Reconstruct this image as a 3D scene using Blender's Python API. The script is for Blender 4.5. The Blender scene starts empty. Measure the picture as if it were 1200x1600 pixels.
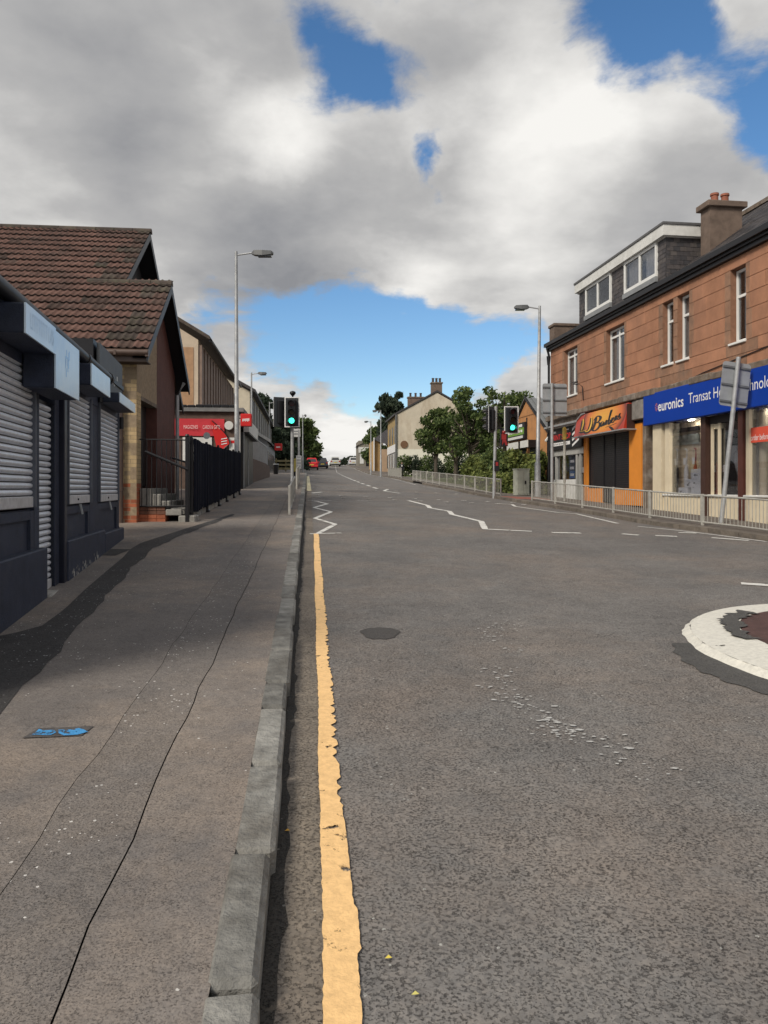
import bpy, bmesh, math, random
import numpy as np
from mathutils import Vector, Matrix
random.seed(7); RNG=np.random.default_rng(7)
S=bpy.context.scene; COL=S.collection
# ------------------------------------------------------------------ camera
cd=bpy.data.cameras.new('camera'); cam=bpy.data.objects.new('camera',cd); COL.objects.link(cam)
cam.location=(0,0,1.5); cam.rotation_euler=(math.radians(90),0,0)
cd.sensor_width=36; cd.lens=27; cd.shift_y=-37/1600; cd.clip_start=.05; cd.clip_end=2000
S.camera=cam
# ------------------------------------------------------------------ sun and exposure
SUN_EL=math.radians(40); SUN_FROM=Vector((-.66,-.75,0)).normalized()
sd=bpy.data.lights.new('sun','SUN'); sun=bpy.data.objects.new('sun',sd); COL.objects.link(sun)
sd.energy=1.5; sd.angle=math.radians(16); sd.color=(1,.92,.80)
sv=Vector((SUN_FROM.x*math.cos(SUN_EL),SUN_FROM.y*math.cos(SUN_EL),math.sin(SUN_EL)))
sun.rotation_euler=sv.to_track_quat('Z','Y').to_euler(); sun.location=(-20,-20,30)
S.view_settings.view_transform='Standard'; S.view_settings.look='None'
S.view_settings.gamma=1; S.view_settings.use_curve_mapping=False; S.view_settings.exposure=1.02
S.cycles.max_bounces=6; S.cycles.transparent_max_bounces=12
S.cycles.use_denoising=True
# ------------------------------------------------------------------ sky
W=bpy.data.worlds.new('World'); S.world=W; W.use_nodes=True
def sky():
    nt=W.node_tree; N=nt.nodes; L=nt.links; N.clear()
    out=N.new('ShaderNodeOutputWorld')
    def M(op,a,b=None,c=None,cl=False):
        n=N.new('ShaderNodeMath'); n.operation=op; n.use_clamp=cl
        for i,v in enumerate((a,b,c)):
            if v is None: continue
            if isinstance(v,(int,float)): n.inputs[i].default_value=v
            else: L.new(v,n.inputs[i])
        return n.outputs[0]
    tc=N.new('ShaderNodeTexCoord'); D=tc.outputs['Generated']
    sep=N.new('ShaderNodeSeparateXYZ'); L.new(D,sep.inputs[0])
    z=M('ADD',M('MAXIMUM',sep.outputs[2],0.0),.22)
    cx=N.new('ShaderNodeCombineXYZ'); L.new(M('DIVIDE',sep.outputs[0],z),cx.inputs[0]); L.new(M('DIVIDE',sep.outputs[1],z),cx.inputs[1])
    def noise(scale,detail,rough,dist,off,vec=cx.outputs[0]):
        mp=N.new('ShaderNodeMapping'); mp.inputs['Location'].default_value=off; L.new(vec,mp.inputs[0])
        n=N.new('ShaderNodeTexNoise'); n.inputs['Scale'].default_value=scale; n.inputs['Detail'].default_value=detail
        n.inputs['Roughness'].default_value=rough; n.inputs['Distortion'].default_value=dist
        L.new(mp.outputs[0],n.inputs['Vector']); return n.outputs['Fac']
    # warp the directions a little so that cloud edges are ragged
    wn=N.new('ShaderNodeTexNoise'); wn.inputs['Scale'].default_value=7; wn.inputs['Detail'].default_value=6; wn.inputs['Roughness'].default_value=.6; L.new(D,wn.inputs['Vector'])
    ws=N.new('ShaderNodeVectorMath'); ws.operation='SUBTRACT'; L.new(wn.outputs['Color'],ws.inputs[0]); ws.inputs[1].default_value=(.5,.5,.5)
    wm=N.new('ShaderNodeVectorMath'); wm.operation='SCALE'; L.new(ws.outputs[0],wm.inputs[0]); wm.inputs['Scale'].default_value=.10
    wa=N.new('ShaderNodeVectorMath'); wa.operation='ADD'; L.new(D,wa.inputs[0]); L.new(wm.outputs[0],wa.inputs[1]); DW=wa.outputs[0]
    def blob(az,el,r,vec=None):
        # a soft patch of sky round a compass direction: az to the right of straight ahead, el above the horizon, in degrees
        c=(math.sin(math.radians(az))*math.cos(math.radians(el)),math.cos(math.radians(az))*math.cos(math.radians(el)),math.sin(math.radians(el)))
        d=N.new('ShaderNodeVectorMath'); d.operation='DISTANCE'; L.new(vec or DW,d.inputs[0]); d.inputs[1].default_value=c
        q=M('DIVIDE',d.outputs['Value'],math.radians(r))
        return M('EXPONENT',M('MULTIPLY',M('MULTIPLY',q,q),-1.0))
    def total(base,L_,vec=None):
        s=base
        for az,el,r,w in L_: s=M('MULTIPLY_ADD',blob(az,el,r,vec),w,s)
        return s
    n1=noise(1.5,9,.58,.35,(3.1,1.7,0))
    dens=M('ADD',M('MULTIPLY',M('SUBTRACT',n1,.5),1.25),.58)
    gaps=[(-2.4,29.2,2.0,-.62),(-5.6,30.9,1.7,-.5),(0,27.6,1.5,-.45),(-3.5,27.6,1.2,-.25),(3.1,23.3,1.0,-.44),(3.7,22.2,.8,-.36),(3.5,21.0,.9,-.36),(18,31,3.2,-.75),(22,28.8,2.3,-.55),(26,24.6,2.6,-.75),(28,21,2.4,-.5),(24.5,30.2,1.6,.55),
      (-13,12.6,2.3,-.45),(-7,13.2,3.0,-.62),(-2.5,13.4,2.6,-.66),(1.5,11.8,3.0,-.72),(5,10.6,2.6,-.66),(-4,9.6,3.2,-.62),(0,7.6,2.6,-.55),(7.5,9.6,2.0,-.5),(10,10.4,1.8,-.6),(12.3,10.0,1.4,-.55),(-9,9.8,2.0,-.3),(3.6,7.2,2.2,-.45),(-2,5.5,2,-.25),
      (-12,9.4,2.4,.30),(-14,7.5,2.6,.30),(-5,6.6,1.5,.45),(-3,3.2,2.4,.4),(10,7.6,1.8,.4),(12.5,7.4,2.0,.5),(15,12,4,.3),
      (6,17,4.5,.35),(-.5,16.4,2.0,.4),(3.5,15.0,2.0,.35),(-16,18,6,.4),(-5,19,5,.35),(-20,26,8,.4),(12,22,6,.4),(20,18,6,.4),(9,28,4,.35),(-24,13,6,.3),(0,24.5,3,.25)]
    dens=total(dens,gaps)
    n5=noise(5.5,8,.62,.5,(7.7,2.1,0)); n6=noise(17,6,.62,.3,(4.7,6.1,0))
    dens=M('ADD',dens,M('MULTIPLY',M('SUBTRACT',n5,.5),1.05)); dens=M('ADD',dens,M('MULTIPLY',M('SUBTRACT',n6,.5),.30))
    r1=noise(2.3,5,.5,.2,(2.2,5.5,0)); r2=noise(2.3,5,.5,.2,(2.2+.2,5.5+.17,0))
    relief=M('MULTIPLY',M('SUBTRACT',r1,r2),.75)
    fac=N.new('ShaderNodeMapRange'); fac.interpolation_type='SMOOTHSTEP'; L.new(dens,fac.inputs[0])
    fac.inputs[1].default_value=.14; fac.inputs[2].default_value=.60
    n2=noise(1.3,7,.55,.3,(9.2,4.4,0)); n3=noise(4.2,6,.6,.2,(1.2,8.4,0))
    br=M('ADD',M('MULTIPLY',M('SUBTRACT',n2,.5),.75),M('MULTIPLY',M('SUBTRACT',n3,.5),.30))
    br=M('ADD',M('ADD',br,relief),.55)
    edge=M('SUBTRACT',1.0,M('MULTIPLY',M('ABSOLUTE',M('SUBTRACT',dens,.56)),4.0),None,True); br=M('MULTIPLY_ADD',edge,.05,br)
    tone=[(-20,27,6,-.20),(-10,16,6,-.24),(-6,15,4,-.22),(-14,22,4,.0),(-24,22,5,.1),(-7,25,3,.28),(13,26,5,.36),(8,23,4,.16),(2,15.4,3,.30),(8,20,4,.05),(12,13,5,.15),(18,16,6,-.12),(-25,17,4,.10),(4,29,3,-.12),(15,20,4,.10),(-13,31,4,-.05),(-2,22,3.5,-.08),(-3,3,5,.25)]
    br=total(br,tone)
    ramp=N.new('ShaderNodeValToRGB'); L.new(br,ramp.inputs[0]); e=ramp.color_ramp.elements
    e[0].position=.12; e[0].color=(.135,.138,.147,1); e[1].position=.92; e[1].color=(.46,.452,.435,1)
    m=e.new(.5); m.color=(.235,.233,.232,1)
    st=N.new('ShaderNodeTexSky'); st.sky_type='NISHITA'; st.sun_disc=False; st.sun_elevation=SUN_EL
    st.sun_rotation=math.atan2(SUN_FROM.x,SUN_FROM.y); st.air_density=1.0; st.dust_density=.25; st.ozone_density=2.0
    gm=N.new('ShaderNodeHueSaturation'); gm.inputs['Saturation'].default_value=1.22; gm.inputs['Value'].default_value=1.0; L.new(st.outputs[0],gm.inputs['Color'])
    bs=N.new('ShaderNodeBackground'); bs.inputs[1].default_value=.066; L.new(gm.outputs[0],bs.inputs[0])
    bc=N.new('ShaderNodeBackground'); bc.inputs[1].default_value=1.0; L.new(ramp.outputs[0],bc.inputs[0])
    mx=N.new('ShaderNodeMixShader'); L.new(fac.outputs[0],mx.inputs[0]); L.new(bs.outputs[0],mx.inputs[1]); L.new(bc.outputs[0],mx.inputs[2])
    L.new(mx.outputs[0],out.inputs[0])
sky()
# ------------------------------------------------------------------ helpers
BASE={}
class Fr:
    def __init__(s,O,du,dn,z=0):
        s.O=Vector((O[0],O[1])); s.du=Vector(du).normalized(); s.dn=Vector(dn).normalized(); s.z=z
    def __call__(s,p):
        q=s.O+s.du*p[0]+s.dn*p[1]; return (q.x,q.y,p[2]+s.z)
class MB:
    def __init__(s,fr=None): s.v=[];s.f=[];s.mi=[];s.k=0;s.fr=fr
    def add(s,pts,faces):
        b=len(s.v); s.v+=[s.fr(p) if s.fr else tuple(p) for p in pts]
        for f in faces: s.f.append([b+i for i in f]); s.mi.append(s.k)
        return s
    def box(s,x0,x1,y0,y1,z0,z1):
        return s.add([(x0,y0,z0),(x1,y0,z0),(x1,y1,z0),(x0,y1,z0),(x0,y0,z1),(x1,y0,z1),(x1,y1,z1),(x0,y1,z1)],
          [(0,3,2,1),(4,5,6,7),(0,1,5,4),(1,2,6,5),(2,3,7,6),(3,0,4,7)])
    def cbox(s,x0,x1,y0,y1,z0,z1,c=.01):
        X=(x0,x1);Y=(y0,y1);Z=(z0,z1);P=[]
        for i in (0,1):
            for j in (0,1):
                for k in (0,1):
                    sx,sy,sz=(1,-1)[i]*c,(1,-1)[j]*c,(1,-1)[k]*c
                    P+=[(X[i],Y[j]+sy,Z[k]+sz),(X[i]+sx,Y[j],Z[k]+sz),(X[i]+sx,Y[j]+sy,Z[k])]
        def c_(i,j,k,a): return (i*4+j*2+k)*3+a
        F=[]
        for i in (0,1): F.append([c_(i,0,0,0),c_(i,1,0,0),c_(i,1,1,0),c_(i,0,1,0)])
        for j in (0,1): F.append([c_(0,j,0,1),c_(1,j,0,1),c_(1,j,1,1),c_(0,j,1,1)])
        for k in (0,1): F.append([c_(0,0,k,2),c_(1,0,k,2),c_(1,1,k,2),c_(0,1,k,2)])
        for i in (0,1):
            for j in (0,1): F.append([c_(i,j,0,0),c_(i,j,1,0),c_(i,j,1,1),c_(i,j,0,1)])
            for k in (0,1): F.append([c_(i,0,k,0),c_(i,1,k,0),c_(i,1,k,2),c_(i,0,k,2)])
        for j in (0,1):
            for k in (0,1): F.append([c_(0,j,k,1),c_(1,j,k,1),c_(1,j,k,2),c_(0,j,k,2)])
        for i in (0,1):
            for j in (0,1):
                for k in (0,1): F.append([c_(i,j,k,0),c_(i,j,k,1),c_(i,j,k,2)])
        return s.add(P,F)
    def quad(s,a,b,c,d): return s.add([a,b,c,d],[(0,1,2,3)])
    def prism(s,poly,off):
        n=len(poly); o=Vector(off); P=[tuple(p) for p in poly]+[tuple(Vector(p)+o) for p in poly]
        return s.add(P,[list(range(n))[::-1],list(range(n,2*n))]+[(i,(i+1)%n,n+(i+1)%n,n+i) for i in range(n)])
    def loft(s,rings,cap=True):
        n=len(rings[0]); P=[p for r in rings for p in r]; F=[]
        for k in range(len(rings)-1):
            for i in range(n): F.append((k*n+i,k*n+(i+1)%n,(k+1)*n+(i+1)%n,(k+1)*n+i))
        if cap: F+= [list(range(n))[::-1],list(range((len(rings)-1)*n,len(rings)*n))]
        return s.add(P,F)
    def tube(s,pts,r,n=8):
        pts=[Vector(p) for p in pts]; R=r if isinstance(r,(list,tuple)) else [r]*len(pts); rings=[]
        for i,p in enumerate(pts):
            t=(pts[min(i+1,len(pts)-1)]-pts[max(i-1,0)]).normalized()
            a=t.cross(Vector((0,0,1)) if abs(t.z)<.9 else Vector((0,1,0))).normalized(); b=t.cross(a)
            rings.append([tuple(p+(a*math.cos(2*math.pi*j/n)+b*math.sin(2*math.pi*j/n))*R[i]) for j in range(n)])
        return s.loft(rings)
    def disc(s,c,nrm,r0,r1,h,n=16):
        nrm=Vector(nrm).normalized(); return s.tube([Vector(c),Vector(c)+nrm*h],[r0,r1],n)
    def ball(s,c,r,n=10,sz=1):
        rings=[]
        for i in range(1,n//2):
            a=math.pi*i/(n//2); rings.append([(c[0]+r*math.sin(a)*math.cos(2*math.pi*j/n),c[1]+r*math.sin(a)*math.sin(2*math.pi*j/n),c[2]+sz*r*math.cos(a)) for j in range(n)])
        return s.loft(rings)
    def build(s,name,mat,par=None,smooth=False,kind=None,norm=True):
        L=Vector((0,0,0))
        if par is not None: L=BASE.get(par.name,L)
        me=bpy.data.meshes.new(name); me.from_pydata([tuple(Vector(p)-L) for p in s.v],[],s.f)
        for m in (mat if isinstance(mat,(list,tuple)) else [mat]): me.materials.append(m)
        if max(s.mi,default=0)>0: me.polygons.foreach_set('material_index',s.mi)
        if norm:
            bm=bmesh.new(); bm.from_mesh(me); bmesh.ops.recalc_face_normals(bm,faces=bm.faces); bm.to_mesh(me); bm.free()
        if smooth:
            me.polygons.foreach_set('use_smooth',[True]*len(me.polygons))
            try: me.set_sharp_from_angle(angle=math.radians(40))
            except Exception: pass
        return link(name,me,par,kind)
def link(name,me,par=None,kind=None):
    o=bpy.data.objects.new(name,me); COL.objects.link(o)
    if par is not None: o.parent=par; BASE[o.name]=BASE.get(par.name,Vector((0,0,0)))
    if kind: o['kind']=kind
    return o
def thing(name,label,cat,loc,group=None):
    o=bpy.data.objects.new(name,None); COL.objects.link(o); o.location=loc; o.empty_display_size=.3
    o['label']=label; o['category']=cat
    if group: o['group']=group
    BASE[o.name]=Vector(loc); return o
def tag(o,label,cat,group=None):
    o['label']=label; o['category']=cat
    if group: o['group']=group
    return o
def struct(name,label=None):
    o=bpy.data.objects.new(name,None); COL.objects.link(o); o['kind']='structure'; BASE[o.name]=Vector((0,0,0))
    return o
def dup(o,loc,label=None,par=None,rz=None):
    c=o.copy(); COL.objects.link(c)
    if par is not None: c.parent=par
    else:
        c.location=loc
        if label: c['label']=label
        if rz is not None: c.rotation_euler=(0,0,rz)
    for ch in list(o.children): dup(ch,None,None,c)
    return c
# ------------------------------------------------------------------ materials
MATS={}
def mat(name,col,rough=.7,var=.25,scale=6,bump=0,bscale=40,metal=0,spec=.4,col2=None,rnd=0,emit=None,estr=1,stain=None,sscale=1.2,detail=6,streak=None):
    if name in MATS: return MATS[name]
    m=bpy.data.materials.new(name); m.use_nodes=True; nt=m.node_tree; N=nt.nodes; L=nt.links
    b=N['Principled BSDF']; b.inputs['Roughness'].default_value=rough; b.inputs['Metallic'].default_value=metal
    b.inputs['Specular IOR Level'].default_value=spec
    g=N.new('ShaderNodeNewGeometry')
    def noise(sc,de=detail,ro=.6,vec=None):
        n=N.new('ShaderNodeTexNoise'); n.inputs['Scale'].default_value=sc; n.inputs['Detail'].default_value=de; n.inputs['Roughness'].default_value=ro
        L.new(vec or g.outputs['Position'],n.inputs['Vector']); return n.outputs['Fac']
    def mixc(f,a,bb,ty='MIX'):
        x=N.new('ShaderNodeMix'); x.data_type='RGBA'; x.blend_type=ty
        if isinstance(f,(int,float)): x.inputs[0].default_value=f
        else: L.new(f,x.inputs[0])
        for i,v in ((6,a),(7,bb)):
            if isinstance(v,tuple): x.inputs[i].default_value=v+(1,)
            else: L.new(v,x.inputs[i])
        return x.outputs[2]
    def rng(f,a,bb,c=0,d=1):
        r=N.new('ShaderNodeMapRange'); L.new(f,r.inputs[0])
        for i,v in enumerate((a,bb,c,d)): r.inputs[i+1].default_value=v
        return r.outputs[0]
    c2=col2 or tuple(x*(1-var) for x in col); c1=tuple(min(1,x*(1+var*.6)) for x in col)
    if col2: c1=col
    c=mixc(rng(noise(scale),.3,.7),c1,c2)
    if stain:
        vec=None
        if streak:
            mp=N.new('ShaderNodeMapping'); mp.inputs['Scale'].default_value=(1,1,streak); L.new(g.outputs['Position'],mp.inputs[0]); vec=mp.outputs[0]
        c=mixc(rng(noise(sscale,8,.65,vec),.48,.72,0,.85),c,stain)
    if rnd:
        oi=N.new('ShaderNodeObjectInfo'); hs=N.new('ShaderNodeHueSaturation'); L.new(c,hs.inputs['Color'])
        L.new(rng(oi.outputs['Random'],0,1,1-rnd,1+rnd*.7),hs.inputs['Value']); c=hs.outputs[0]
    L.new(c,b.inputs['Base Color'])
    if bump:
        bp=N.new('ShaderNodeBump'); bp.inputs['Strength'].default_value=bump; bp.inputs['Distance'].default_value=.02
        L.new(noise(bscale,5,.65),bp.inputs['Height']); L.new(bp.outputs[0],b.inputs['Normal'])
    if emit:
        b.inputs['Emission Color'].default_value=emit+(1,); b.inputs['Emission Strength'].default_value=estr
    MATS[name]=m; return m
def tarmac(name,c1,c2,chip,chipamt,bump,grain=70,patch=None,pamt=.5,spk=.035,agg=.34):
    m=bpy.data.materials.new(name); m.use_nodes=True; nt=m.node_tree; N=nt.nodes; L=nt.links; b=N['Principled BSDF']
    g=N.new('ShaderNodeNewGeometry'); P=g.outputs['Position']
    def noise(sc,de=6,ro=.6,off=0):
        v=P
        if off:
            mp=N.new('ShaderNodeMapping'); mp.inputs['Location'].default_value=(off,off*1.7,0); L.new(P,mp.inputs[0]); v=mp.outputs[0]
        n=N.new('ShaderNodeTexNoise'); n.inputs['Scale'].default_value=sc; n.inputs['Detail'].default_value=de; n.inputs['Roughness'].default_value=ro
        L.new(v,n.inputs['Vector']); return n.outputs['Fac']
    def rng(f,a,bb,c=0,d=1):
        r=N.new('ShaderNodeMapRange'); L.new(f,r.inputs[0])
        for i,v in enumerate((a,bb,c,d)): r.inputs[i+1].default_value=v
        return r.outputs[0]
    def mixc(f,a,bb,ty='MIX'):
        x=N.new('ShaderNodeMix'); x.data_type='RGBA'; x.blend_type=ty
        if isinstance(f,(int,float)): x.inputs[0].default_value=f
        else: L.new(f,x.inputs[0])
        for i,v in ((6,a),(7,bb)):
            if isinstance(v,tuple): x.inputs[i].default_value=v+(1,)
            else: L.new(v,x.inputs[i])
        return x.outputs[2]
    c=mixc(rng(noise(1.1,5,.6),.32,.68),c1,c2)
    if patch: c=mixc(rng(noise(.55,6,.7,5),.45,.66,0,pamt),c,patch)
    mp=N.new('ShaderNodeMapping'); mp.inputs['Scale'].default_value=(1.3,.13,1); mp.inputs['Rotation'].default_value=(0,0,.1); L.new(P,mp.inputs[0])
    wv=N.new('ShaderNodeTexNoise'); wv.inputs['Scale'].default_value=1; wv.inputs['Detail'].default_value=4; L.new(mp.outputs[0],wv.inputs['Vector'])
    c=mixc(rng(wv.outputs['Fac'],.35,.65,0,.32),c,mixc(1.0,c,(.74,.74,.76),'MULTIPLY'))
    gr=noise(grain,4,.7)
    wn=N.new('ShaderNodeTexNoise'); wn.inputs['Scale'].default_value=grain*.9; wn.inputs['Detail'].default_value=3; L.new(P,wn.inputs['Vector'])
    w1=N.new('ShaderNodeVectorMath'); w1.operation='SCALE'; w1.inputs['Scale'].default_value=1.1/grain; L.new(wn.outputs['Color'],w1.inputs[0])
    w2=N.new('ShaderNodeVectorMath'); w2.operation='ADD'; L.new(P,w2.inputs[0]); L.new(w1.outputs[0],w2.inputs[1])
    vo=N.new('ShaderNodeTexVoronoi'); vo.feature='F1'; vo.inputs['Scale'].default_value=grain*1.5; L.new(w2.outputs[0],vo.inputs['Vector'])
    sp=N.new('ShaderNodeSeparateColor'); L.new(vo.outputs['Color'],sp.inputs[0])
    c=mixc(rng(sp.outputs[1],0,1,0,agg),c,mixc(1.0,c,(1.75,1.68,1.58),'MULTIPLY'))
    c=mixc(rng(sp.outputs[2],.55,1,0,agg*1.3),c,mixc(1.0,c,(.45,.45,.46),'MULTIPLY'))
    pit=N.new('ShaderNodeMath'); pit.operation='MULTIPLY'; L.new(rng(noise(grain*1.9,3,.65,4),.47,.36,0,1),pit.inputs[0]); L.new(rng(noise(grain*.12,5,.7,3),.36,.60,.35,1),pit.inputs[1])
    c=mixc(rng(pit.outputs[0],0,1,0,.85),c,mixc(1.0,c,(.30,.29,.29),'MULTIPLY'))
    c=mixc(rng(noise(grain*.22,5,.72,8),.45,.68,0,.30),c,mixc(1.0,c,(.55,.54,.54),'MULTIPLY'))
    c=mixc(rng(noise(grain*.05,5,.7,6),.42,.66,0,.22),c,mixc(1.0,c,(.66,.64,.63),'MULTIPLY'))
    # scattered pale chips
    vo2=N.new('ShaderNodeTexVoronoi'); vo2.inputs['Scale'].default_value=58; L.new(P,vo2.inputs['Vector'])
    s2=N.new('ShaderNodeSeparateColor'); L.new(vo2.outputs['Color'],s2.inputs[0])
    a=N.new('ShaderNodeMath'); a.operation='LESS_THAN'; L.new(vo2.outputs['Distance'],a.inputs[0]); sz=N.new('ShaderNodeMath'); sz.operation='MULTIPLY_ADD'; L.new(s2.outputs[2],sz.inputs[0]); sz.inputs[1].default_value=.30; sz.inputs[2].default_value=.14; L.new(sz.outputs[0],a.inputs[1])
    q=N.new('ShaderNodeMath'); q.operation='MULTIPLY_ADD'; L.new(noise(1.3,4,.6,9),q.inputs[0]); q.inputs[1].default_value=spk*9; q.inputs[2].default_value=-spk*3.8
    b2=N.new('ShaderNodeMath'); b2.operation='LESS_THAN'; L.new(s2.outputs[0],b2.inputs[0]); L.new(q.outputs[0],b2.inputs[1])
    k=N.new('ShaderNodeMath'); k.operation='MULTIPLY'; L.new(a.outputs[0],k.inputs[0]); L.new(b2.outputs[0],k.inputs[1])
    k2=N.new('ShaderNodeMath'); k2.operation='MULTIPLY'; L.new(k.outputs[0],k2.inputs[0]); k2.inputs[1].default_value=chipamt
    c=mixc(k2.outputs[0],c,chip)
    L.new(c,b.inputs['Base Color']); b.inputs['Roughness'].default_value=.85; b.inputs['Specular IOR Level'].default_value=.3
    h=N.new('ShaderNodeMath'); h.operation='SUBTRACT'; L.new(noise(grain*.3,5,.7,2),h.inputs[0]); L.new(pit.outputs[0],h.inputs[1])
    bp=N.new('ShaderNodeBump'); bp.inputs['Strength'].default_value=bump*.75; bp.inputs['Distance'].default_value=.012
    L.new(h.outputs[0],bp.inputs['Height']); L.new(bp.outputs[0],b.inputs['Normal'])
    MATS[name]=m; return m
def paint(name,col,wear,scale=9,rough=.7,under=None,crack=0):
    """worn road paint: noise lets the surface below show through"""
    m=bpy.data.materials.new(name); m.use_nodes=True; nt=m.node_tree; N=nt.nodes; L=nt.links; b=N['Principled BSDF']; out=N['Material Output']
    g=N.new('ShaderNodeNewGeometry')
    def noise(sc,de=8,ro=.7):
        n=N.new('ShaderNodeTexNoise'); n.inputs['Scale'].default_value=sc; n.inputs['Detail'].default_value=de; n.inputs['Roughness'].default_value=ro
        L.new(g.outputs['Position'],n.inputs['Vector']); return n.outputs['Fac']
    r=N.new('ShaderNodeMapRange'); L.new(noise(scale),r.inputs[0]); r.inputs[1].default_value=wear-.02; r.inputs[2].default_value=wear+.03
    t=N.new('ShaderNodeBsdfTransparent'); mx=N.new('ShaderNodeMixShader'); L.new(r.outputs[0],mx.inputs[0]); L.new(b.outputs[0],mx.inputs[1]); L.new(t.outputs[0],mx.inputs[2])
    x=N.new('ShaderNodeMix'); x.data_type='RGBA'; x.inputs[6].default_value=col+(1,); x.inputs[7].default_value=tuple(v*.72 for v in col)+(1,)
    r2=N.new('ShaderNodeMapRange'); L.new(noise(26),r2.inputs[0]); r2.inputs[1].default_value=.4; r2.inputs[2].default_value=.75; L.new(r2.outputs[0],x.inputs[0])
    L.new(x.outputs[2],b.inputs['Base Color']); b.inputs['Roughness'].default_value=rough
    bp=N.new('ShaderNodeBump'); bp.inputs['Strength'].default_value=.5; bp.inputs['Distance'].default_value=.01; L.new(noise(60,4),bp.inputs['Height']); L.new(bp.outputs[0],b.inputs['Normal'])
    L.new(mx.outputs[0],out.inputs[0]); MATS[name]=m; return m
def glass(name,tint=(.02,.025,.03),trans=.75):
    m=bpy.data.materials.new(name); m.use_nodes=True; nt=m.node_tree; N=nt.nodes; L=nt.links; N.remove(N['Principled BSDF']); out=N['Material Output']
    t=N.new('ShaderNodeBsdfTransparent'); t.inputs[0].default_value=(trans,trans,trans*1.02,1)
    gl=N.new('ShaderNodeBsdfGlossy'); gl.inputs['Roughness'].default_value=.02; gl.inputs['Color'].default_value=(.9,.93,.95,1)
    f=N.new('ShaderNodeFresnel'); f.inputs[0].default_value=1.5
    mu=N.new('ShaderNodeMath'); mu.operation='MULTIPLY_ADD'; mu.inputs[1].default_value=.40; mu.inputs[2].default_value=.0; L.new(f.outputs[0],mu.inputs[0])
    mx=N.new('ShaderNodeMixShader'); L.new(mu.outputs[0],mx.inputs[0]); L.new(t.outputs[0],mx.inputs[1]); L.new(gl.outputs[0],mx.inputs[2]); L.new(mx.outputs[0],out.inputs[0])
    return m
ASPH=tarmac('asphalt',(.212,.203,.195),(.160,.154,.150),(.5,.5,.47),.7,1.0,46,(.25,.21,.18),.62,.012,.34)
PAV=tarmac('pavement_tarmac',(.238,.215,.198),(.170,.156,.149),(.62,.60,.57),.9,.6,75,(.33,.272,.222),.85,.03,.3)
PAVB=tarmac('trench_tarmac',(.228,.208,.194),(.165,.152,.145),(.66,.64,.61),.95,.7,75,(.28,.235,.195),.6,.085,.35)
DARK=tarmac('new_tarmac',(.07,.067,.067),(.048,.047,.049),(.45,.45,.45),.8,.8,60,None,0,.055)
GUT=tarmac('gutter_dirt',(.22,.19,.16),(.13,.115,.10),(.4,.38,.34),.6,1.0,40,(.28,.24,.19),.6,.02)
KERB=mat('whin_kerb',(.255,.25,.232),.85,.45,9,1.0,28,rnd=.34,stain=(.125,.112,.095),sscale=2.5)
JOINT=mat('joint_filler',(.02,.019,.018),.95,.3,30)
YEL=paint('yellow_paint',(.93,.60,.27),.635,9)
WHT=paint('white_paint',(.72,.71,.67),.60,5)
WHT2=paint('worn_white_paint',(.62,.61,.58),.5,22)
ROUN=paint('roundabout_paint',(.72,.70,.63),.665,4)
BROWN=mat('brown_road_paint',(.085,.045,.040),.8,.3,8,.4,60)
GRASS=mat('verge_grass',(.06,.10,.02),.9,.4,3,.8,30,col2=(.10,.13,.035))
EARTH=mat('earth_ground',(.07,.075,.04),.95,.3,.4)
NAVY=mat('navy_render',(.024,.032,.060),.6,.35,7,.45,90,stain=(.038,.044,.068),sscale=4)
NAVYT=mat('navy_gloss_timber',(.012,.014,.028),.4,.2,6)
GALV=mat('shutter_steel',(.72,.745,.80),.38,.12,20,.05,30,metal=.25,stain=(.58,.59,.62),sscale=3,rnd=.08)
GALVD=mat('shutter_rail_steel',(.56,.56,.58),.5,.2,12,metal=.3)
SIGNW=mat('blank_sign_face',(.74,.86,.97),.25,.06,3,stain=(.52,.70,.93),sscale=2.2,spec=.6)
BLACK=mat('black_paint',(.012,.012,.015),.45,.2,9)
BLACKP=mat('black_plastic',(.010,.010,.012),.35,.1,9)
TILE=mat('roof_tile',(.150,.082,.066),.85,.28,5,.4,80,rnd=.2,stain=(.055,.042,.038),sscale=1.7)
TILEM=mat('sooty_tile',(.10,.062,.051),.88,.35,6,.5,70,rnd=.3,stain=(.05,.045,.038),sscale=3)
TILED=mat('mossy_ridge_tile',(.075,.058,.050),.9,.35,6,.5,70,rnd=.3,stain=(.11,.10,.07),sscale=4)
YBRICK=mat('buff_brick',(.52,.385,.215),.85,.2,9,.35,110,rnd=.16)
YWALL=mat('buff_brick_wall',(.40,.31,.20),.85,.2,9,.3,110)
RBRICK=mat('red_brick',(.40,.125,.062),.85,.25,9,.35,110,rnd=.2)
MORTAR=mat('mortar',(.34,.30,.24),.95,.2,30)
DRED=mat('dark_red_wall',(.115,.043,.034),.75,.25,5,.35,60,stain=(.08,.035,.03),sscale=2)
BROWNP=mat('brown_plastic',(.10,.068,.055),.4,.2,5)
STEP=mat('step_stone',(.32,.31,.285),.85,.3,7,.4,70,rnd=.1)
SAND=mat('red_sandstone',(.41,.20,.118),.85,.22,2.2,.6,45,rnd=.09,stain=(.30,.155,.10),sscale=.9,streak=.5)
SANDD=mat('weathered_sandstone',(.32,.18,.115),.9,.3,3,.5,70,rnd=.12,stain=(.18,.125,.095),sscale=1.8)
SJOINT=mat('sandstone_joint',(.26,.135,.085),.95,.2,12)
LEDGE=mat('ledge_stone',(.17,.13,.10),.9,.4,5,.7,40,stain=(.33,.30,.27),sscale=2.2)
SLATE=mat('slate',(.060,.056,.060),.65,.35,5,.3,50,rnd=.3)
UPVC=mat('white_window_plastic',(.78,.78,.76),.35,.05,5)
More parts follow.
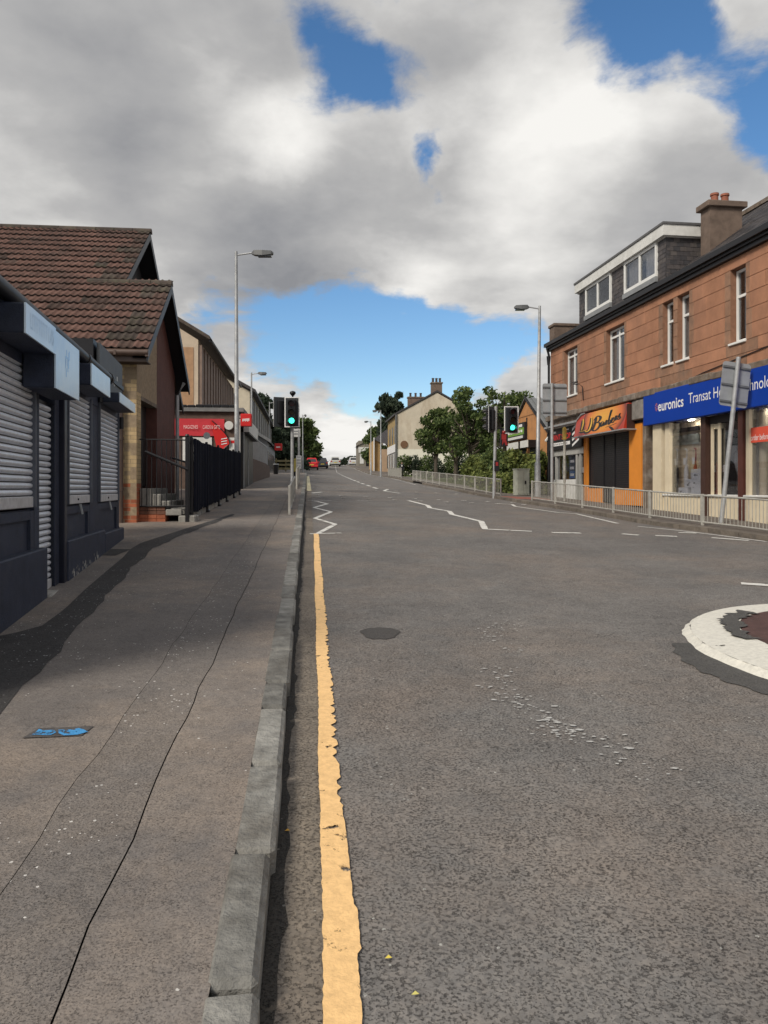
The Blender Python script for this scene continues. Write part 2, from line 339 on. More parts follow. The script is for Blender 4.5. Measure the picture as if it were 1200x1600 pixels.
WHITEP=mat('white_paint_board',(.70,.70,.68),.5,.12,5,stain=(.55,.55,.52),sscale=2)
CURT=mat('net_curtain',(.62,.60,.56),.9,.15,14)
GLASS=glass('window_glass'); GLASS2=glass('shop_glass',trans=.9)
DGLASS=mat('dark_glass',(.03,.035,.04),.06,.1,3,spec=.6)
CHIM=mat('chimney_render',(.17,.125,.10),.9,.3,4,.5,50)
POT=mat('terracotta',(.30,.11,.07),.8,.25,8)
GREYM=mat('galvanised_post',(.40,.41,.42),.5,.18,9,metal=.3,stain=(.25,.255,.26),sscale=4)
RAILM=mat('guard_rail_steel',(.43,.42,.385),.55,.2,9,metal=.2,stain=(.30,.28,.25),sscale=6)
SIGNB=mat('sign_back',(.36,.38,.40),.5,.15,4,metal=.2,stain=(.29,.305,.32),sscale=2.5)
CREAM=mat('cream_paint',(.70,.61,.45),.55,.08,3,stain=(.62,.53,.38),sscale=2)
BROWNT=mat('brown_stained_timber',(.060,.030,.024),.45,.2,6)
ORANGE=mat('orange_paint',(.74,.265,.036),.5,.08,3)
BLUE=mat('blue_fascia',(.002,.042,.34),.55,.05,2,spec=.2)
RED=mat('red_fascia',(.60,.045,.06),.45,.12,3)
REDB=mat('red_sign',(.62,.025,.025),.4,.1,3)
WHITE=mat('white_lettering',(.80,.80,.80),.5,.03,4)
GRN=mat('signal_green_lens',(0,.5,.35),.3,0,4,emit=(.05,.95,.62),estr=1.6)
CABM=mat('cabinet_paint',(.40,.41,.35),.6,.15,5,stain=(.3,.31,.26),sscale=4)
# ------------------------------------------------------------------ terrain functions
GP=[(-60,-3.0),(-30,-1.5),(0,0),(12,.6),(24,1.2),(32,1.58),(50,2.32),(75,3.15),(99,3.93),(120,4.9),(135,5.65),(150,6.35),(165,6.75),(190,6.7),(260,4.5),(500,0)]
KPT=[(0,0),(30,.045),(40,.05),(60,.057),(90,.070),(115,.06),(150,.03),(500,.03)]
def lin(P,t):
    if t<=P[0][0]: return P[0][1]
    for (a,b),(c,d) in zip(P,P[1:]):
        if t<=c: return b+(d-b)*(t-a)/(c-a)
    return P[-1][1]
def gL(Y): return sum(lin(GP,Y+o*(1.2+abs(Y)*.05)) for o in (-2,-1,0,1,2))/5
def XL(Y): return -.12-.0978*Y-max(0,Y-50)*.006
def zr(X,Y): return gL(Y)-lin(KPT,Y)*min(max(X-XL(Y),0),13)
def zp(X,Y):
    if X<XL(Y): return gL(Y)+.10+.012*min(XL(Y)-X,6)
    return zr(X,Y)+.10
KR=[(11.0,45),(12.2,12),(12.7,8.8),(13.3,7.55),(14.1,7.05),(15.15,6.82),(17.3,6.07),(21.6,5.41),(26.6,4.48),(30.3,3.85),(36.5,3.04),(47,1.7),(60,.75),(80,-.75),(112,-3.4),(150,-7.2),(300,-22)]
def XR(Y): return lin(KR,Y)
ys=[-10,-6,-4,-2.5]+[-1.5+.25*i for i in range(40)]+[8.5+.5*i for i in range(100)]+[58.5+2*i for i in range(60)]+[180+6*i for i in range(14)]
def sheet(cols,zf,ylist,name,m,par=None,kind=None,smooth=True):
    """cols(Y) -> list of X values; one strip of ground as a grid"""
    mb=MB(); rows=[[(x,y,zf(x,y)) for x in cols(y)] for y in ylist]; n=len(rows[0])
    mb.v=[p for r in rows for p in r]
    for i in range(len(rows)-1):
        for j in range(n-1): mb.f.append((i*n+j,i*n+j+1,(i+1)*n+j+1,(i+1)*n+j)); mb.mi.append(0)
    return mb.build(name,m,par,smooth,kind,norm=False)
def lerp(a,b,t): return a+(b-a)*t
road=struct('road')
def roadcols(Y):
    r=45 if Y<16 else XR(Y)+.8
    l=XL(Y)-.25
    return [lerp(l,min(r,9),i/28) for i in range(29)]+[lerp(min(r,9),r,i/4) if r>9 else r+.01*i for i in range(1,5)]
sheet(roadcols,zr,ys,'road_surface',ASPH,road)
sheet(lambda Y:[-260,-120,-60,-30]+[-14+4*i for i in range(14)]+[60,130,260],lambda X,Y:(zr(X,Y) if X>XL(Y) else gL(Y))-.3,[-60,-30]+ys[::4]+[300,400,520],'ground',EARTH,kind='structure')
sheet(lambda Y:[XL(Y),XL(Y)+.10,XL(Y)+.20],lambda X,Y:zr(X,Y)+.004,[y for y in ys if y<30],'gutter_channel',GUT,road)
sheet(lambda Y:[XL(Y)-.01,XL(Y)+.012,XL(Y)+.026+.022*((math.sin(round(Y/.08)*12.9898)*43758.5)%1)**2+.008*math.sin(Y*3.1)],lambda X,Y:zr(X,Y)+.0075,[.9+.08*i for i in range(330)],'kerb_shade_grime',tarmac('kerb_shade_grime',(.06,.054,.047),(.035,.032,.029),(.3,.28,.25),.5,1.0,60,None,0,.02),road)  # dark strip: mostly the kerb's shadow painted at its foot, with some dirt
# ---- left pavement: strips with open joints between them, kerb stones
lp=struct('left_pavement')
yl=[y for y in ys if y<170]
sheet(lambda Y:[XL(Y)-.10,XL(Y)-1.0,XL(Y)-14],lambda X,Y:zp(X,Y)-.03,yl,'sub_base',JOINT,lp)
def wob(Y,s): return .006*math.sin(Y*1.9+s)+.006*math.sin(Y*5.3+s*2)+.003*math.sin(Y*31+s)+.004*math.sin(Y*17+s)
sheet(lambda Y:[XL(Y)-.137,XL(Y)-.34,XL(Y)-.515-wob(Y,1)],zp,yl,'tarmac_strip',PAV,lp)
sheet(lambda Y:[XL(Y)-.521-wob(Y,1),XL(Y)-.69,XL(Y)-.845-wob(Y,2)],zp,yl,'tarmac_strip',PAVB,lp)
sheet(lambda Y:[XL(Y)-.848-wob(Y,2)]+[XL(Y)-(1.1+.4*i) for i in range(6)]+[XL(Y)-5,XL(Y)-14],zp,yl,'tarmac_strip',PAV,lp)
dl=[(3.0,-2.62,-1.85),(3.9,-2.78,-1.98),(5.0,-2.94,-2.19),(5.5,-2.96,-2.28),(5.9,-2.66,-2.36),(6.6,-2.75,-2.5),(7.6,-2.95,-2.67),(8.75,-3.15,-2.90),(9.8,-3.33,-3.07),(10.6,-3.5,-3.2),(11.3,-3.58,-3.24),(12.4,-3.52,-3.25),(13.6,-3.45,-3.22),(15,-3.35,-3.18),(16.5,-3.28,-3.2)]
ydk=[3.0+.25*i for i in range(55)]
sheet(lambda Y:[lerp(lin([(a,b) for a,b,c in dl],Y),lin([(a,c) for a,b,c in dl],Y)+.02*math.sin(Y*4)+.012*math.sin(Y*11),i/3) for i in range(4)],lambda X,Y:zp(X,Y)+.004,ydk,'tarmac_patch',DARK,lp)
sheet(lambda Y:[-3.98+.02*math.sin(Y*7),-3.8,-3.6,-3.48],lambda X,Y:zp(X,Y)+.0045,[9.95+.08*i for i in range(9)],'tarmac_patch',DARK,lp)
Y=1.0; i=0; random.seed(3)
while Y<34:
    ln=random.choice([.45,.5,.55,.6,.68,.75]) if Y<9 else random.uniform(.6,.95) if Y<16 else random.uniform(.8,1.3)
    a,b=Y+.006,Y+ln-.006; j=random.uniform(-.006,.006); hz=random.uniform(-.001,.006)
    fr=Fr((XL(Y)+j,Y),(XL(Y+1)-XL(Y),1),(-1,-.0978)); mb=MB()
    L1=ln*1.0048; z0=gL(Y);z1=gL(Y+ln)
    mb.cbox(.014,L1-.014,random.uniform(0,.014),.158+random.uniform(-.006,.004),0,1,.018)
    mb.v=[(*fr((p[0],p[1],0))[:2],lerp(z0,z1,min(max(p[0]/L1,0),1))+hz+(-.12 if p[2]<.5 else .104+ (p[2]-1)+random.uniform(-.003,.003))) for p in mb.v]
    mb.build('kerb_stone',KERB,lp); Y+=ln; i+=1
sheet(lambda Y:[XL(Y),XL(Y)-.02,XL(Y)-.15],lambda X,Y:gL(Y)+(.1 if X<XL(Y)-.01 else (-.05)),[y for y in ys if 33<y<170],'kerb_line',KERB,lp)
# ---- right pavement and kerb
rp=struct('right_pavement')
kpts=[]; 
for a,b in zip([(45,11.0),(12,12.2),(8.8,12.7),(7.9,13.0),(7.35,13.6)],[(12,12.2),(8.8,12.7),(7.9,13.0),(7.35,13.6),(7.05,14.1)]):
    n=max(2,int(math.hypot(b[0]-a[0],b[1]-a[1])/.6)); kpts+=[(lerp(a[0],b[0],i/n),lerp(a[1],b[1],i/n)) for i in range(n)]
yy=14.1
while yy<200: kpts.append((XR(yy),yy)); yy+=.8 if yy<40 else 3
def outer(X,Y):
    if Y<14.1: return (max(X,9.3),17.2)
    if Y<32: return (11.4-.133*max(Y,17.2),max(Y,17.2)) 
    w=lin([(32,3.2),(36,2.3),(60,2.2),(70,2.6),(80,4),(200,4)],Y); return (X+w,Y)
mb=MB(); K=7
for i,(X,Y) in enumerate(kpts):
    ox,oy=outer(X,Y)
    for j in range(K):
        x=lerp(X,ox,j/(K-1))+(.13 if j==0 else 0); y=lerp(Y,oy,j/(K-1)); mb.v.append((x,y,zr(x,y)+.1))
for i in range(len(kpts)-1):
    for j in range(K-1): mb.f.append((i*K+j,i*K+j+1,(i+1)*K+j+1,(i+1)*K+j)); mb.mi.append(0)
PAV2=tarmac('right_tarmac',(.19,.165,.145),(.14,.126,.115),(.4,.38,.36),.6,.6,60,(.14,.115,.09),.5,.02)
mb.build('tarmac_surface',PAV2,rp,True,norm=False)
KERB2=mat('concrete_kerb',(.17,.145,.12),.85,.3,6,.5,60,rnd=.2,stain=(.09,.08,.07),sscale=3)
seg=[p for p in kpts if p[0]<13 and p[1]<46]
acc=[seg[0]]
for (x0,y0),(x1,y1) in zip(seg,seg[1:]):
    d=Vector((x1-x0,y1-y0)); L1=d.length; nrm=Vector((-d.y,d.x)).normalized()
    if nrm.x<0 and y0>14: nrm=-nrm
    if y0<=14 and nrm.y<0: nrm=-nrm
    mb=MB(); d.normalize(); g=.008
    P=[]
    for t in (g,L1-g):
        for w in (0,.14): 
            q=Vector((x0,y0))+d*t+nrm*w; P.append((q.x,q.y))
    zz=[zr(x0,y0),zr(x1,y1)]
    mb.add([(*P[0],zz[0]-.1),(*P[1],zz[0]-.1),(*P[0],zz[0]+.095),(*P[1],zz[0]+.104),(*P[2],zz[1]-.1),(*P[3],zz[1]-.1),(*P[2],zz[1]+.095),(*P[3],zz[1]+.104)],
      [(0,1,3,2),(4,6,7,5),(0,2,6,4),(1,5,7,3),(2,3,7,6),(0,4,5,1)])
    mb.build('kerb_stone',KERB2,rp)
mb=MB()
far=[p for p in kpts if p[1]>=45]
for (x,y) in far: mb.v+=[(x,y,zr(x,y)-.05),(x,y,zr(x,y)+.1),(x+.14,y,zr(x,y)+.105)]
for i in range(len(far)-1):
    for j in (0,1): mb.f.append((3*i+j,3*i+j+1,3*i+j+4,3*i+j+3)); mb.mi.append(0)
mb.build('kerb_line',KERB2,rp)
# red tactile crossing area in the right pavement, drain cover by the kerb
TACT=mat('red_tactile_paving',(.33,.12,.09),.85,.2,8,.6,40)
for a in range(3):
    for b in range(4):
        y0=26.75+a*.68; x0=XR(y0)+.16+b*.36; mb=MB(); mb.v=[(x0,y0,zp(x0,y0)+.005),(x0+.35,y0,zp(x0+.35,y0)+.005),(x0+.35-.09,y0+.66,zp(x0+.3,y0+.66)+.005),(x0-.09,y0+.66,zp(x0,y0+.66)+.005)]
        mb.f=[(0,1,2,3)]; mb.mi=[0]; mb.build('tactile_slab',TACT,rp)
# verge
sheet(lambda Y:[outer(XR(Y),Y)[0],outer(XR(Y),Y)[0]+4,outer(XR(Y),Y)[0]+10,outer(XR(Y),Y)[0]+40],lambda X,Y:zr(X,Y)+.09,[32+2*i for i in range(34)],'grass_verge',GRASS,kind='structure')
# ------------------------------------------------------------------ road markings
def ribbon(mb,pts,w,dz=.008,jit=0,step=.08):
    """flat painted stroke on the road along world x,y points, ragged sides"""
    P=[Vector(p) for p in pts]; Q=[]
    for a,b in zip(P,P[1:]):
        n=max(1,int((b-a).length/step)); Q+=[a.lerp(b,i/n) for i in range(n)]
    Q.append(P[-1]); b0=len(mb.v)
    for i,q in enumerate(Q):
        d=(Q[min(i+1,len(Q)-1)]-Q[max(i-1,0)]).normalized(); n=Vector((-d.y,d.x))
        for s in (-1,1):
            e=q+n*s*(w/2+random.uniform(-jit,jit)); mb.v.append((e.x,e.y,zr(e.x,e.y)+dz))
    for i in range(len(Q)-1): mb.f.append((b0+2*i,b0+2*i+1,b0+2*i+3,b0+2*i+2)); mb.mi.append(0)
    return mb
random.seed(5)
mb=MB(); yq=.9; b0=0
while yq<13.75:
    c=-.105+.0943*2-.0943*yq+.004*math.sin(yq*3)
    w=.052 if yq<3.1 else .047
    r=.004 if yq<3.2 else (.036 if yq<4.6 else .030 if yq<7.5 else .012)
    extra=.012 if 2.28<yq<2.5 else 0
    lx=c-w+random.uniform(-.003,.003); rx=c+w+extra-(random.random()**1.5)*r+(.006 if r>.02 else 0)
    mb.v+=[(lx,yq,zr(lx,yq)+.009),(rx,yq,zr(rx,yq)+.009)]; yq+=(.025 if yq<3.2 else .035)
for i in range(len(mb.v)//2-1): mb.f.append((2*i,2*i+1,2*i+3,2*i+2)); mb.mi.append(0)
mb.build('yellow_line',YEL,road,norm=False)
def hitg(px,py):
    """where the sight line through a measured point of the photograph meets the road"""
    tx=(px-600)/1200; tz=(763-py)/1200; Y=1.0
    while Y<300:
        if 1.5+tz*(Y+.05)<zr(tx*(Y+.05),Y+.05): break
        Y+=.05
    return (tx*Y,Y)
ZL=[hitg(*p) for p in [(497,833.5),(524,819.3),(492,810),(517.5,800),(491,793.4),(511,787.4),(492,783)]]
ribbon(MB(),ZL,.10,jit=.006).build('zigzag_line',WHT,road,norm=False)
ribbon(MB(),[hitg(484,834.6),hitg(533,833)],.09,jit=.004).build('end_bar',WHT,road,norm=False)
ZC=[hitg(*p) for p in [(638,782.3),(668,790),(672,794),(702,799),(706,804),(752,815),(758,827),(831,830.5)]]
ribbon(MB(),ZC,.13,jit=.006).build('zigzag_line',WHT,road,norm=False)
ZF=[hitg(*p) for p in [(625,771),(600,767.3),(606,764.6)]]
ribbon(MB(),ZF,.12).build('zigzag_line',WHT,road,norm=False)
ZR=[hitg(*p) for p in [(777,787),(800,788.5),(805,791.5),(872,801),(900,803),(960,817),(965,818)]]
ribbon(MB(),ZR,.10,jit=.005).build('zigzag_line',WHT,road,norm=False)
ribbon(MB(),[hitg(610,747.5),hitg(650,758)],.12).build('edge_line',WHT2,road,norm=False)
ribbon(MB(),[hitg(660,760.5),hitg(700,765.5),hitg(740,772)],.09).build('edge_line',WHT2,road,norm=False)
ribbon(MB(),[hitg(996,822.5),hitg(1060,829),hitg(1120,836.5),hitg(1198,846.5)],.08,jit=.008).build('edge_line',WHT,road,norm=False)
for a,b in [((862,832.3),(908,833.5)),((972,834.5),(998,836.5)),((1024,837.2),(1058,838.6)),((1112,840.5),(1170,845)),((1158,912),(1215,916)),((1060,832.3),(1088,833.2))]:
    ribbon(MB(),[hitg(*a),hitg(*b)],.16,jit=.012).build('give_way_dash',WHT,road,norm=False)
# centre dashes up the hill
cl=[(31.0,.2),(33.3,-.31),(40,-1.2),(46.8,-1.99),(59,-3.17),(85,-5.2),(115,-7.2),(142,-9.0)]
yd=33.2
while yd<60: ribbon(MB(),[(lin(cl,yd),yd),(lin(cl,yd+1.5),yd+1.5)],.14,step=.5).build('centre_dash',WHT,road,norm=False); yd+=2.6
ribbon(MB(),[(lin(cl,y),y) for y in range(61,146,4)],.12,step=4).build('centre_line',WHT2,road,norm=False)
ribbon(MB(),[(XR(y)-.18,y) for y in range(52,130,4)],.14,step=4).build('edge_line',WHT2,road,norm=False)
# crossing: stop lines and two rows of studs
ribbon(MB(),[hitg(480,782.6),hitg(520,782.4)],.09).build('stop_line',WHT2,road,norm=False)
ribbon(MB(),[hitg(556,782.2),hitg(580,782.2)],.09).build('stop_line',WHT2,road,norm=False)
ribbon(MB(),[hitg(488,770.5),hitg(503,769)],.12).build('stop_line',WHT,road,norm=False)
ribbon(MB(),[hitg(483,767),hitg(482,756),hitg(481,744)],.17).build('edge_line',paint('worn_yellow_paint',(.62,.55,.34),.6,5),road,norm=False)
sm=MB().cbox(-.06,.06,-.06,.06,0,.015,.006).build('crossing_stud',WHT2,road); sme=sm.data
first=True
for yrow in (24.6,25.9,31.4):
    for k in range(9):
        x=XL(yrow)+.4+k*.82; ob=sm if first else link('crossing_stud',sme,road)
        ob.location=(x,yrow-.03*k,zr(x,yrow)); ob.scale=(1.3,2.0,1); first=False
# roundabout: raised painted ring with a brown middle
RC=(4.2,5.8); RO=1.84
rings=[(RO+.01,.006),(RO-.05,.03),(1.35,.055),(1.2,.062)]
def ringmesh(r0,r1,h0,h1,a0=0,a1=360,n=96,jit=0,squash=1):
    mb=MB(); 
    for i in range(n+1):
        a=math.radians(lerp(a0,a1,i/n))
        for r,h in ((r0,h0),(r1,h1)):
            rr=r+random.uniform(-jit,jit); x=RC[0]+rr*math.cos(a); y=RC[1]+rr*math.sin(a)
            mb.v.append((x,y,zr(x,y)+h))
    for i in range(n): mb.f.append((2*i,2*i+1,2*i+3,2*i+2)); mb.mi.append(0)
    return mb
mb=MB(); RT=tarmac('repair_tarmac',(.105,.103,.10),(.08,.079,.077),(.3,.3,.3),.4,.5,60,None,0,.01)
for i in range(91):
    a_=math.radians(lerp(172,262,i/90)); w_=.26*math.sin(math.pi*min(1,.06+i/70))**.7 if i<66 else .24; w_+=.018*math.sin(i*.9)+random.uniform(-.008,.008)
    for r_ in (RO+max(w_,.01),RO-.06): x_,y_=RC[0]+r_*math.cos(a_),RC[1]+r_*math.sin(a_); mb.v.append((x_,y_,zr(x_,y_)+.0055))
for i in range(90): mb.f.append((2*i,2*i+1,2*i+3,2*i+2)); mb.mi.append(0)
mb.build('repair_patch',RT,road,norm=False)
ringmesh(RO-.03,RO-.09,.004,.05,0,360,140,.012).build('roundabout_ring',ROUN,road,norm=False)
mb=MB()
for i in range(141):
    a_=math.radians(360*i/140)
    for q_,h_ in (((RC[0]+(RO-.09)*math.cos(a_),RC[1]+(RO-.09)*math.sin(a_)),.05),((RC[0]-.10+1.22*math.cos(a_),RC[1]+.16+1.22*math.sin(a_)),.07)):
        jx=random.uniform(-.012,.012) if h_>.06 else 0; mb.v.append((q_[0]+jx,q_[1]+jx,zr(*q_)+h_))
for i in range(140): mb.f.append((2*i,2*i+1,2*i+3,2*i+2)); mb.mi.append(0)
mb.build('roundabout_ring',ROUN,road,norm=False)
RC=(RC[0]-.10,RC[1]+.16); ringmesh(1.22,.02,.07,.085,0,360,80,.006).build('roundabout_centre',BROWN,road,norm=False)
ringmesh(1.36,1.20,.078,.08,128,182,24,.05).build('repair_patch',MATS['repair_tarmac'],road,norm=False)
# worn flakes of an old white arc
random.seed(11); mb=MB()
fl=[(765,985),(790,978),(800,975),(795,1012),(785,1040),(780,1060),(785,1075),(800,1085),(815,1090),(810,1105),(830,1112),(845,1118),(850,1125),(860,1135),(880,1140),(900,1148),(755,996),(770,990),(1025,1200),(1045,1203),(950,1160),(985,1178)]
for (px,py) in fl:
    x,y=hitg(px,py)
    for k in range(12 if px<1000 else 4):
        cx=x+random.gauss(0,.075); cy=y+random.gauss(0,.10); r=abs(random.gauss(.002,.005))+.0025; n=random.randint(4,7)
        pts=[(cx+r*1.7*random.uniform(.5,1.2)*math.cos(6.283*j/n),cy+r*random.uniform(.5,1.2)*math.sin(6.283*j/n)) for j in range(n)]
        b0=len(mb.v); mb.v+=[(a,b,zr(a,b)+.009) for a,b in pts]; mb.f.append(list(range(b0,b0+n))); mb.mi.append(0)
mb.build('old_paint_flakes',mat('flake_paint',(.47,.465,.45),.8,.1,20),road,norm=False,kind='stuff')
# filled pothole
hx,hy=hitg(594,988); mb=MB(); n=36
mb.v=[(hx,hy,zr(hx,hy)+.005)]+[(hx+.155*(1+.12*math.sin(3*a)+.05*math.sin(7*a))*math.cos(a),hy+.22*(1+.1*math.cos(2*a)+.05*math.sin(9*a))*math.sin(a),zr(hx+.155*math.cos(a),hy+.22*math.sin(a))+.005) for a in [6.283*i/n for i in range(n)]]
mb.f=[(0,1+i,1+(i+1)%n) for i in range(n)]; mb.mi=[0]*n
mb.build('filled_pothole',tarmac('pothole_tar',(.085,.08,.078),(.065,.062,.06),(.2,.2,.2),.2,.25,80),road,norm=False)
# service cover with blue spray paint, small litter
cov=thing('service_cover','small rectangular metal cover in the left pavement marked with bright blue spray paint','cover',(-1.58,3.74,0))
def pat(mb,pts,dz):
    b0=len(mb.v); mb.v+=[(x,y,zp(x,y)+dz) for x,y in pts]; mb.f.append(list(range(b0,b0+len(pts)))); mb.mi.append(0); return mb
pat(MB(),[(-1.735,3.680),(-1.465,3.720),(-1.455,3.850),(-1.715,3.810)],.005).build('plate',mat('cast_iron',(.10,.092,.088),.8,.3,20,.6,60),cov,norm=False)
mb=MB(); pat(mb,[(-1.585,3.740),(-1.545,3.710),(-1.485,3.725),(-1.450,3.765),(-1.485,3.795),(-1.515,3.810),(-1.545,3.790),(-1.605,3.785)],.008)
pat(mb,[(-1.715,3.695),(-1.685,3.720),(-1.615,3.710),(-1.600,3.750),(-1.625,3.785),(-1.675,3.775),(-1.705,3.795),(-1.700,3.740)],.0078)
mb.build('spray_mark',paint('blue_spray',(.06,.32,.68),.545,22),cov,norm=False)
random.seed(2)
for px,py,lab,c in [(607,1487,'small yellow fallen leaf on the open road right of the yellow line',(.62,.50,.08)),(449,1300,'small orange fallen leaf in the gutter beside the kerb',(.65,.36,.05)),(649,1547,'tiny pale yellow leaf scrap on the road nearest the camera',(.55,.50,.15)),(228,910,'small dark leaf lying on the left pavement',(.05,.04,.03))]:
    x,y=hitg(px,py); zf=zp if px<440 else zr; mb=MB(); z=zf(x,y)+.012; r=.011
    mb.add([(x-r,y,z),(x,y-r*.6,z+.004),(x+r,y,z+.002),(x,y+r*.7,z+.006)],[(0,1,2),(0,2,3)])
    tag(mb.build('fallen_leaf',mat('leaf_%d'%py,c,.7,.1,30),norm=False),lab,'leaf')
#@@STRUCT
# ================================================================== LEFT SHOP
LS=Fr((-2.98,5.96),(-.187,1),(1,.187))           # u up the street, n out towards it
def uls(Y): return (Y-5.96)*1.0173
shop=thing('shuttered_shop','low flat-roofed navy shop with steel roller shutters pulled down beside the left pavement','shop',(-3.4,8,.5))
U0,U1=uls(3.9),uls(11.81)
def zone(a,b): return uls(a),uls(b)
# walls: back mass, piers, stall risers
mb=MB(LS); mb.box(U0,U1,-6,-.16,-.4,3.0)
mb.build('wall',NAVY,shop)
piers=[(3.9,4.35),(6.95,7.12),(7.72,8.20),(9.52,10.05),(11.70,11.81)]
for a,b in piers: MB(LS).box(uls(a),uls(b),-.16,0,-.3,2.6).build('pier',NAVY,shop)
MB(LS).box(U0,U1,-.16,.01,2.56,3.0).build('fascia_band',NAVY,shop)
for a,b in [(4.35,6.95),(8.20,9.52),(10.05,11.70)]:
    # riser with a sunk panel, plinth proud of it
    ua,ub_=zone(a,b); mb=MB(LS)
    mb.box(ua,ub_,-.16,-.03,.2,1.31); mb.box(ua,ua+.12,-.03,-.002,.9,1.30); mb.box(ub_-.12,ub_,-.03,-.002,.9,1.30); mb.box(ua+.12,ub_-.12,-.03,-.003,1.22,1.30)
    mb.build('stall_riser',NAVY,shop)
def plinth(a,b,zt=.95):
    ua,ub_=zone(a,b); MB(LS).cbox(ua,ub_,-.15,.07,-.3,zt,.012).build('plinth',NAVY,shop)
plinth(3.88,7.14); plinth(8.02,10.2); plinth(10.21,11.84,.90)
# door recess
MB(LS).box(uls(7.755),uls(7.785),-.155,.0,.35,2.4).build('door_jamb',NAVYT,shop)
MB(LS).cbox(uls(7.9),uls(8.02),-.05,.055,.4,2.5,.008).build('door_jamb',NAVYT,shop)
MB(LS).cbox(uls(7.13),uls(7.74),-.12,.10,.25,.505,.015).build('door_step',STEP,shop)
RAILD=mat('dark_guide_rail',(.12,.13,.16),.5,.2,9,metal=.2)
def shutter(a,b,z0,z1,off,bar=True):
    ua,ub_=zone(a,b); w=ub_-ua
    sh=MB(LS).box(ua-.02,ub_+.02,off-.032,off-.012,z0,z1).build('roller_shutter',BLACK,shop)
    for (q,r_) in ((ua-.028,ua),(ub_,ub_+.028)): MB(LS).box(q,r_,off-.03,off+.05,z0,z1).build('guide_rail',RAILD,sh)
    pitch=.0615; n=int((z1-z0-.1)/pitch); prof=[(-.006,.006),(.010,.010),(.021,.020),(.0245,.032),(.021,.044),(.010,.054),(-.006,.058)]
    m=MB(LS); P=[(ua,off+d,h) for d,h in prof]+[(ub_,off+d,h) for d,h in prof]; k=len(prof)
    m.add(P,[(i,i+1,k+i+1,k+i) for i in range(k-1)]); m.k=1; m.box(ua,ub_,off-.012,off-.005,-.004,.0065)
    zb=z0+.10
    o=m.build('slat',[GALV,BLACK],sh,True,norm=False); o.location=(0,0,zb)
    for i in range(1,n): q=link('slat',o.data,sh); q.location=(0,0,zb+i*pitch)
    MB(LS).cbox(ua-.01,ub_+.01,off-.02,off+.03,z0,z0+.098,.006).build('bottom_rail',GALVD,sh)
    if bar:
        c=(ua+ub_)/2
        h=MB(LS); h.tube([(c-.03,off+.035,z0-.005),(c-.03,off+.06,z0-.12),(c+.03,off+.06,z0-.12),(c+.03,off+.035,z0-.005)],.007,6); h.build('hasp',GREYM,sh)
        MB(LS).disc(LS.fr if False else (c-.1,off+.03,z0+.05),(0,1,0),.012,.012,.012,10).build('lock',BLACK,sh)
    return sh
shutter(4.40,6.88,1.33,2.64,-.02)
shutter(7.15,7.72,.50,2.36,-.06,False)
shutter(8.26,9.48,1.325,2.60,-.02)
shutter(10.10,11.64,1.32,2.64,-.02)
# shutter housings and blank sign faces
def housing(a,b,z0,z1,o=.28,face=True,faces=None):
    ua,ub_=zone(a,b); h=MB(LS).cbox(ua,ub_,.012,o-.012,z0,z1,.012).build('shutter_housing',NAVYT if False else NAVY,shop)
    for (fa,fb,za,zb) in (faces or [(a,b,z0,z1)]):
        MB(LS).box(uls(fa),uls(fb),o-.011,o+.002,za,zb).build('sign_face',SIGNW,h)
    return h
h1=housing(5.60,6.52,2.645,2.87)
h2=housing(6.52,7.47,2.36,2.85)
h3=housing(8.11,9.26,2.60,2.83)
h4=housing(10.03,11.49,2.63,2.76)

# ghost lettering left by taken-down letters
def textmesh(txt,w,h,shear=0,bold=0,depth=0,sp=1.0):
    c=bpy.data.curves.new('t','FONT'); c.body=txt; c.shear=shear; c.offset=bold; c.extrude=depth; c.space_character=sp; c.resolution_u=3
    o=bpy.data.objects.new('t',c); COL.objects.link(o); dg=bpy.context.evaluated_depsgraph_get()
    me=bpy.data.meshes.new_from_object(o.evaluated_get(dg)); bpy.data.objects.remove(o); bpy.data.curves.remove(c)
    v=np.zeros(len(me.vertices)*3); me.vertices.foreach_get('co',v); v=v.reshape(-1,3)
    mn=v.min(0); mx=v.max(0)
    v[:,0]=(v[:,0]-mn[0])/(mx[0]-mn[0]); v[:,1]=(v[:,1]-mn[1])/(mx[1]-mn[1])
    F=[list(p.vertices) for p in me.polygons]; bpy.data.meshes.remove(me)
    return v,F
def lettering(name,txt,fr,u0,u1,z0,z1,n,m,par,flip=False,**k):
    """letters on a wall frame, from u0 (left as seen) to u1, between z0 and z1; n may be a function of z"""
    v,F=textmesh(txt,1,1,**k); mb=MB(fr)
    nn=n if callable(n) else (lambda z:n)
    for p in v:
        z=lerp(z0,z1,p[1]); mb.v.append(fr((lerp(u0,u1,p[0]),nn(z)+p[2],z)) if fr else (0,0,0))
    mb.f=F; mb.mi=[0]*len(F); return mb.build(name,m,par,norm=False)
GHOST=mat('ghost_letters',(.62,.75,.92),.25,.2,30,spec=.6)
lettering('faded_lettering','LITTTTTT LAS',LS,uls(5.72),uls(6.45),2.70,2.83,.2835,GHOST,h1)
random.seed(9); mb=MB(LS)
for k in range(9):
    u=uls(6.95)+random.uniform(-.08,.09); z=2.78-random.random()*.22; mb.box(u,u+.03,.2825,.2832,z-.08,z)
mb.build('blue_smear',mat('blue_smear',(.40,.62,.95),.25,.1,4,spec=.6),h2)
for i,(du,dz) in enumerate([(0,0),(.05,0),(.03,-.03)]): MB().box(0,.001,0,.001,0,.001)
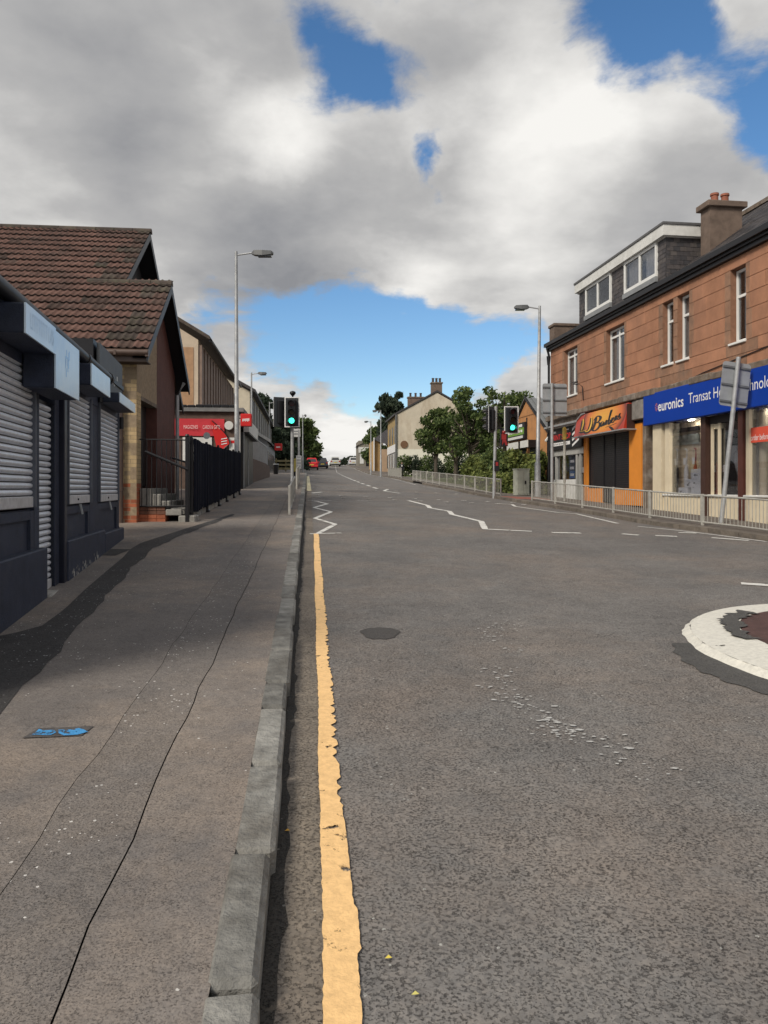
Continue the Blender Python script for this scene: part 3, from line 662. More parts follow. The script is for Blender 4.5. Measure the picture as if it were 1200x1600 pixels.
# roof edge, gutter, upstand
MB(LS).box(U0-.05,U1,-6,.07,3.0,3.06).build('flat_roof',BLACK,shop)
g=MB(LS); g.tube([(U0,.13,2.965),(uls(10.1),.13,2.945)],.062,10); g.tube([(uls(8.5),.13,2.95),(uls(8.6),.13,2.95)],.072,10); g.tube([(uls(10.02),.13,2.945),(uls(10.12),.13,2.945)],.075,10)
g.build('gutter',BLACK,shop,True)
g=MB(LS); g.tube([(uls(10.0),.12,2.92),(uls(10.0),.05,2.8),(uls(10.0),.04,2.62)],.03,8); g.build('downpipe',BLACK,shop,True)
MB(LS).box(uls(9.85),U1,-2.2,-.02,3.06,3.42).build('roof_upstand',BLACK,shop)
GREYF=mat('grey_fascia_panel',(.075,.08,.085),.55,.2,5)
pn=MB(LS).box(uls(9.9),uls(11.80),.012,.05,2.70,3.38).build('fascia_panel',GREYF,shop)
mb=MB(LS); random.seed(4)
for k in range(7): 
    u=uls(10.5)+k*.13; z=3.02+random.uniform(-.06,.06); mb.box(u,u+.05,.05,.054,z,z+.07)
mb.build('torn_sticker',WHITEP,pn)
MB(LS).tube([(uls(11.66),.06,2.58),(uls(11.66),.06,2.40)],.03,8).build('alarm_box',BLACK,shop)
mb=MB(LS); mb.tube([(U0,.02,2.94),(uls(5.2),.1,2.90),(uls(5.5),.03,2.93)],.008,5); mb.build('loose_cable',BLACK,shop)
mb=MB(LS); mb.disc((uls(6.98),.0,2.50),(0,1,0),.03,.025,.05,10); mb.build('alarm_sounder',GREYM,shop)
# flaked paint at the foot of the plinth
random.seed(8); mb=MB(LS)
for k in range(26):
    u=uls(8.1)+random.random()*1.6; X,Y_,_=LS((u,.07,0)); z=zp(X,Y_)+random.random()*.09+.005; r=random.uniform(.008,.03)
    mb.add([(u-r,.0715,z-r*.6),(u+r*.7,.0715,z-r),(u+r,.0715,z+r*.8),(u-r*.4,.0715,z+r*1.3)],[(0,1,2,3)])
mb.build('paint_flake',mat('bare_plaster',(.40,.39,.37),.9,.2,20),shop,norm=False,kind='stuff')
# ================================================================== BRICK HOUSE
BH=Fr((-4.64,14.4),(-.0995,.995),(.995,.0995))
house=thing('brick_house','buff brick house with steep brown tiled roof and projecting street gable','house',(-5.5,15.5,.8))
ZG=.70
RF=lambda u:4.02+.742*(u+.433)      # roof plane facing the camera
# side wall facing the camera, in bricks where seen
sw=MB(BH).box(-7,0.0,.02,.3,ZG,3.95)
sw=MB(BH); sw.box(.02,.3,-7,-.02,ZG,3.95); wall=sw.build('side_wall',MORTAR,house)
bw,bh=.215,.065; zc=ZG+.0; r=0; random.seed(1)
bm_full=None
while zc<3.9:
    x=-.0; first=.215 if r%2==0 else .1025; n=0
    while x>-.86:
        w=first if n==0 else bw
        m=YBRICK if zc>1.53 else RBRICK
        MB(BH).box(.0+random.uniform(-.003,.002),.05,x-w,x,zc,zc+bh).build('brick',m,wall,norm=False)
        x-=w+.01; n+=1
    zc+=.075; r+=1
MB(BH).box(.012,.02,-7,-.88,ZG,1.53).build('base_course',RBRICK,wall)
MB(BH).box(.012,.02,-7,-.88,1.53,3.95).build('brick_face',YWALL,wall)
# gable wall towards the street with door opening u .37-1.95, z 1.54-3.27
def gz(u): return min(RF(u),RF(2.08)-.742*(u-2.08))-.12
mb=MB(BH)
def wallpoly(mb,us,z0,top,n0,n1):
    for a,b in zip(us,us[1:]):
        P=[(a,n0,z0),(b,n0,z0),(b,n0,top(b)),(a,n0,top(a)),(a,n1,z0),(b,n1,z0),(b,n1,top(b)),(a,n1,top(a))]
        mb.add(P,[(0,1,2,3),(7,6,5,4),(0,4,5,1),(1,5,6,2),(2,6,7,3),(3,7,4,0)])
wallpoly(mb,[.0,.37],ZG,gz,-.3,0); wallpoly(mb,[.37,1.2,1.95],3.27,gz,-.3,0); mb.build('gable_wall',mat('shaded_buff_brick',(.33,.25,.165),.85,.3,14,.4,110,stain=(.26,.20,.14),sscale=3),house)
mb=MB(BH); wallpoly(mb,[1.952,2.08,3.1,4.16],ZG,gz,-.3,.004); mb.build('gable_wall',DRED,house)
# visible courses on the buff end strip beside the door
random.seed(6); zc=ZG
while zc<3.26:
    MB(BH).box(.012,.36,-.01,.004+random.uniform(0,.003),zc,zc+bh).build('brick',YBRICK if zc>1.53 else RBRICK,house,norm=False); zc+=.075
d=MB(BH).box(.40,1.93,-.28,-.22,1.54,3.24).build('door',mat('dark_door',(.035,.03,.03),.5,.2,6),house)
MB(BH).box(.37,.43,-.25,-.05,1.54,3.27).build('door_frame',WHITEP if False else STEP,d); MB(BH).box(1.10,1.14,-.24,-.20,1.54,3.24).build('door_stile',GREYM,d)
MB(BH).box(.37,1.95,-.2,.008,3.20,3.275).build('lintel',LEDGE,house)
mb=MB(BH); mb.box(4.0,4.3,-7,-.3,ZG,3.9); mb.build('rear_wall',YWALL,house)
# set-back main gable
mb=MB(BH); wallpoly(mb,[2.2,3.4,4.74,6.2,9.6],3.5,lambda u:min(RF(u),RF(4.74)-.742*(u-4.74))-.15,-1.4,-1.1); mb.build('upper_gable_wall',mat('dark_gable_board',(.03,.03,.035),.8,.2,6),house)
MB(BH).box(3.4,3.55,-1.10,-1.06,6.3,6.9).build('gable_louvre',STEP,house)
# roof decks
def deck(n0,n1,ua,ub_,zf,th=.05,name='roof_deck',m=None):
    P=[(ua,n0,zf(ua)),(ub_,n0,zf(ub_)),(ub_,n1,zf(ub_)),(ua,n1,zf(ua))]
    return MB(BH).prism([Vector(p)-Vector((0,0,th)) for p in P],(0,0,th)).build(name,m or BLACK,house)
deck(-8,.28,-.42,2.08,lambda u:RF(u)-.03)
deck(-8,-.70,2.08,4.74,lambda u:RF(u)-.03)
bk=lambda u:RF(2.08)-.742*(u-2.08); bk2=lambda u:RF(4.74)-.742*(u-4.74)
deck(-4,.28,2.085,4.60,lambda u:bk(u)-.0,.08,'rear_slope',TILED)
deck(-8,-.70,4.745,9.9,lambda u:bk2(u)-.0,.08,'rear_slope',TILED)
# tiles: one object each, sharing two meshes
ang=math.atan(.742); gauge=.3255; tw=.278
def tilemesh(n0):
    mb=MB(BH); pts=[]
    for i in range(13):
        x=i/12*tw*1.02; ph=(i/6)%1; hgt=.016+.030*max(0,math.sin(math.pi*min(1,max(0,(ph-.36)/.56)))) ; pts.append((x,hgt))
    L1=gauge*1.16; rows=[]
    c,s=math.cos(ang),math.sin(ang)
    def P(x,h,l,lift): # l along the slope, h normal
        hh=h+lift*1.25; return (-.433+l*c-hh*s, -x, 4.02+l*s+hh*c)
    front=[P(x,h,0,.026) for x,h in pts]; back=[P(x,h,L1,-.010) for x,h in pts]; under=[P(x,max(0,h-.024),0,.026) for x,h in pts]
    n=len(pts); mb.add(front+back+under,[(i,i+1,n+i+1,n+i) for i in range(n-1)]); b_=mb.v; mb.f+=[[i,2*n+i,2*n+i+1,i+1] for i in range(n-1)]; mb.mi+=[1]*(n-1)
    return mb
random.seed(12)
tm=tilemesh(0); EDGE=mat('shaded_tile_edge',(.035,.026,.023),.95,.3,9); proto=tm.build('roof_tile',[TILE,EDGE],house,norm=True); tme=proto.data  # front edges coloured dark to paint the shadow line under each course
for p in tme.polygons: p.use_smooth=True
tmm=tme.copy(); tmm.materials.clear(); tmm.materials.append(TILEM); tmm.materials.append(EDGE)
tmd=tme.copy(); tmd.materials.clear(); tmd.materials.append(TILED); tmd.materials.append(EDGE)
TP=[]
rows=20
for r in range(rows):
    u=-.433+r*gauge*math.cos(ang)
    right=.30 if u<1.95 else -.68
    left=-2.45-.381*u-.35
    n=right; k=0
    while n>left and len(TP)<299:
        TP.append((r,n,k)); n-=tw; k+=1
base=None
e=Vector((.995,.0995,0)); dv=Vector((-.0995,.995,0))
stuff=MB()
first=True
for r,n,k in TP:
    off=e*n+dv*(r*gauge*math.cos(ang))+Vector((0,0,r*gauge*math.sin(ang)))
    off+=e*random.uniform(-.004,.004)+Vector((0,0,random.uniform(-.004,.005)))
    edge=random.random()<(.85,.6,.38,.2,.1)[min(k,4)]*.8+.02; deep=random.random()<.45 and k<3
    if first: proto.location=off; first=False; continue
    q=link('roof_tile',(tmd if deep else tmm) if edge else tme,house); q.location=off
# hidden-side remainder of the roof as joined tiles
far_=MB(); vv=[Vector(v.co) for v in tme.vertices]; ff=[list(p.vertices) for p in tme.polygons]
for r in range(rows):
    u=-.433+r*gauge*math.cos(ang); lastn=min([n for (rr,n,k) in TP if rr==r],default=.3)
    for k in range(1,12):
        off=e*(lastn-tw*k)+dv*(r*gauge*math.cos(ang))+Vector((0,0,r*gauge*math.sin(ang))); b0=len(far_.v)
        far_.v+=[tuple(v+off+BASE[house.name]) for v in vv]; far_.f+=[[b0+i for i in f] for f in ff]; far_.mi+=[0]*len(ff)
far_.mi=[0]*len(far_.f); far_.build('roof_tiles',TILE,house,True,kind='stuff',norm=False)
# ridges
def ridge(u,z,n0,n1):
    n=n0; 
    while n>n1:
        L1=.44; mb=MB(BH); rr=[]
        for nn in (n,n-L1+.01):
            rr.append([(u+.12*math.cos(a),nn,z-.08+.11*math.sin(a)) for a in [math.pi*i/6 for i in range(7)]]+[(u-.10,nn,z-.08),(u+.10,nn,z-.08)])
        mb.loft(rr); mb.build('ridge_tile',TILED,house); n-=L1
ridge(2.08,RF(2.08)+.05,.30,-1.4); ridge(4.74,RF(4.74)+.05,-.66,-6.5)
# barge boards, soffits, verge
def barge(ua,ub_,zf,n,m=BLACK,h=.2):
    P=[(ua,n,zf(ua)-h),(ub_,n,zf(ub_)-h),(ub_,n,zf(ub_)),(ua,n,zf(ua))]
    MB(BH).prism(P,(0,0,0)) if False else None
    mb=MB(BH); Q=[(a,n-.03,c) for a,b,c in P]; mb.add(P+Q,[(0,1,2,3),(7,6,5,4),(0,4,5,1),(1,5,6,2),(2,6,7,3),(3,7,4,0)]); return mb.build('barge_board',m,house)
barge(-.44,2.08,lambda u:RF(u)-.005,.295); barge(2.08,4.6,lambda u:bk(u),.295)
barge(2.1,4.74,lambda u:RF(u)-.005,-.685); barge(4.74,9.9,lambda u:bk2(u),-.685)
mb=MB(BH)
for ua,ub_,zf,n0,n1 in ((-.42,2.08,RF,.26,.006),(2.08,4.58,bk,.26,.006),(2.1,4.74,RF,-.70,-1.09),(4.74,9.8,bk2,-.70,-1.09)):
    mb.add([(ua,n0,zf(ua)-.15),(ub_,n0,zf(ub_)-.15),(ub_,n1,zf(ub_)-.15),(ua,n1,zf(ua)-.15)],[(0,1,2,3)])
mb.build('soffit',BLACK,house)
mb=MB(BH); mb.box(-.36,-.335,-8,.27,3.82,4.02); mb.build('eaves_board',BROWNP,house)
mb=MB(BH); mb.box(-.335,.0,-8,.26,3.82,3.84); mb.build('eaves_soffit',mat('brown_soffit',(.05,.03,.025),.6,.2,4),house)
mb=MB(BH); mb.tube([(-.43,-8,3.985),(-.43,.30,3.975)],.062,10); mb.box(-.47,-.38,.25,.31,3.9,4.03)
for k in range(7): mb.box(-.5,-.36,-.3-.8*k,-.26-.8*k,3.92,4.0)
mb.build('gutter',BROWNP,house,True)
mb=MB(BH); mb.tube([(-.42,-.62,3.96),(-.42,-.62,3.80),(-.38,-.58,3.72),(-.10,-.32,3.50),(-.06,-.27,3.40),(-.06,-.27,ZG)],.042,10)
for z in (3.3,2.4,1.45): mb.tube([(-.06,-.27,z),(-.06,-.27,z+.06)],.055,10)
mb.build('downpipe',BROWNP,house,True)
mb=MB(BH); mb.tube([(4.2,.22,4.05),(4.18,.06,3.75),(4.17,.06,3.3),(4.17,.06,1.0)],.045,10); mb.build('downpipe',GREYM,house,True)
MB(BH).tube([(-.1,-.86,3.55),(-.01,-.86,3.55)],.16,16).build('wall_lamp',WHITEP,house)
# steps and landing
st=thing('entrance_steps','short stone steps on a red brick base up to the gable door','steps',BH((1,.5,.8)))
mb=MB(BH); mb.box(.20,1.9,.01,.50,.6,1.06); mb.build('base',RBRICK,st)
random.seed(3)
for k in range(5):
    for i in range(3):
        n0=.01+.162*i
        MB(BH).box(.19+random.uniform(-.003,.003),.24,n0,n0+.153,.78+k*.075-.0,.845+k*.075).build('brick',RBRICK if k<3 else mat('dirty_red_brick',(.16,.075,.05),.9,.3,9,.3,90),st,norm=False)
for n0,n1,z0,z1 in [(.01,.25,1.14,1.50),(.25,.42,1.14,1.39),(.42,.58,1.14,1.26),(.58,.86,1.0,1.12)]:
    MB(BH).cbox(.22,1.88,n0,n1-.006,z0,z1,.012).build('step',STEP,st)
MB(BH).box(.22,1.88,.01,.58,1.05,1.14).build('slab_bed',BLACK,st)
MB(BH).cbox(.18,.75,.50,.80,.98,1.10,.015).build('coping_stone',STEP,st); MB(BH).cbox(.16,.7,.74,1.06,.80,.98,.02).build('coping_stone',STEP,st)
# railing up the steps
rl=thing('step_railing','black steel bar railing with sloping handrail beside the gable steps','railing',BH((.2,.5,1.1)))
mb=MB(BH); mb.tube([(.17,.02,2.43),(.17,.90,2.42)],.014,6); mb.build('top_rail',BLACK,rl)
mb=MB(BH); mb.tube([(.14,.12,2.20),(.14,.92,1.86)],.026,8); mb.build('handrail',BLACK,rl)
mb=MB(BH); mb.tube([(.17,.02,1.16),(.17,.90,1.16)],.014,6); mb.build('bottom_rail',BLACK,rl)
mb=MB(BH); mb.tube([(1.0,.45,2.12),(.9,.92,1.98)],.02,6); mb.build('handrail',BLACK,rl)
bar0=None
for i in range(10):
    n=.06+.092*i
    if bar0 is None: bar0=MB(BH).tube([(.17,n,1.15),(.17,n,2.42)],.009,6).build('bar',BLACK,rl); B0=n
    else:
        q=link('bar',bar0.data,rl); q.location=e*(n-B0)
mb=MB(BH); mb.cbox(.14,.21,.87,.94,.72,2.48,.01); mb.ball((.175,.905,2.50),.045,8); mb.build('post',BLACK,rl)
mb=MB(BH)
for i in range(4):
    mb.tube([(.5+.2*i,.9,1.1),(.5+.2*i,.9,2.42)],.010,6); mb.tube([(.5+.2*i,.9,2.42),(.5+.2*i,.9,2.52)],[.026,.004],6)
mb.tube([(.2,.9,2.40),(1.3,.9,2.40)],.013,6); mb.build('gate_bars',BLACK,rl)
# dark sheeted fence running up the street
fp=[(-3.78,15.05),(-3.93,17.0),(-4.06,18.8),(-4.2,20.4),(-4.32,22.0),(-4.46,23.6)]
fence=thing('sheeted_fence','tall black fence of dark ribbed sheets on posts beside the left pavement','fence',(-4.1,19,1))
ftop=[2.48,2.47,2.50,2.53,2.56,2.60]
NAVYS=mat('dark_fence_sheet',(.007,.009,.018),.75,.3,4,spec=.12)
for i,((xa,ya),(xb,yb)) in enumerate(zip(fp,fp[1:])):
    fr=Fr((xa,ya),(xb-xa,yb-ya),(1,.08)); L1=math.hypot(xb-xa,yb-ya); n=36; mb=MB(fr); za,zb=zp(xa,ya)+.16,zp(xb,yb)+.16
    for j in range(n+1):
        t=j/n; d=[0,.03,.03,0][j%4]+.02*math.sin(9*t+i*2); u=t*L1
        mb.v+=[fr((u,d+.05,lerp(za,zb,t)+.02*math.sin(j))),fr((u,d+.05,lerp(ftop[i],ftop[i+1],t)-.02*math.sin(3.14*t)))]
    for j in range(n): mb.f.append((2*j,2*j+2,2*j+3,2*j+1)); mb.mi.append(0)
    mb.build('fence_sheet',NAVYS,fence,norm=False)
    mb=MB(fr); mb.tube([(0,-.07,za+.2),(L1,-.07,zb+.2)],.02,6); mb.tube([(0,-.07,ftop[i]-.25),(L1,-.07,ftop[i+1]-.25)],.02,6); mb.build('rail',BLACK,fence)
    mb=MB(fr)
    for k in range(3):
        t=(k+.5)/3; u=t*L1; z=lerp(za,zb,t); mb.box(u-.28,u+.28,-.14,.0,z-.32,z-.04)
    mb.build('base_kerb',STEP,fence)
for i,(x,y) in enumerate(fp):
    mb=MB(); z=zp(x,y); mb.cbox(x-.04,x+.04,y-.04,y+.04,z-.05,ftop[i]+.01,.008); mb.ball((x,y,ftop[i]+.03),.035,8); mb.cbox(x-.07,x+.07,y-.07,y+.07,z-.03,z+.06,.02); mb.build('post',BLACK,fence)
lt=MB(); lt.disc((-3.93,17.0,2.66),(.3,-1,0),.07,.075,.12,14); lt.build('round_lamp',GREYM,fence,True)
# ================================================================== SANDSTONE BUILDING (right)
RBY=31.43
RB=Fr((11-.133*RBY,RBY),(.133,-1),(-1,-.133))     # u runs down the street towards the camera, n out to the street
K_=1.0088
def uf(px,d=0.0): return (RBY-(11.0+d)*1200/(px-440))*K_   # d metres behind the wall face
def zf_(px,py,c=11.0): return 1.5+(763-py)*(c*1200/(px-440))/1200
sb=thing('sandstone_building','two-storey red sandstone building with slate roof above the shops','building',RB((7,0,1)))
UE=19.5; ZE=7.12
ops=[]
def owin(pa,pb,extra=.10): 
    a,b=uf(pa)-.02,uf(pb)+extra; ops.append((a,b,5.02,6.84)); return a,b
W1=owin(881,900); W2=owin(946.5,972.6); W3=owin(1035,1048,.12); W4=owin(1058,1072.5,.12); W5=owin(1141,1160,.12)
W6=(16.3,17.0); ops.append((W6[0],W6[1],5.02,6.84))
# backing wall with openings, built from cells
def wall_cells(fr,u0,u1,z0,z1,ops,n0,n1,name,m,par):
    us=sorted({u0,u1,*[o[0] for o in ops],*[o[1] for o in ops]}); zs=sorted({z0,z1,*[o[2] for o in ops],*[o[3] for o in ops]})
    mb=MB(fr)
    for a,b in zip(us,us[1:]):
        run=None
        for c,d in zip(zs,zs[1:]):
            if any(o[0]<=a+1e-6 and o[1]>=b-1e-6 and o[2]<=c+1e-6 and o[3]>=d-1e-6 for o in ops):
                if run: mb.box(a,b,n0,n1,*run); run=None
            else: run=(run[0],d) if run else (c,d)
        if run: mb.box(a,b,n0,n1,*run)
    return mb.build(name,m,par)
wall=wall_cells(RB,0,UE,4.30,ZE,ops,-.32,-.03,'front_wall',SJOINT,sb)
# ashlar blocks
random.seed(21)
zs=[4.42,4.72,5.02,5.38,5.74,6.12,6.48,6.84,7.10]; cnt=0
for r,(za,zb) in enumerate(zip(zs,zs[1:])):
    holes=sorted([(o[0],o[1]) for o in ops if o[2]<zb-.01 and o[3]>za+.01])
    segs=[];p=.0
    for a,b in holes: segs.append((p,a)); p=b
    segs.append((p,UE))
    for a,b in segs:
        if b-a<.02: continue
        cuts=[a]
        la=any(abs(a-h[1])<.01 for h in holes); lb=any(abs(b-h[0])<.01 for h in holes)
        x=a+(random.choice([.16,.24]) if la else random.uniform(.3,.9)); end=b-(random.choice([.16,.24]) if lb else .25)
        if b-a<.5: cuts=[a,b]
        else:
            if la: cuts.append(x); x+=random.uniform(.5,1.0)
            while x<end-.2: cuts.append(x); x+=random.uniform(.62,1.15)
            if lb: cuts.append(end)
            cuts.append(b)
        for i,(c,d) in enumerate(zip(cuts,cuts[1:])):
            edge=(la and i==0) or (lb and i==len(cuts)-2)
            near=any(o[0]-.3<(c+d)/2<o[1]+.3 for o in ops) and za<5.02
            m=SANDD if (edge or near) else SAND
            MB(RB).cbox(c+.004,d-.004,-.06,random.uniform(-.004,.006),za+.004,zb-.004,.006).build('stone_block',m,wall,norm=False); cnt+=1
def window(fr,a,b,z0,z1,nd,par,mull=(),trans=(),curtain=None,fw=.06,sill=True,room=True):
    f=MB(fr); d0,d1=nd-.07,nd
    f.box(a,a+fw,d0,d1,z0,z1); f.box(b-fw,b,d0,d1,z0,z1); f.box(a+fw,b-fw,d0,d1,z0,z0+fw*1.3); f.box(a+fw,b-fw,d0,d1,z1-fw,z1)
    for m_ in mull: x=lerp(a,b,m_); f.box(x-fw*.55,x+fw*.55,d0+.003,d1-.003,z0+fw*1.3,z1-fw)
    for t in trans: z=lerp(z0,z1,t); f.box(a+fw,b-fw,d0+.006,d1-.006,z-fw*.55,z+fw*.55)
    w=f.build('window',UPVC,par)
    MB(fr).box(a+fw*.5,b-fw*.5,nd-.045,nd-.035,z0+.03,z1-.03).build('pane',GLASS,w)
    if sill: MB(fr).cbox(a-.03,b+.03,nd-.05,.05 if nd<0 else nd+.05,z0-.06,z0-.002,.008).build('sill',UPVC,w)
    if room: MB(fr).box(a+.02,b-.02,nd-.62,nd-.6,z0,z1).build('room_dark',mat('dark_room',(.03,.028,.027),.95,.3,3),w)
    for (ca,cb) in (curtain or []):
        mb=MB(fr); n=14; ua,ub_=lerp(a,b,ca),lerp(a,b,cb)
        for i in range(n+1):
            u=lerp(ua,ub_,i/n); q=nd-.13+.02*math.sin(i*1.7); mb.v+=[fr((u,q,z0+.04)),fr((u,q,z1-.04))]
        for i in range(n): mb.f.append((2*i,2*i+2,2*i+3,2*i+1)); mb.mi.append(0)
        mb.build('curtain',CURT,w,norm=False)
    return w
window(RB,W1[0]+.01,W1[1]-.01,5.04,6.82,-.16,sb,mull=(.5,),trans=(.86,),curtain=[(.02,.3),(.8,.98)])
window(RB,W2[0]+.01,W2[1]-.01,5.04,6.82,-.16,sb,mull=(.5,),trans=(.86,),curtain=[(.03,.22),(.72,.97)])
window(RB,W3[0]+.01,W3[1]-.01,5.04,6.82,-.16,sb,trans=(.70,),curtain=[(.55,.95)])
window(RB,W4[0]+.01,W4[1]-.01,5.04,6.82,-.16,sb,trans=(.70,),curtain=[(.05,.35)])
window(RB,W5[0]+.01,W5[1]-.01,5.04,6.82,-.16,sb,trans=(.64,),curtain=[(.3,.95)])
window(RB,W6[0]+.01,W6[1]-.01,5.04,6.82,-.16,sb,trans=(.64,),curtain=[(.1,.9)])
# end wall, rear, floor band
MB(RB).box(0,.35,-9,-.32,.6,ZE).build('end_wall',SAND,sb); MB(RB).box(UE-.3,UE,-9,-.32,.4,ZE).build('end_wall',SAND,sb); MB(RB).box(.35,UE-.3,-9,-8.7,.4,ZE).build('rear_wall',SAND,sb)
# stone ledge over the shops, broken and stained
random.seed(31); u=-.15
while u<UE:
    L1=random.uniform(.7,1.3); d=random.uniform(.17,.23); MB(RB).cbox(u+.004,min(u+L1,UE)-.004,-.3,d,4.22+random.uniform(-.01,.01),4.41+random.uniform(-.02,.02),.025).build('ledge_stone',LEDGE,sb,norm=False); u+=L1
MB(RB).box(.35,UE,-.3,.03,3.9,4.21).build('shop_beam',LEDGE,sb)
# eaves: black moulded gutter
g=MB(RB); g.box(-.12,UE,-.05,.10,7.10,7.20); g.box(-.12,UE,-.05,.16,7.203,7.27); g.box(-.16,UE,.0,.24,7.273,7.41); g.build('eaves_gutter',BLACK,sb)
g=MB(RB); g.tube([(-.02,.14,7.2),(-.02,.07,6.95),(-.02,.07,6.2),(-.02,.07,1.0)],.05,8); g.tube([(-.02,.08,6.9),(-.02,.08,6.55)],[.09,.06],8); g.build('downpipe',BLACK,sb,True)
# roof
RZ=lambda n:7.36+.74*(-n)
def rdeck(u0,u1,n0,n1,name,m,th=.07):
    P=[Vector(RB((u0,n0,RZ(n0)))),Vector(RB((u1,n0,RZ(n0)))),Vector(RB((u1,n1,RZ(n1)))),Vector(RB((u0,n1,RZ(n1))))]
    return MB().prism([p-Vector((0,0,th)) for p in P],(0,0,th)).build(name,m,sb)
rdeck(0,UE,.05,-4.4,'roof_slope',SLATE)
P=[RB((0,-4.4,RZ(-4.4))),RB((UE,-4.4,RZ(-4.4))),RB((UE,-8.9,7.3)),RB((0,-8.9,7.3))]
MB().prism([Vector(p)-Vector((0,0,.07)) for p in P],(0,0,.07)).build('rear_slope',SLATE,sb)
mb=MB(RB)
for (u0) in (.0,UE-.3): mb.add([(u0,-.1,7.0),(u0,-4.4,RZ(-4.4)-.1),(u0,-8.8,7.0),(u0+.3,-.1,7.0),(u0+.3,-4.4,RZ(-4.4)-.1),(u0+.3,-8.8,7.0)],[(0,1,2),(3,5,4),(0,3,4,1),(1,4,5,2)])
mb.build('gable_top',SAND,sb)
# slates on the visible slope as one joined part
SLV=[mat('slate_%s'%n,c,.6,.3,9,.3,60) for n,c in (('a',(.085,.075,.075)),('b',(.066,.060,.064)),('c',(.105,.092,.088)),('d',(.052,.05,.055)))]
def slates(fr,poly,u0,u1,r0,r1,pos,gw,gh,name,par,th=.012):
    """poly(u,r)->keep; pos(u,r,h)->frame point"""
    mb=MB(fr); r=r0; k=0
    while r<r1:
        u=u0-(gw/2 if k%2 else 0)
        while u<u1:
            a,b=max(u+.004,u0),min(u+gw-.004,u1)
            if b-a>.03 and poly((a+b)/2,r+gh/2):
                t=random.uniform(.7,1.3)*th; mb.k=random.choice((0,0,1,1,2,3))
                mb.add([pos(a,r,t),pos(b,r,t),pos(b,r+gh*1.15,.003),pos(a,r+gh*1.15,.003),pos(a,r,0),pos(b,r,0)],[(0,1,2,3),(4,5,1,0)])
            u+=gw
        r+=gh; k+=1
    return mb.build(name,SLV,par,norm=False,kind='stuff')
random.seed(41)
cs,sn=1/math.hypot(1,.74),.74/math.hypot(1,.74)
slates(RB,lambda u,r:True,0,UE,0,5.4,lambda u,r,h:(u,.05-r*cs+h*sn,RZ(.05-r*cs)+h*cs),.28,.20,'roof_slates',sb,.014)
rt=MB(RB); rt.box(-.02,UE,-4.55,-4.25,RZ(-4.4)-.05,RZ(-4.4)+.08); rt.build('ridge',LEDGE,sb)
MB(RB).box(-.14,.45,-1.2,.0,7.3,8.05).build('end_parapet',CHIM,sb); MB(RB).cbox(-.18,.5,-1.25,.05,8.05,8.17,.02).build('parapet_coping',CHIM,sb)
# dormer
DC=11.42; dn=-.42
def ud(px): return (RBY-DC*1200/(px-440))*K_
D0,D1=ud(904.5)+.05,ud(1041)
ZD=9.02
o1=[(ud(917),ud(955.5),7.95,8.97),(ud(978),ud(1027.5),7.95,8.97)]
dm=wall_cells(RB,D0,D1,7.5,ZD,o1,dn-.12,dn-.015,'dormer',SLATE,sb)
random.seed(42)
slates(RB,lambda u,r:not any(o[0]-.1<u<o[1]+.1 and o[2]-.12<r<o[3] for o in o1),D0,D1,7.45,ZD-.1,lambda u,r,h:(u,dn-.01+h,r),.21,.135,'slate_cladding',dm)
MB(RB).box(D1-.12,D1-.012,-3.5,dn-.12,7.5,ZD).build('cheek',SLATE,dm)
slates(RB,lambda n,r:r>7.5+.74*(-n-.45)-.1,-3.4,dn-.01,7.5,ZD-.1,lambda n,r,h:(D1-.008+h,n,r),.21,.135,'cheek_slates',dm)
MB(RB).box(D0,D0+.1,-3.5,dn-.12,7.5,ZD).build('cheek',SLATE,dm)
f=MB(RB); f.box(D0-.12,D1+.13,dn+.02,dn+.14,ZD-.02,ZD+.30); f.box(D1+.05,D1+.129,-3.6,dn+.018,ZD-.02,ZD+.298); f.build('dormer_fascia',WHITEP,sb)
f=MB(RB); f.box(D0-.14,D1+.16,-3.9,dn+.17,ZD+.302,ZD+.37); f.build('dormer_roof',mat('roof_felt',(.12,.12,.125),.9,.2,6),sb)
f=MB(RB); f.box(D0-.12,D1+.05,-3.6,dn+.02,ZD-.05,ZD-.022); f.build('dormer_soffit',WHITEP,sb)
for o,cu in zip(o1,([],[(.06,.40),(.60,.95)])):
    w=window(RB,o[0]-.03,o[1]+.03,o[2],o[3]+.02,dn+.05,sb,mull=(.5,),fw=.085,curtain=cu,sill=False)
    MB(RB).box(o[0]-.06,o[1]+.06,dn,dn+.09,o[2]-.17,o[2]-.01).build('lead_apron',mat('lead_sheet',(.25,.26,.27),.6,.2,4),w)
MB(RB).tube([(D0+2.6,-2.0,9.3),(D0+2.6,-2.0,10.5)],.012,5).build('aerial',GREYM,sb)
# chimney
ch=MB(RB); cu0,cu1=9.25,9.75; ch.box(cu0,cu1,-2.2,-1.22,7.6,9.55); chm=ch.build('chimney',CHIM,sb)
MB(RB).cbox(cu0-.09,cu1+.09,-2.32,-1.11,9.55,9.72,.015).build('chimney_cap',CHIM,chm)
for n in (-1.50,-1.82): MB(RB).tube([(9.5,n,9.72),(9.5,n,9.95),(9.5,n,9.96),(9.5,n,10.02)],[.105,.10,.125,.12],12).build('chimney_pot',POT,chm,True)
MB(RB).box(cu0-.08,cu1+.10,-2.35,-1.05,7.9,8.12).build('lead_flashing',LEDGE,chm) if False else None
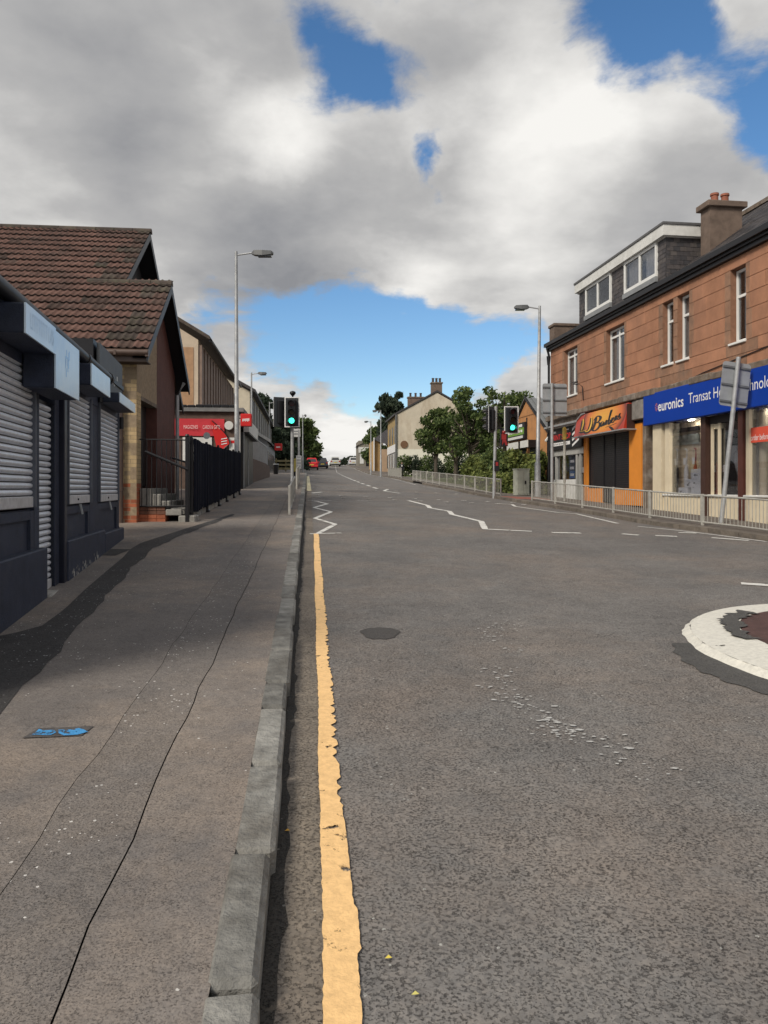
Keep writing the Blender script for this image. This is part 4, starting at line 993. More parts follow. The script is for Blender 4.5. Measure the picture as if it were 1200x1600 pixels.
# bracket and cable by the left windows
mb=MB(RB); mb.tube([(uf(903),.0,5.35),(uf(903)+.1,.25,5.35),(uf(903)+.55,.28,5.36),(uf(903)+.55,.06,5.2),(uf(903)+.55,.03,4.7)],.018,5); mb.tube([(uf(903)+.2,.3,5.40),(uf(903)+.7,.3,5.36)],.02,5); mb.build('cable_bracket',BLACK,sb)
mb=MB(RB); mb.tube([(uf(1050),.02,zf_(1050,607)),(uf(1100),.02,zf_(1100,582)),(uf(1200),.02,zf_(1200,541)),(UE,.02,4.95)],.014,5); mb.build('wall_cable',BLACK,sb)
# ---- ground floor structure: piers between shops
def gz_(u): x,y,_=RB((u,.05,0)); return zp(x,y)
def pier(a,b,m,n=.06,z1=4.0,name='pier',par=None): return MB(RB).cbox(a,b,-.3,n,gz_((a+b)/2)-.1,z1,.01).build(name,m,par or sb)
pier(0,.14,BLACK,.05)
uB0,uB1=uf(913),uf(1005); uE0=uf(1014)
pier(uf(1004.5),uf(1009),LEDGE,.02)
MB(RB).cbox(uf(994),uf(1013.5),-.3,.16,zf_(1005,655),4.20,.02).build('corbel_stone',mat('grey_corbel',(.24,.22,.20),.9,.35,5,.5,50),sb)
# recessed grey close door
cd_=MB(RB).box(uf(1009),uf(1023),-.75,-.70,gz_(8)-.1,3.3).build('close_door',mat('grey_door',(.12,.12,.12),.6,.2,5),sb)
for z in (1.2,2.0): MB(RB).box(uf(1011),uf(1021),-.70,-.685,z,z+.6).build('door_panel',mat('grey_door2',(.15,.15,.15),.6,.2,5),cd_)
MB(RB).disc(RB((0,0,0)) if False else (uf(1012),-.69,1.95),(0,1,0),.03,.03,.05,8).build('knob',GREYM,cd_)
MB(RB).box(uf(1009),uf(1023),-.74,-.66,3.02,3.1).build('transom',BLACK,cd_)
# ================================================================== PRINT SHOP FRONT
ps=thing('print_shop_front','narrow black and grey print shop front at the far end of the sandstone building','shopfront',RB((1.7,0,1.1)))
a0,a1=.15,uB0
zb=gz_(1.7)
MB(RB).box(a0,a1,.03,.12,3.02,3.86).build('fascia_board',BLACK,ps)
MB(RB).box(a0,a1,.03,.34,3.90,3.97).build('canopy',GREYM,ps); MB(RB).box(a0,a1,.12,.15,3.86,3.90).build('canopy_trim',WHITEP,ps)
fa=ps
lettering('lettering','PRINT SHOP',RB,uf(866),uf(896),3.40,3.62,.123,REDB,ps,bold=.02)
mb=MB(RB); mb.box(uf(866),uf(873),.121,.124,3.68,3.75); mb.box(uf(884),uf(893),.121,.124,3.72,3.77); mb.box(uf(866),uf(895),.121,.124,3.17,3.30); mb.build('white_strip',WHITE,ps)
mb=MB(RB)
for k in range(9): mb.box(uf(867)+.19*k,uf(867)+.19*k+.13,.1245,.126,3.21,3.255)
mb.build('small_print',mat('small_print_grey',(.25,.25,.25),.6,.1,4),ps)
# barber pole stripes on the fascia end
mb=MB(RB); b0_,b1_=uf(898.5),uf(909.5)
for k in range(4):
    z=3.06+.2*k; mb.add([(b0_,.1235,z),(b1_,.1235,z+.22),(b1_,.1235,z+.31),(b0_,.1235,z+.09)],[(0,1,2,3)])
mb.build('pole_stripe',WHITE,ps)
mb=MB(RB)
for k in range(3):
    z=3.17+.2*k; mb.add([(lerp(b0_,b1_,.5),.1233,z+.11),(b1_,.1233,z+.22),(b1_,.1233,z+.28),(lerp(b0_,b1_,.5),.1233,z+.17)],[(0,1,2,3)])
mb.build('pole_stripe',REDB,ps)
fm=mat('grey_shopframe',(.40,.40,.38),.5,.12,6)
mb=MB(RB); mb.box(a0,a1-.02,-.12,.04,2.78,2.98); mb.box(a0,a1-.02,-.10,.02,2.98,3.02); mb.build('shop_header',fm,ps)
for px in (868.5,901,906.5): MB(RB).box(uf(px)-.07,uf(px)+.07,-.12,.02,zb-.05,2.78).build('frame_post',fm,ps)
MB(RB).box(a0+.1,uf(901),-.10,.0,zb-.05,zb+.72).build('white_panel',WHITEP,ps)
MB(RB).box(a0+.1,uf(901),-.06,-.05,zb+.72,2.78).build('shop_window',GLASS2,ps)
MB(RB).box(a0+.1,a1-.05,-1.2,-1.15,zb,2.8).build('shop_back',mat('dim_interior',(.06,.06,.06),.9,.3,3),ps)
MB(RB).box(uf(907.5),uf(913)-.03,-.10,-.05,zb,2.78).build('door',BLACK,ps); MB(RB).box(uf(907.5),uf(913)-.05,-.05,.0,zb+.95,zb+1.15).build('door_bar',GREYM,ps)
for pa,pb,c in ((873,879,(.52,.53,.52)),(884,893,(.05,.06,.08)),(895.5,900,(.45,.48,.52))):
    w=MB(RB).box(uf(pa),uf(pb),-.14,-.13,zb+.75,2.70).build('poster',mat('poster_%d'%pa,c,.6,.2,5),ps)
    mb=MB(RB); random.seed(pa); ua,ub_=uf(pa),uf(pb)
    for k in range(6):
        z=zb+.85+k*.26; mb.box(lerp(ua,ub_,.15),lerp(ua,ub_,random.uniform(.5,.9)),-.129,-.126,z,z+.10)
    mb.build('print_block',WHITE if c[0]<.2 else BLACK,w)
    MB(RB).box(ua+.02,ub_-.02,-.1285,-.1265,zb+.78,zb+.84) if False else None
MB(RB).box(uf(884)+.03,uf(893)-.03,-.1285,-.127,zb+.76,zb+1.05).build('poster_foot',mat('poster_blue',(.10,.17,.42),.5,.1,4),ps)
# ================================================================== BARBER SHOP FRONT
bs_=thing('barber_shop_front','orange painted barber shop front with black shutters','shopfront',RB((5,0,1)))
zb=gz_(5)
z0b=zf_(960,762)
MB(RB).box(uB0,uf(919),-.2,.03,zb-.05,3.5).build('orange_pier',ORANGE,bs_)
MB(RB).box(uf(984),uf(1004.3),-.2,.03,zb-.05,3.5).build('orange_pier',ORANGE,bs_); MB(RB).box(uf(1000),uf(1004.3)+.0,.03,.06,zb-.05,3.42).build('orange_trim',ORANGE,bs_)
MB(RB).box(uf(919),uf(941),-.2,.0,zb-.05,z0b-.02).build('orange_riser',ORANGE,bs_); MB(RB).box(uf(957),uf(984),-.2,.0,zb-.05,z0b-.02).build('orange_riser',ORANGE,bs_)
SHB=mat('black_shutter',(.014,.014,.018),.42,.2,6)
for a,b,zz in ((uf(919),uf(941),z0b),(uf(941),uf(958),zb+.02),(uf(958),uf(984),z0b)):
    s=MB(RB).box(a,a+.05,-.1,-.02,zz,3.42).build('roller_shutter',BLACK,bs_); m=MB(RB); m.box(a+.05,b-.01,-.08,-.045,0,.066)
    o=m.build('slat',SHB,s); o.location=(0,0,zz); n=int((3.40-zz)/.07)
    for i in range(1,n): q=link('slat',o.data,s); q.location=(0,0,zz+.07*i)
MB(RB).box(uB0,uf(1004),-.2,.02,3.42,3.9).build('header',BLACK,bs_)
bsg=thing('barber_sign','bulging orange LJ Barbers signboard leaning out above black shutters','sign',RB((5.5,.1,3.4)))
s0,s1=uf(912.5),uf(993)
nf=lambda z:.40-.16*(z-3.36)/.80          # face leans out at the foot
mb=MB(RB); A=[]
for (u,zl,zh) in ((s0,3.36,4.02),(s0+.35,3.36,4.13),(s1,3.36,4.16)):
    A.append([(u,.05,zl),(u,nf(zl),zl),(u,nf(zh),zh),(u,.05,zh)])
mb.loft(A)
def sunburst():
    m=bpy.data.materials.new('orange_print'); m.use_nodes=True; nt=m.node_tree; N=nt.nodes; L=nt.links; b=N['Principled BSDF']; b.inputs['Roughness'].default_value=.35
    g=N.new('ShaderNodeNewGeometry'); mp=N.new('ShaderNodeVectorMath'); mp.operation='SUBTRACT'; L.new(g.outputs['Position'],mp.inputs[0])
    c=RB(((s0+s1)/2+.3,.3,3.86)); mp.inputs[1].default_value=c
    sc=N.new('ShaderNodeVectorMath'); sc.operation='MULTIPLY'; L.new(mp.outputs[0],sc.inputs[0]); sc.inputs[1].default_value=(.58,.58,1.35)
    ln=N.new('ShaderNodeVectorMath'); ln.operation='LENGTH'; L.new(sc.outputs[0],ln.inputs[0])
    r=N.new('ShaderNodeValToRGB'); L.new(ln.outputs['Value'],r.inputs[0]); e=r.color_ramp.elements
    e[0].position=.05; e[0].color=(.72,.36,.03,1); e[1].position=1.35; e[1].color=(.10,.01,.01,1)
    for p,cc in ((.5,(.70,.27,.02,1)),(.80,(.60,.13,.02,1)),(1.08,(.42,.04,.02,1))): q=e.new(p); q.color=cc
    L.new(r.outputs[0],b.inputs['Base Color']); return m
mb.build('sign_board',sunburst(),bsg)
mb=MB(RB); mb.box(s0-.03,s1+.12,.0,.46,3.315,3.352); mb.build('trim',GREYM,bsg)
mb=MB(RB); mb.box(s1+.003,s1+.03,.04,.30,3.36,4.12); mb.build('end_cap',mat('dark_sign_end',(.05,.025,.02),.5,.2,5),bsg)
mb=MB(RB); mb.tube([(s0-.02,nf(3.95)+.02,3.93),(s0+.35,nf(4.12)+.02,4.13),(s0+.65,nf(4.15)+.02,4.16)],.03,6); mb.build('trim',GREYM,bsg)
# hand-drawn brush letters: strokes as variable-width ribbons
def strokes(name,S_,u0,u1,z0,z1,m,par,thick=1,dn_=.004,ty=.0):
    mb=MB(RB)
    for st,w in S_:
        P=[Vector((x,y)) for x,y in st]; Q=[]
        for i in range(len(P)-1):
            p0,p1,p2,p3=P[max(i-1,0)],P[i],P[i+1],P[min(i+2,len(P)-1)]
            for k in range(6):
                t=k/6; Q.append(.5*((2*p1)+(-p0+p2)*t+(2*p0-5*p1+4*p2-p3)*t*t+(-p0+3*p1-3*p2+p3)*t*t*t))
        Q.append(P[-1]); b0=len(mb.v); n=len(Q)
        for i,q in enumerate(Q):
            d=(Q[min(i+1,n-1)]-Q[max(i-1,0)]).normalized(); nn=Vector((-d.y,d.x)); ww=w*thick*(.55+.45*math.sin(math.pi*min(1,max(0,i/(n-1)))))*(1+.25*abs(d.y))
            for s in (-1,1):
                e_=q+nn*s*ww/2; z=lerp(z0,z1,e_.y); mb.v.append(RB((lerp(u0,u1,e_.x),nf(z)+dn_,z)))
        for i in range(n-1): mb.f.append((b0+2*i,b0+2*i+1,b0+2*i+3,b0+2*i+2)); mb.mi.append(0)
    return mb.build(name,m,par,norm=False)
LJ=[([(0.06,.78),(.08,.5),(.07,.12)],.06),([(.02,.10),(.10,.06),(.20,.12)],.05),([(.27,.80),(.29,.45),(.27,.10),(.21,-.02),(.16,.08)],.06)]
BB=[([(.40,.75),(.39,.45),(.37,.10)],.028),([(.35,.62),(.42,.82),(.50,.72),(.48,.52),(.40,.45)],.026),([(.40,.45),(.50,.42),(.51,.20),(.43,.02),(.35,.10),(.34,.25)],.026),
 ([(.60,.42),(.555,.44),(.54,.25),(.57,.20),(.605,.40),(.60,.22),(.63,.22)],.018),([(.63,.22),(.655,.48),(.665,.42),(.69,.46)],.018),([(.665,.42),(.665,.22)],.018),
 ([(.70,.40),(.735,.92),(.72,.95),(.71,.55),(.715,.25),(.745,.26),(.755,.42),(.725,.46)],.018),([(.755,.30),(.80,.44),(.805,.54),(.78,.52),(.775,.33),(.81,.28),(.835,.40)],.018),
 ([(.835,.36),(.855,.62),(.865,.54),(.89,.60)],.018),([(.865,.54),(.865,.36)],.018),([(.895,.42),(.93,.70),(.925,.58),(.95,.46),(.92,.38),(.895,.42)],.018),([(.66,.10),(.78,.15),(.90,.22)],.012),([(.75,.10),(.80,.0),(.86,-.16)],.026)]
LETB=mat('black_lettering',(.012,.008,.008),.4,.1,5); LETY=mat('yellow_letter_face',(.75,.45,.05),.4,.1,5)
for q in (LJ[:2],LJ[2:]):
    strokes('letter',q,s0+.38,s1-.15,3.44,4.06,LETB,bsg,1.45); strokes('letter_face',q,s0+.41,s1-.12,3.48,4.10,LETY,bsg,.5,.009)
strokes('lettering',BB,s0+.38,s1-.22,3.44,4.06,LETB,bsg,1.9)
# ================================================================== BLUE FASCIA AND ELECTRICAL SHOP
us0=uf(1014.5); nS=.20
bg=thing('blue_shop_sign','long blue euronics fascia board over the electrical shop','sign',RB((12,.2,3.4)))
MB(RB).cbox(us0,UE,.03,nS,3.36,4.27,.01).build('sign_board',BLUE,bg)
zs0=3.36
def zl(px,py): return 1.5+(763-py)*((11-nS)*1200/(px-440))/1200
def ul(px): return (RBY-(11-nS)*1200/(px-440))*K_
lettering('lettering','euronics',RB,ul(1027.5),ul(1067),3.70,3.98,nS+.004,WHITE,bg,bold=.016)
lettering('lettering','Transat Home Technology',RB,ul(1075),ul(1075)+3.78,3.66,4.02,nS+.004,WHITE,bg)
stc=mat('logo_orange',(.70,.20,.05),.5,.1,4)
mb=MB(RB); cx_=ul(1024.8); 
for k in range(8):
    a=6.283*k/8+.2; mb.add([(cx_+.02*math.cos(a),nS+.004,3.84+.035*math.sin(a)),(cx_+.07*math.cos(a+.15),nS+.004,3.84+.12*math.sin(a+.15)),(cx_+.07*math.cos(a-.25),nS+.004,3.84+.12*math.sin(a-.25))],[(0,1,2)])
mb.build('logo_star',[stc],bg,norm=False)
es=thing('electrical_shop_front','cream painted shop front with display windows under the blue fascia','shopfront',RB((12,0,.8)))
def zE(u): return gz_(u)
zr_=1.34                                                         # sill height
cols=[(uf(1022.5),uf(1036),CREAM,.06),(uf(1039.5),uf(1046),CREAM,.02)]
for a,b,m,n in cols: MB(RB).box(a,b,-.10,n,zE(a)-.1,3.36).build('cream_pillar',m,es)
BRN=BROWNT
MB(RB).box(uf(1036.3),uf(1039.3),-.12,-.05,zE(9)-.1,3.36).build('brown_strip',BRN,es)
MB(RB).box(uf(1096),uf(1103.5),-.14,.03,zE(10)-.1,3.36).build('brown_post',BRN,es)
MB(RB).box(uf(1155.5),uf(1163),-.16,.05,zE(12.5)-.1,3.36).build('brown_post',mat('red_brown_timber',(.11,.038,.03),.45,.2,6),es)
MB(RB).box(uf(1165),uf(1170),-.10,.0,1.30,3.36).build('cream_post',CREAM,es)
for a,b,n in ((uf(1036.3),uf(1096),.0),(uf(1103.5),uf(1155.5),-.06),(uf(1163),UE,.0)):
    MB(RB).cbox(a+.003,b-.003,-.3,n,zE((a+b)/2)-.1,zr_-.06,.008).build('stall_riser',CREAM,es); MB(RB).cbox(a+.003,b-.003,-.3,n+.05,zr_-.055,zr_,.01).build('window_sill',WHITEP,es)
for pa in (1106,1117): MB(RB).box(uf(pa)-.045,uf(pa)+.05,-.14,-.10,zr_,3.2).build('door_frame',CREAM,es)
MB(RB).box(uf(1103.5),uf(1155.5),-.24,-.09,3.16,3.36).build('door_header',mat('dark_header',(.035,.03,.03),.6,.2,4),es)
MB(RB).box(uf(1103.6),uf(1119),-.205,-.12,3.02,3.15).build('door_rail',CREAM,es)
for a,b,n in ((uf(1046),uf(1096),-.08),(uf(1107),uf(1155.5),-.16),(uf(1170),UE,-.08)):
    MB(RB).box(a,b,n-.012,n,zr_,3.36).build('shop_window',GLASS2,es)
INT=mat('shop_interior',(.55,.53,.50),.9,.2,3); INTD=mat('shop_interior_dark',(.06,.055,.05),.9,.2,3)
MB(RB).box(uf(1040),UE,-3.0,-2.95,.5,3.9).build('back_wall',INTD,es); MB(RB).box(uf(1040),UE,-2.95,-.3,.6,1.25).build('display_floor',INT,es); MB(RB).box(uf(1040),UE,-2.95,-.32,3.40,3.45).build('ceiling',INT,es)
sw_=MB(RB).box(uf(1040,.5),uf(1096,.5)+.1,-.55,-.5,1.25,3.4).build('slatwall',mat('slatwall_board',(.72,.60,.43),.6,.1,5),es)
for i in range(11): MB(RB).box(uf(1040,.5),uf(1096,.5)+.05,-.5,-.485,1.32+.125*i,1.43+.125*i).build('slatwall_slat',MATS['slatwall_board'],sw_)
MB(RB).box(uf(1045,.48),uf(1094,.48),-.49,-.46,2.74,3.02).build('landscape_print',mat('landscape_print',(.30,.33,.30),.6,.4,9),es)
MB(RB).box(uf(1045,.48),uf(1094,.48),-.49,-.44,3.10,3.22).build('dark_pelmet',BLACK,es)
MB(RB).box(uf(1163)+.05,UE,-.75,-.7,1.25,3.4).build('display_back',mat('pale_green_blind',(.42,.43,.34),.8,.1,4),es)
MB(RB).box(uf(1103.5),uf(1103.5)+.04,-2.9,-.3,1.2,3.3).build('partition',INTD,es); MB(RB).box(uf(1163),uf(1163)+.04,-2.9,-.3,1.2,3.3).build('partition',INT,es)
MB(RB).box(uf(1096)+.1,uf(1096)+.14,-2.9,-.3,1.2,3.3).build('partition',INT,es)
MB(RB).tube([(uf(1174.5),-.3,1.3),(uf(1174.5),-.3,3.36)],.10,14).build('round_column',CREAM,es,True)
bn=MB(RB).box(uf(1167.5),uf(1200)+.6,-.066,-.05,2.57,2.92).build('window_banner',mat('banner_red',(.68,.09,.05),.5,.06,3),es)
lettering('lettering','order before 6',RB,uf(1170),uf(1202),2.62,2.76,-.047,WHITE,bn)
LAMP=mat('ceiling_and_fill_glow',(.8,.8,.75),.5,0,3,emit=(1,.93,.8),estr=42)
for u,n in ((uf(1080,.28),-.28),(uf(1130,1.2),-1.2),(uf(1150,1.2),-1.2),(uf(1215,.4),-.4)):  # first is the shop's own lamp; the rest are added fill light
    MB(RB).disc((u,n,3.39),(0,0,-1),.065,.065,.02,14).build('ceiling_and_fill_lamp',LAMP,es)
# display goods
def stickvac(px,zt,m,lab,head=True):
    u=uf(px,.28); t=thing('stick_vacuum',lab,'vacuum cleaner',RB((u,-.28,1.27)),'stick vacuums in the shop window')
    b=MB(RB); b.tube([(u,-.28,1.50),(u-.01,-.28,1.62),(u-.01,-.28,1.95),(u,-.28,2.1),(u+.02,-.28,2.16)],[.03,.06,.065,.045,.03],10); b.build('body',m,t,True)
    b=MB(RB); b.tube([(u,-.28,2.14),(u+.03,-.28,2.45),(u+.02,-.28,zt),(u-.06,-.28,zt+.02)],.018,8); b.build('handle',m if m is not BLACKP else GREYM,t,True)
    b=MB(RB); b.tube([(u,-.28,1.52),(u,-.28,1.36)],.022,8); b.cbox(u-.14,u+.10,-.36,-.22,1.252,1.34,.02); b.build('floor_head',BLACKP,t)
    MB(RB).box(u-.05,u+.07,-.22,-.215,2.16,2.34).build('price_card',WHITE,t)
stickvac(1058,2.60,BLACKP,'black stick vacuum, left one of three in the shop window')
stickvac(1073,2.58,mat('white_appliance',(.62,.62,.62),.4,.05,4),'white stick vacuum between a black and a red one')
stickvac(1087,2.58,mat('red_appliance',(.30,.02,.02),.35,.1,4),'red stick vacuum hanging by the brown shop post')
def upright(px,m,lab):
    u=uf(px,.38); t=thing('upright_vacuum',lab,'vacuum cleaner',RB((u,-.38,1.27)),'upright vacuums in the shop doorway')
    b=MB(RB); b.loft([[(u-w,-.38-d,z),(u+w,-.38-d,z),(u+w,-.38+d,z),(u-w,-.38+d,z)] for w,d,z in ((.19,.14,1.252),(.19,.14,1.40),(.15,.10,1.5),(.17,.11,1.85),(.12,.08,2.12),(.05,.05,2.2))]); b.build('body',m,t)
    b=MB(RB); b.tube([(u,-.40,2.15),(u,-.40,2.5),(u+.02,-.38,2.58)],.025,8); b.build('handle',GREYM,t,True)
    MB(RB).box(u-.07,u+.09,-.262,-.255,1.92,2.1).build('price_card',WHITE,t); MB(RB).box(u-.05,u+.07,-.268,-.262,1.45,1.52).build('badge',GREYM,t)
upright(1123,MATS['red_appliance'],'red upright vacuum cleaner half hidden by the leaning post')
upright(1140,BLACKP,'black upright vacuum cleaner in the shop doorway right of the leaning post')
def cart(a,b,z0,z1,lab,n=-.15):
    t=tag(MB(RB).cbox(a,b,n-.2,n,z0,z1,.008).build('carton',mat('white_carton',(.60,.61,.63),.7,.08,6)),lab,'box','white cartons in the shop window')
    BASE[t.name]=Vector((0,0,0)); random.seed(int(z1*999)); mb=MB(RB)
    for k in range(4):
        u=random.uniform(a+.03,b-.1); z=random.uniform(z0+.04,z1-.08); mb.box(u,u+.06,n,n+.002,z,z+.02+.02*(k%2))
    mb.build('print_mark',BLACKP,t)
cart(uf(1060,.15),uf(1074,.15),1.255,1.52,'small white carton at the front left of the window boxes')
cart(uf(1068,.15),uf(1079,.15),1.522,1.75,'small white carton stacked on top beside the big box',-.17)
cart(uf(1079,.15)+.01,uf(1095,.15)-.02,1.255,2.02,'tall white carton against the brown shop post')
tag(MB(RB).box(uf(1145,.62),uf(1153,.62),-1.2,-.6,1.255,2.6).build('fridge',mat('white_fridge',(.50,.51,.53),.4,.05,3)),'tall pale fridge standing inside the shop doorway','fridge')
u=uf(1197); cof=thing('coffee_machine','black countertop appliance with white front in the right shop window','appliance',RB((u,-.5,1.3)))
MB(RB).cbox(u-.3,u+.25,-.7,-.4,1.252,1.78,.02).build('body',BLACKP,cof); MB(RB).box(u-.3,u+.2,-.4,-.39,1.55,1.68).build('front',WHITE,cof)
mb=MB(RB); mb.tube([(u-.1,-.55,1.78),(u-.05,-.55,1.95),(u+.1,-.55,2.4)],.03,8); mb.build('arm',BLACKP,cof)
tag(MB(RB).box(uf(1193),UE-1,-.85,-.8,1.9,2.55).build('display_poster',mat('pale_poster',(.50,.51,.50),.7,.25,8)),'pale printed poster standing behind the right shop window','poster')
# ================================================================== STREET FURNITURE
def railing(name,label,pts,hs,poststep,group=None,zf=zp,bars=.105,barname='bar'):
    """guard railing through world x,y points; posts, rails and every bar its own part"""
    P=[Vector(p) for p in pts]; D=[0]
    for a,b in zip(P,P[1:]): D.append(D[-1]+(b-a).length)
    def at(d):
        d=min(max(d,0),D[-1]-1e-6)
        for i in range(len(P)-1):
            if d<=D[i+1]: return P[i].lerp(P[i+1],(d-D[i])/(D[i+1]-D[i]))
    t=thing(name,label,'railing',(P[0].x,P[0].y,zf(*P[0])),group)
    H=lambda d: hs
    n=max(1,round(D[-1]/poststep)); st=D[-1]/n
    for i in range(n+1):
        q=at(st*i); z=zf(*q); MB().cbox(q.x-.028,q.x+.028,q.y-.028,q.y+.028,z-.05,z+hs+.01,.006).build('post',RAILM,t)
    for i in range(n):
        a,b=at(st*i),at(st*(i+1)); mid=at(st*(i+.5))
        for hh,r in ((hs-.02,.021),(.07,.019)):
            MB().tube([(q.x,q.y,zf(*q)+hh) for q in (a,mid,b)],r,6).build('rail',RAILM,t)
    k=int(D[-1]/bars); me=None
    for i in range(k):
        d=(i+.5)*bars; q=at(d); 
        if abs((d/st)-round(d/st))*st<.045: continue
        z=zf(*q)
        if me is None: o=MB().tube([(q.x,q.y,z+.07),(q.x,q.y,z+hs-.02)],.0075,5).build(barname,RAILM,t); me=o.data; q0=Vector((q.x,q.y,z))
        else: o=link(barname,me,t); o.location=Vector((q.x,q.y,z))-q0
    return t
def hitp(px,py,dz=.1):
    tx=(px-600)/1200; tz=(763-py)/1200; Y=1.0
    while Y<300:
        if 1.5+tz*(Y+.05)<zp(tx*(Y+.05),Y+.05): break
        Y+=.05
    return (tx*Y,Y)
nr=[(XR(y)+.42,y) for y in (26.0,25,23.6,22.2,20.8,19.4,18,16.6,15.4)]+[(7.35,14.4),(7.95,13.5),(8.6,13.15)]
railing('guard_railing','pale steel guard railing along the kerb in front of the right-hand shops',nr,.66,1.9)
fr_=[(XR(y)+.40,y) for y in (29.2,31,33,36,39,42,46,50)]
railing('guard_railing','pale steel guard railing running from the right traffic signal up past the grass verge',fr_,.64,1.9,bars=.17)
fl_=[(XR(y)+.40,y) for y in (58,61,64,67,70)]
railing('guard_railing','short far guard railing on the right kerb up the hill past the person',fl_,.75,2.5,bars=.16)
railing('guard_railing','short pale guard railing on the left kerb beside the zigzag lines',[(XL(y)-.30,y) for y in (16.6,18.5,20.5,22.6)],.62,2.0)
railing('guard_railing','second left guard railing beyond the crossing by the bus stop pole',[(XL(y)-.32,y) for y in (27.6,30,33)],.75,2.0)
def lamp(label,x,y,ztop,arm,lean=0,r=.075,grp='street lamps'):
    z=zp(x,y); t=thing('street_lamp',label,'street lamp',(x,y,z),grp); s=1 if arm>0 else -1; L_=abs(arm)
    m=MB(); m.tube([(x,y,z-.1),(x,y,z+1.3),(x+lean*.15,y,z+1.35),(x+lean,y,ztop)],[r*1.45,r*1.4,r,r*.62],10); m.build('column',GREYM,t,True)
    MB().tube([(x+lean,y,ztop-.12),(x+lean+s*L_*.45,y,ztop-.04)],.026,8).build('arm',GREYM,t,True)
    h=MB(); a=x+lean+s*L_*.42; b=x+lean+s*L_
    h.loft([[(lerp(a,b,k),y-w,ztop-.06-d),(lerp(a,b,k),y+w,ztop-.06-d),(lerp(a,b,k),y+w*.8,ztop-.06+u_),(lerp(a,b,k),y-w*.8,ztop-.06+u_)] for k,w,d,u_ in ((0,.04,.03,.03),(.12,.09,.06,.09),(.5,.13,.09,.08),(.9,.11,.05,.07),(1,.05,.02,.03))]); hd=h.build('lantern',mat('lantern_grey',(.11,.115,.12),.5,.15,6),t)
    MB().box(min(lerp(a,b,.3),lerp(a,b,.92)),max(lerp(a,b,.3),lerp(a,b,.92)),y-.09,y+.09,ztop-.175,ztop-.13).build('lens',DGLASS,hd)
    return t
def pxz(px,py,Y): return ((px-600)*Y/1200,Y,1.5+(763-py)*Y/1200)
x,y,z=pxz(370,393,24.4); lamp('tall grey street lamp rising behind the dark sheeted fence on the left',x,y,z,1.18,-.02)
x,y,z=pxz(393,582,48); lamp('grey street lamp behind the left traffic signals, second up the left pavement',x,y,z,.95,0,.07)
x,y,z=pxz(421,628,72); lamp('slim far street lamp standing before the dark trees on the left',x,y,z,1.0,0,.06)
x,y,z=pxz(473,648,62); lamp('slim lamp just right of the left traffic signal pole, up the hill',x,y,z,.3,0,.05)
x,y,z=pxz(840,478,30.2); lamp('tall grey street lamp at the corner of the sandstone building',x,y,z,-1.0,.08,.085)
x,y,z=pxz(595,641,66); lamp('far street lamp in front of the small dark-roofed house on the right',x,y,z,-.72,0,.06)
x,y,z=pxz(579.5,658,84); lamp('farthest street lamp on the right near the old stone house',x,y,z,-.72,0,.06)
# ---- traffic signals
LENSD=[mat('dark_red_lens',(.05,.006,.006),.2,.1,4),mat('dark_amber_lens',(.05,.028,.005),.2,.1,4)]
BOARD=mat('backing_board',(.035,.04,.045),.5,.1,5)
def head(par,cx,cy,z0,ang,green=True,w=.52,h=1.06):
    """three-lamp head on a white-edged backing board; ang turns its face (0 looks at -y)"""
    fr=Fr((cx,cy),(math.cos(ang),math.sin(ang)),(math.sin(ang),-math.cos(ang)))
    b=MB(fr).cbox(-w/2,w/2,-.02,.02,z0,z0+h,.01).build('backing_board',BOARD,par)
    m=MB(fr); e=.032
    m.box(-w/2-.004,-w/2+e,.02,.03,z0,z0+h); m.box(w/2-e,w/2+.004,.02,.03,z0,z0+h); m.box(-w/2+e,w/2-e,.02,.03,z0,z0+e); m.box(-w/2+e,w/2-e,.02,.03,z0+h-e,z0+h); m.build('white_border',WHITE,b)
    body=MB(fr).cbox(-.15,.15,.025,.17,z0+.08,z0+h-.10,.02).build('lamp_housing',BLACKP,par); 
    MB(fr).cbox(-.14,.14,-.16,-.022,z0+.1,z0+h-.12,.03).build('rear_housing',BLACKP,par)
    for k in range(3):
        zc=z0+.22+.30*(2-k)
        MB(fr).disc((0,.165,zc),(0,1,0),.098,.092,.02,18).build('lens',GRN if (k==2 and green) else LENSD[min(k,1)],body,True)
        v=MB(fr); n=14; A=[math.radians(lerp(-25,205,i/n)) for i in range(n+1)]
        for a in A: v.v+=[fr((.115*math.cos(a),.16,zc+.115*math.sin(a))),fr((.112*math.cos(a),.32,zc+.112*math.sin(a)-.02))]
        for i in range(n): v.f.append((2*i,2*i+1,2*i+3,2*i+2)); v.mi.append(0)
        v.build('visor',BLACKP,body,norm=False)
    return b
x,y,z=pxz(456.5,758,27.2); zg=zp(x,y)
ts=thing('traffic_signal','left traffic signal with a green light facing the camera and a second head turned away','traffic signal',(x,y,zg))
MB().tube([(x,y,zg-.1),(x,y,4.72)],.057,10).build('pole',GREYM,ts,True)
head(ts,x+.02,y-.17,1.5+95.5*27.0/1200,0)
head(ts,x-.42,y+.14,1.5+96*27.3/1200,math.radians(205),False)
m=MB(); m.tube([(x-.40,y+.05,4.1),(x+.02,y,4.1)],.025,6); m.tube([(x-.40,y+.05,4.5),(x+.02,y,4.5)],.025,6); m.build('bracket',BLACKP,ts)
m=MB(); m.tube([(x+.02,y,4.7),(x+.02,y,4.80)],.03,8); m.loft([[(x+.02+w*math.cos(a),y+w*math.sin(a),q) for a in [6.283*i/10 for i in range(10)]] for w,q in ((.05,4.78),(.11,4.86),(.10,4.92),(.03,4.95))]); m.build('detector',BLACKP,ts,True)
x,y,z=pxz(772.5,775,28.8); zg=zp(x,y)
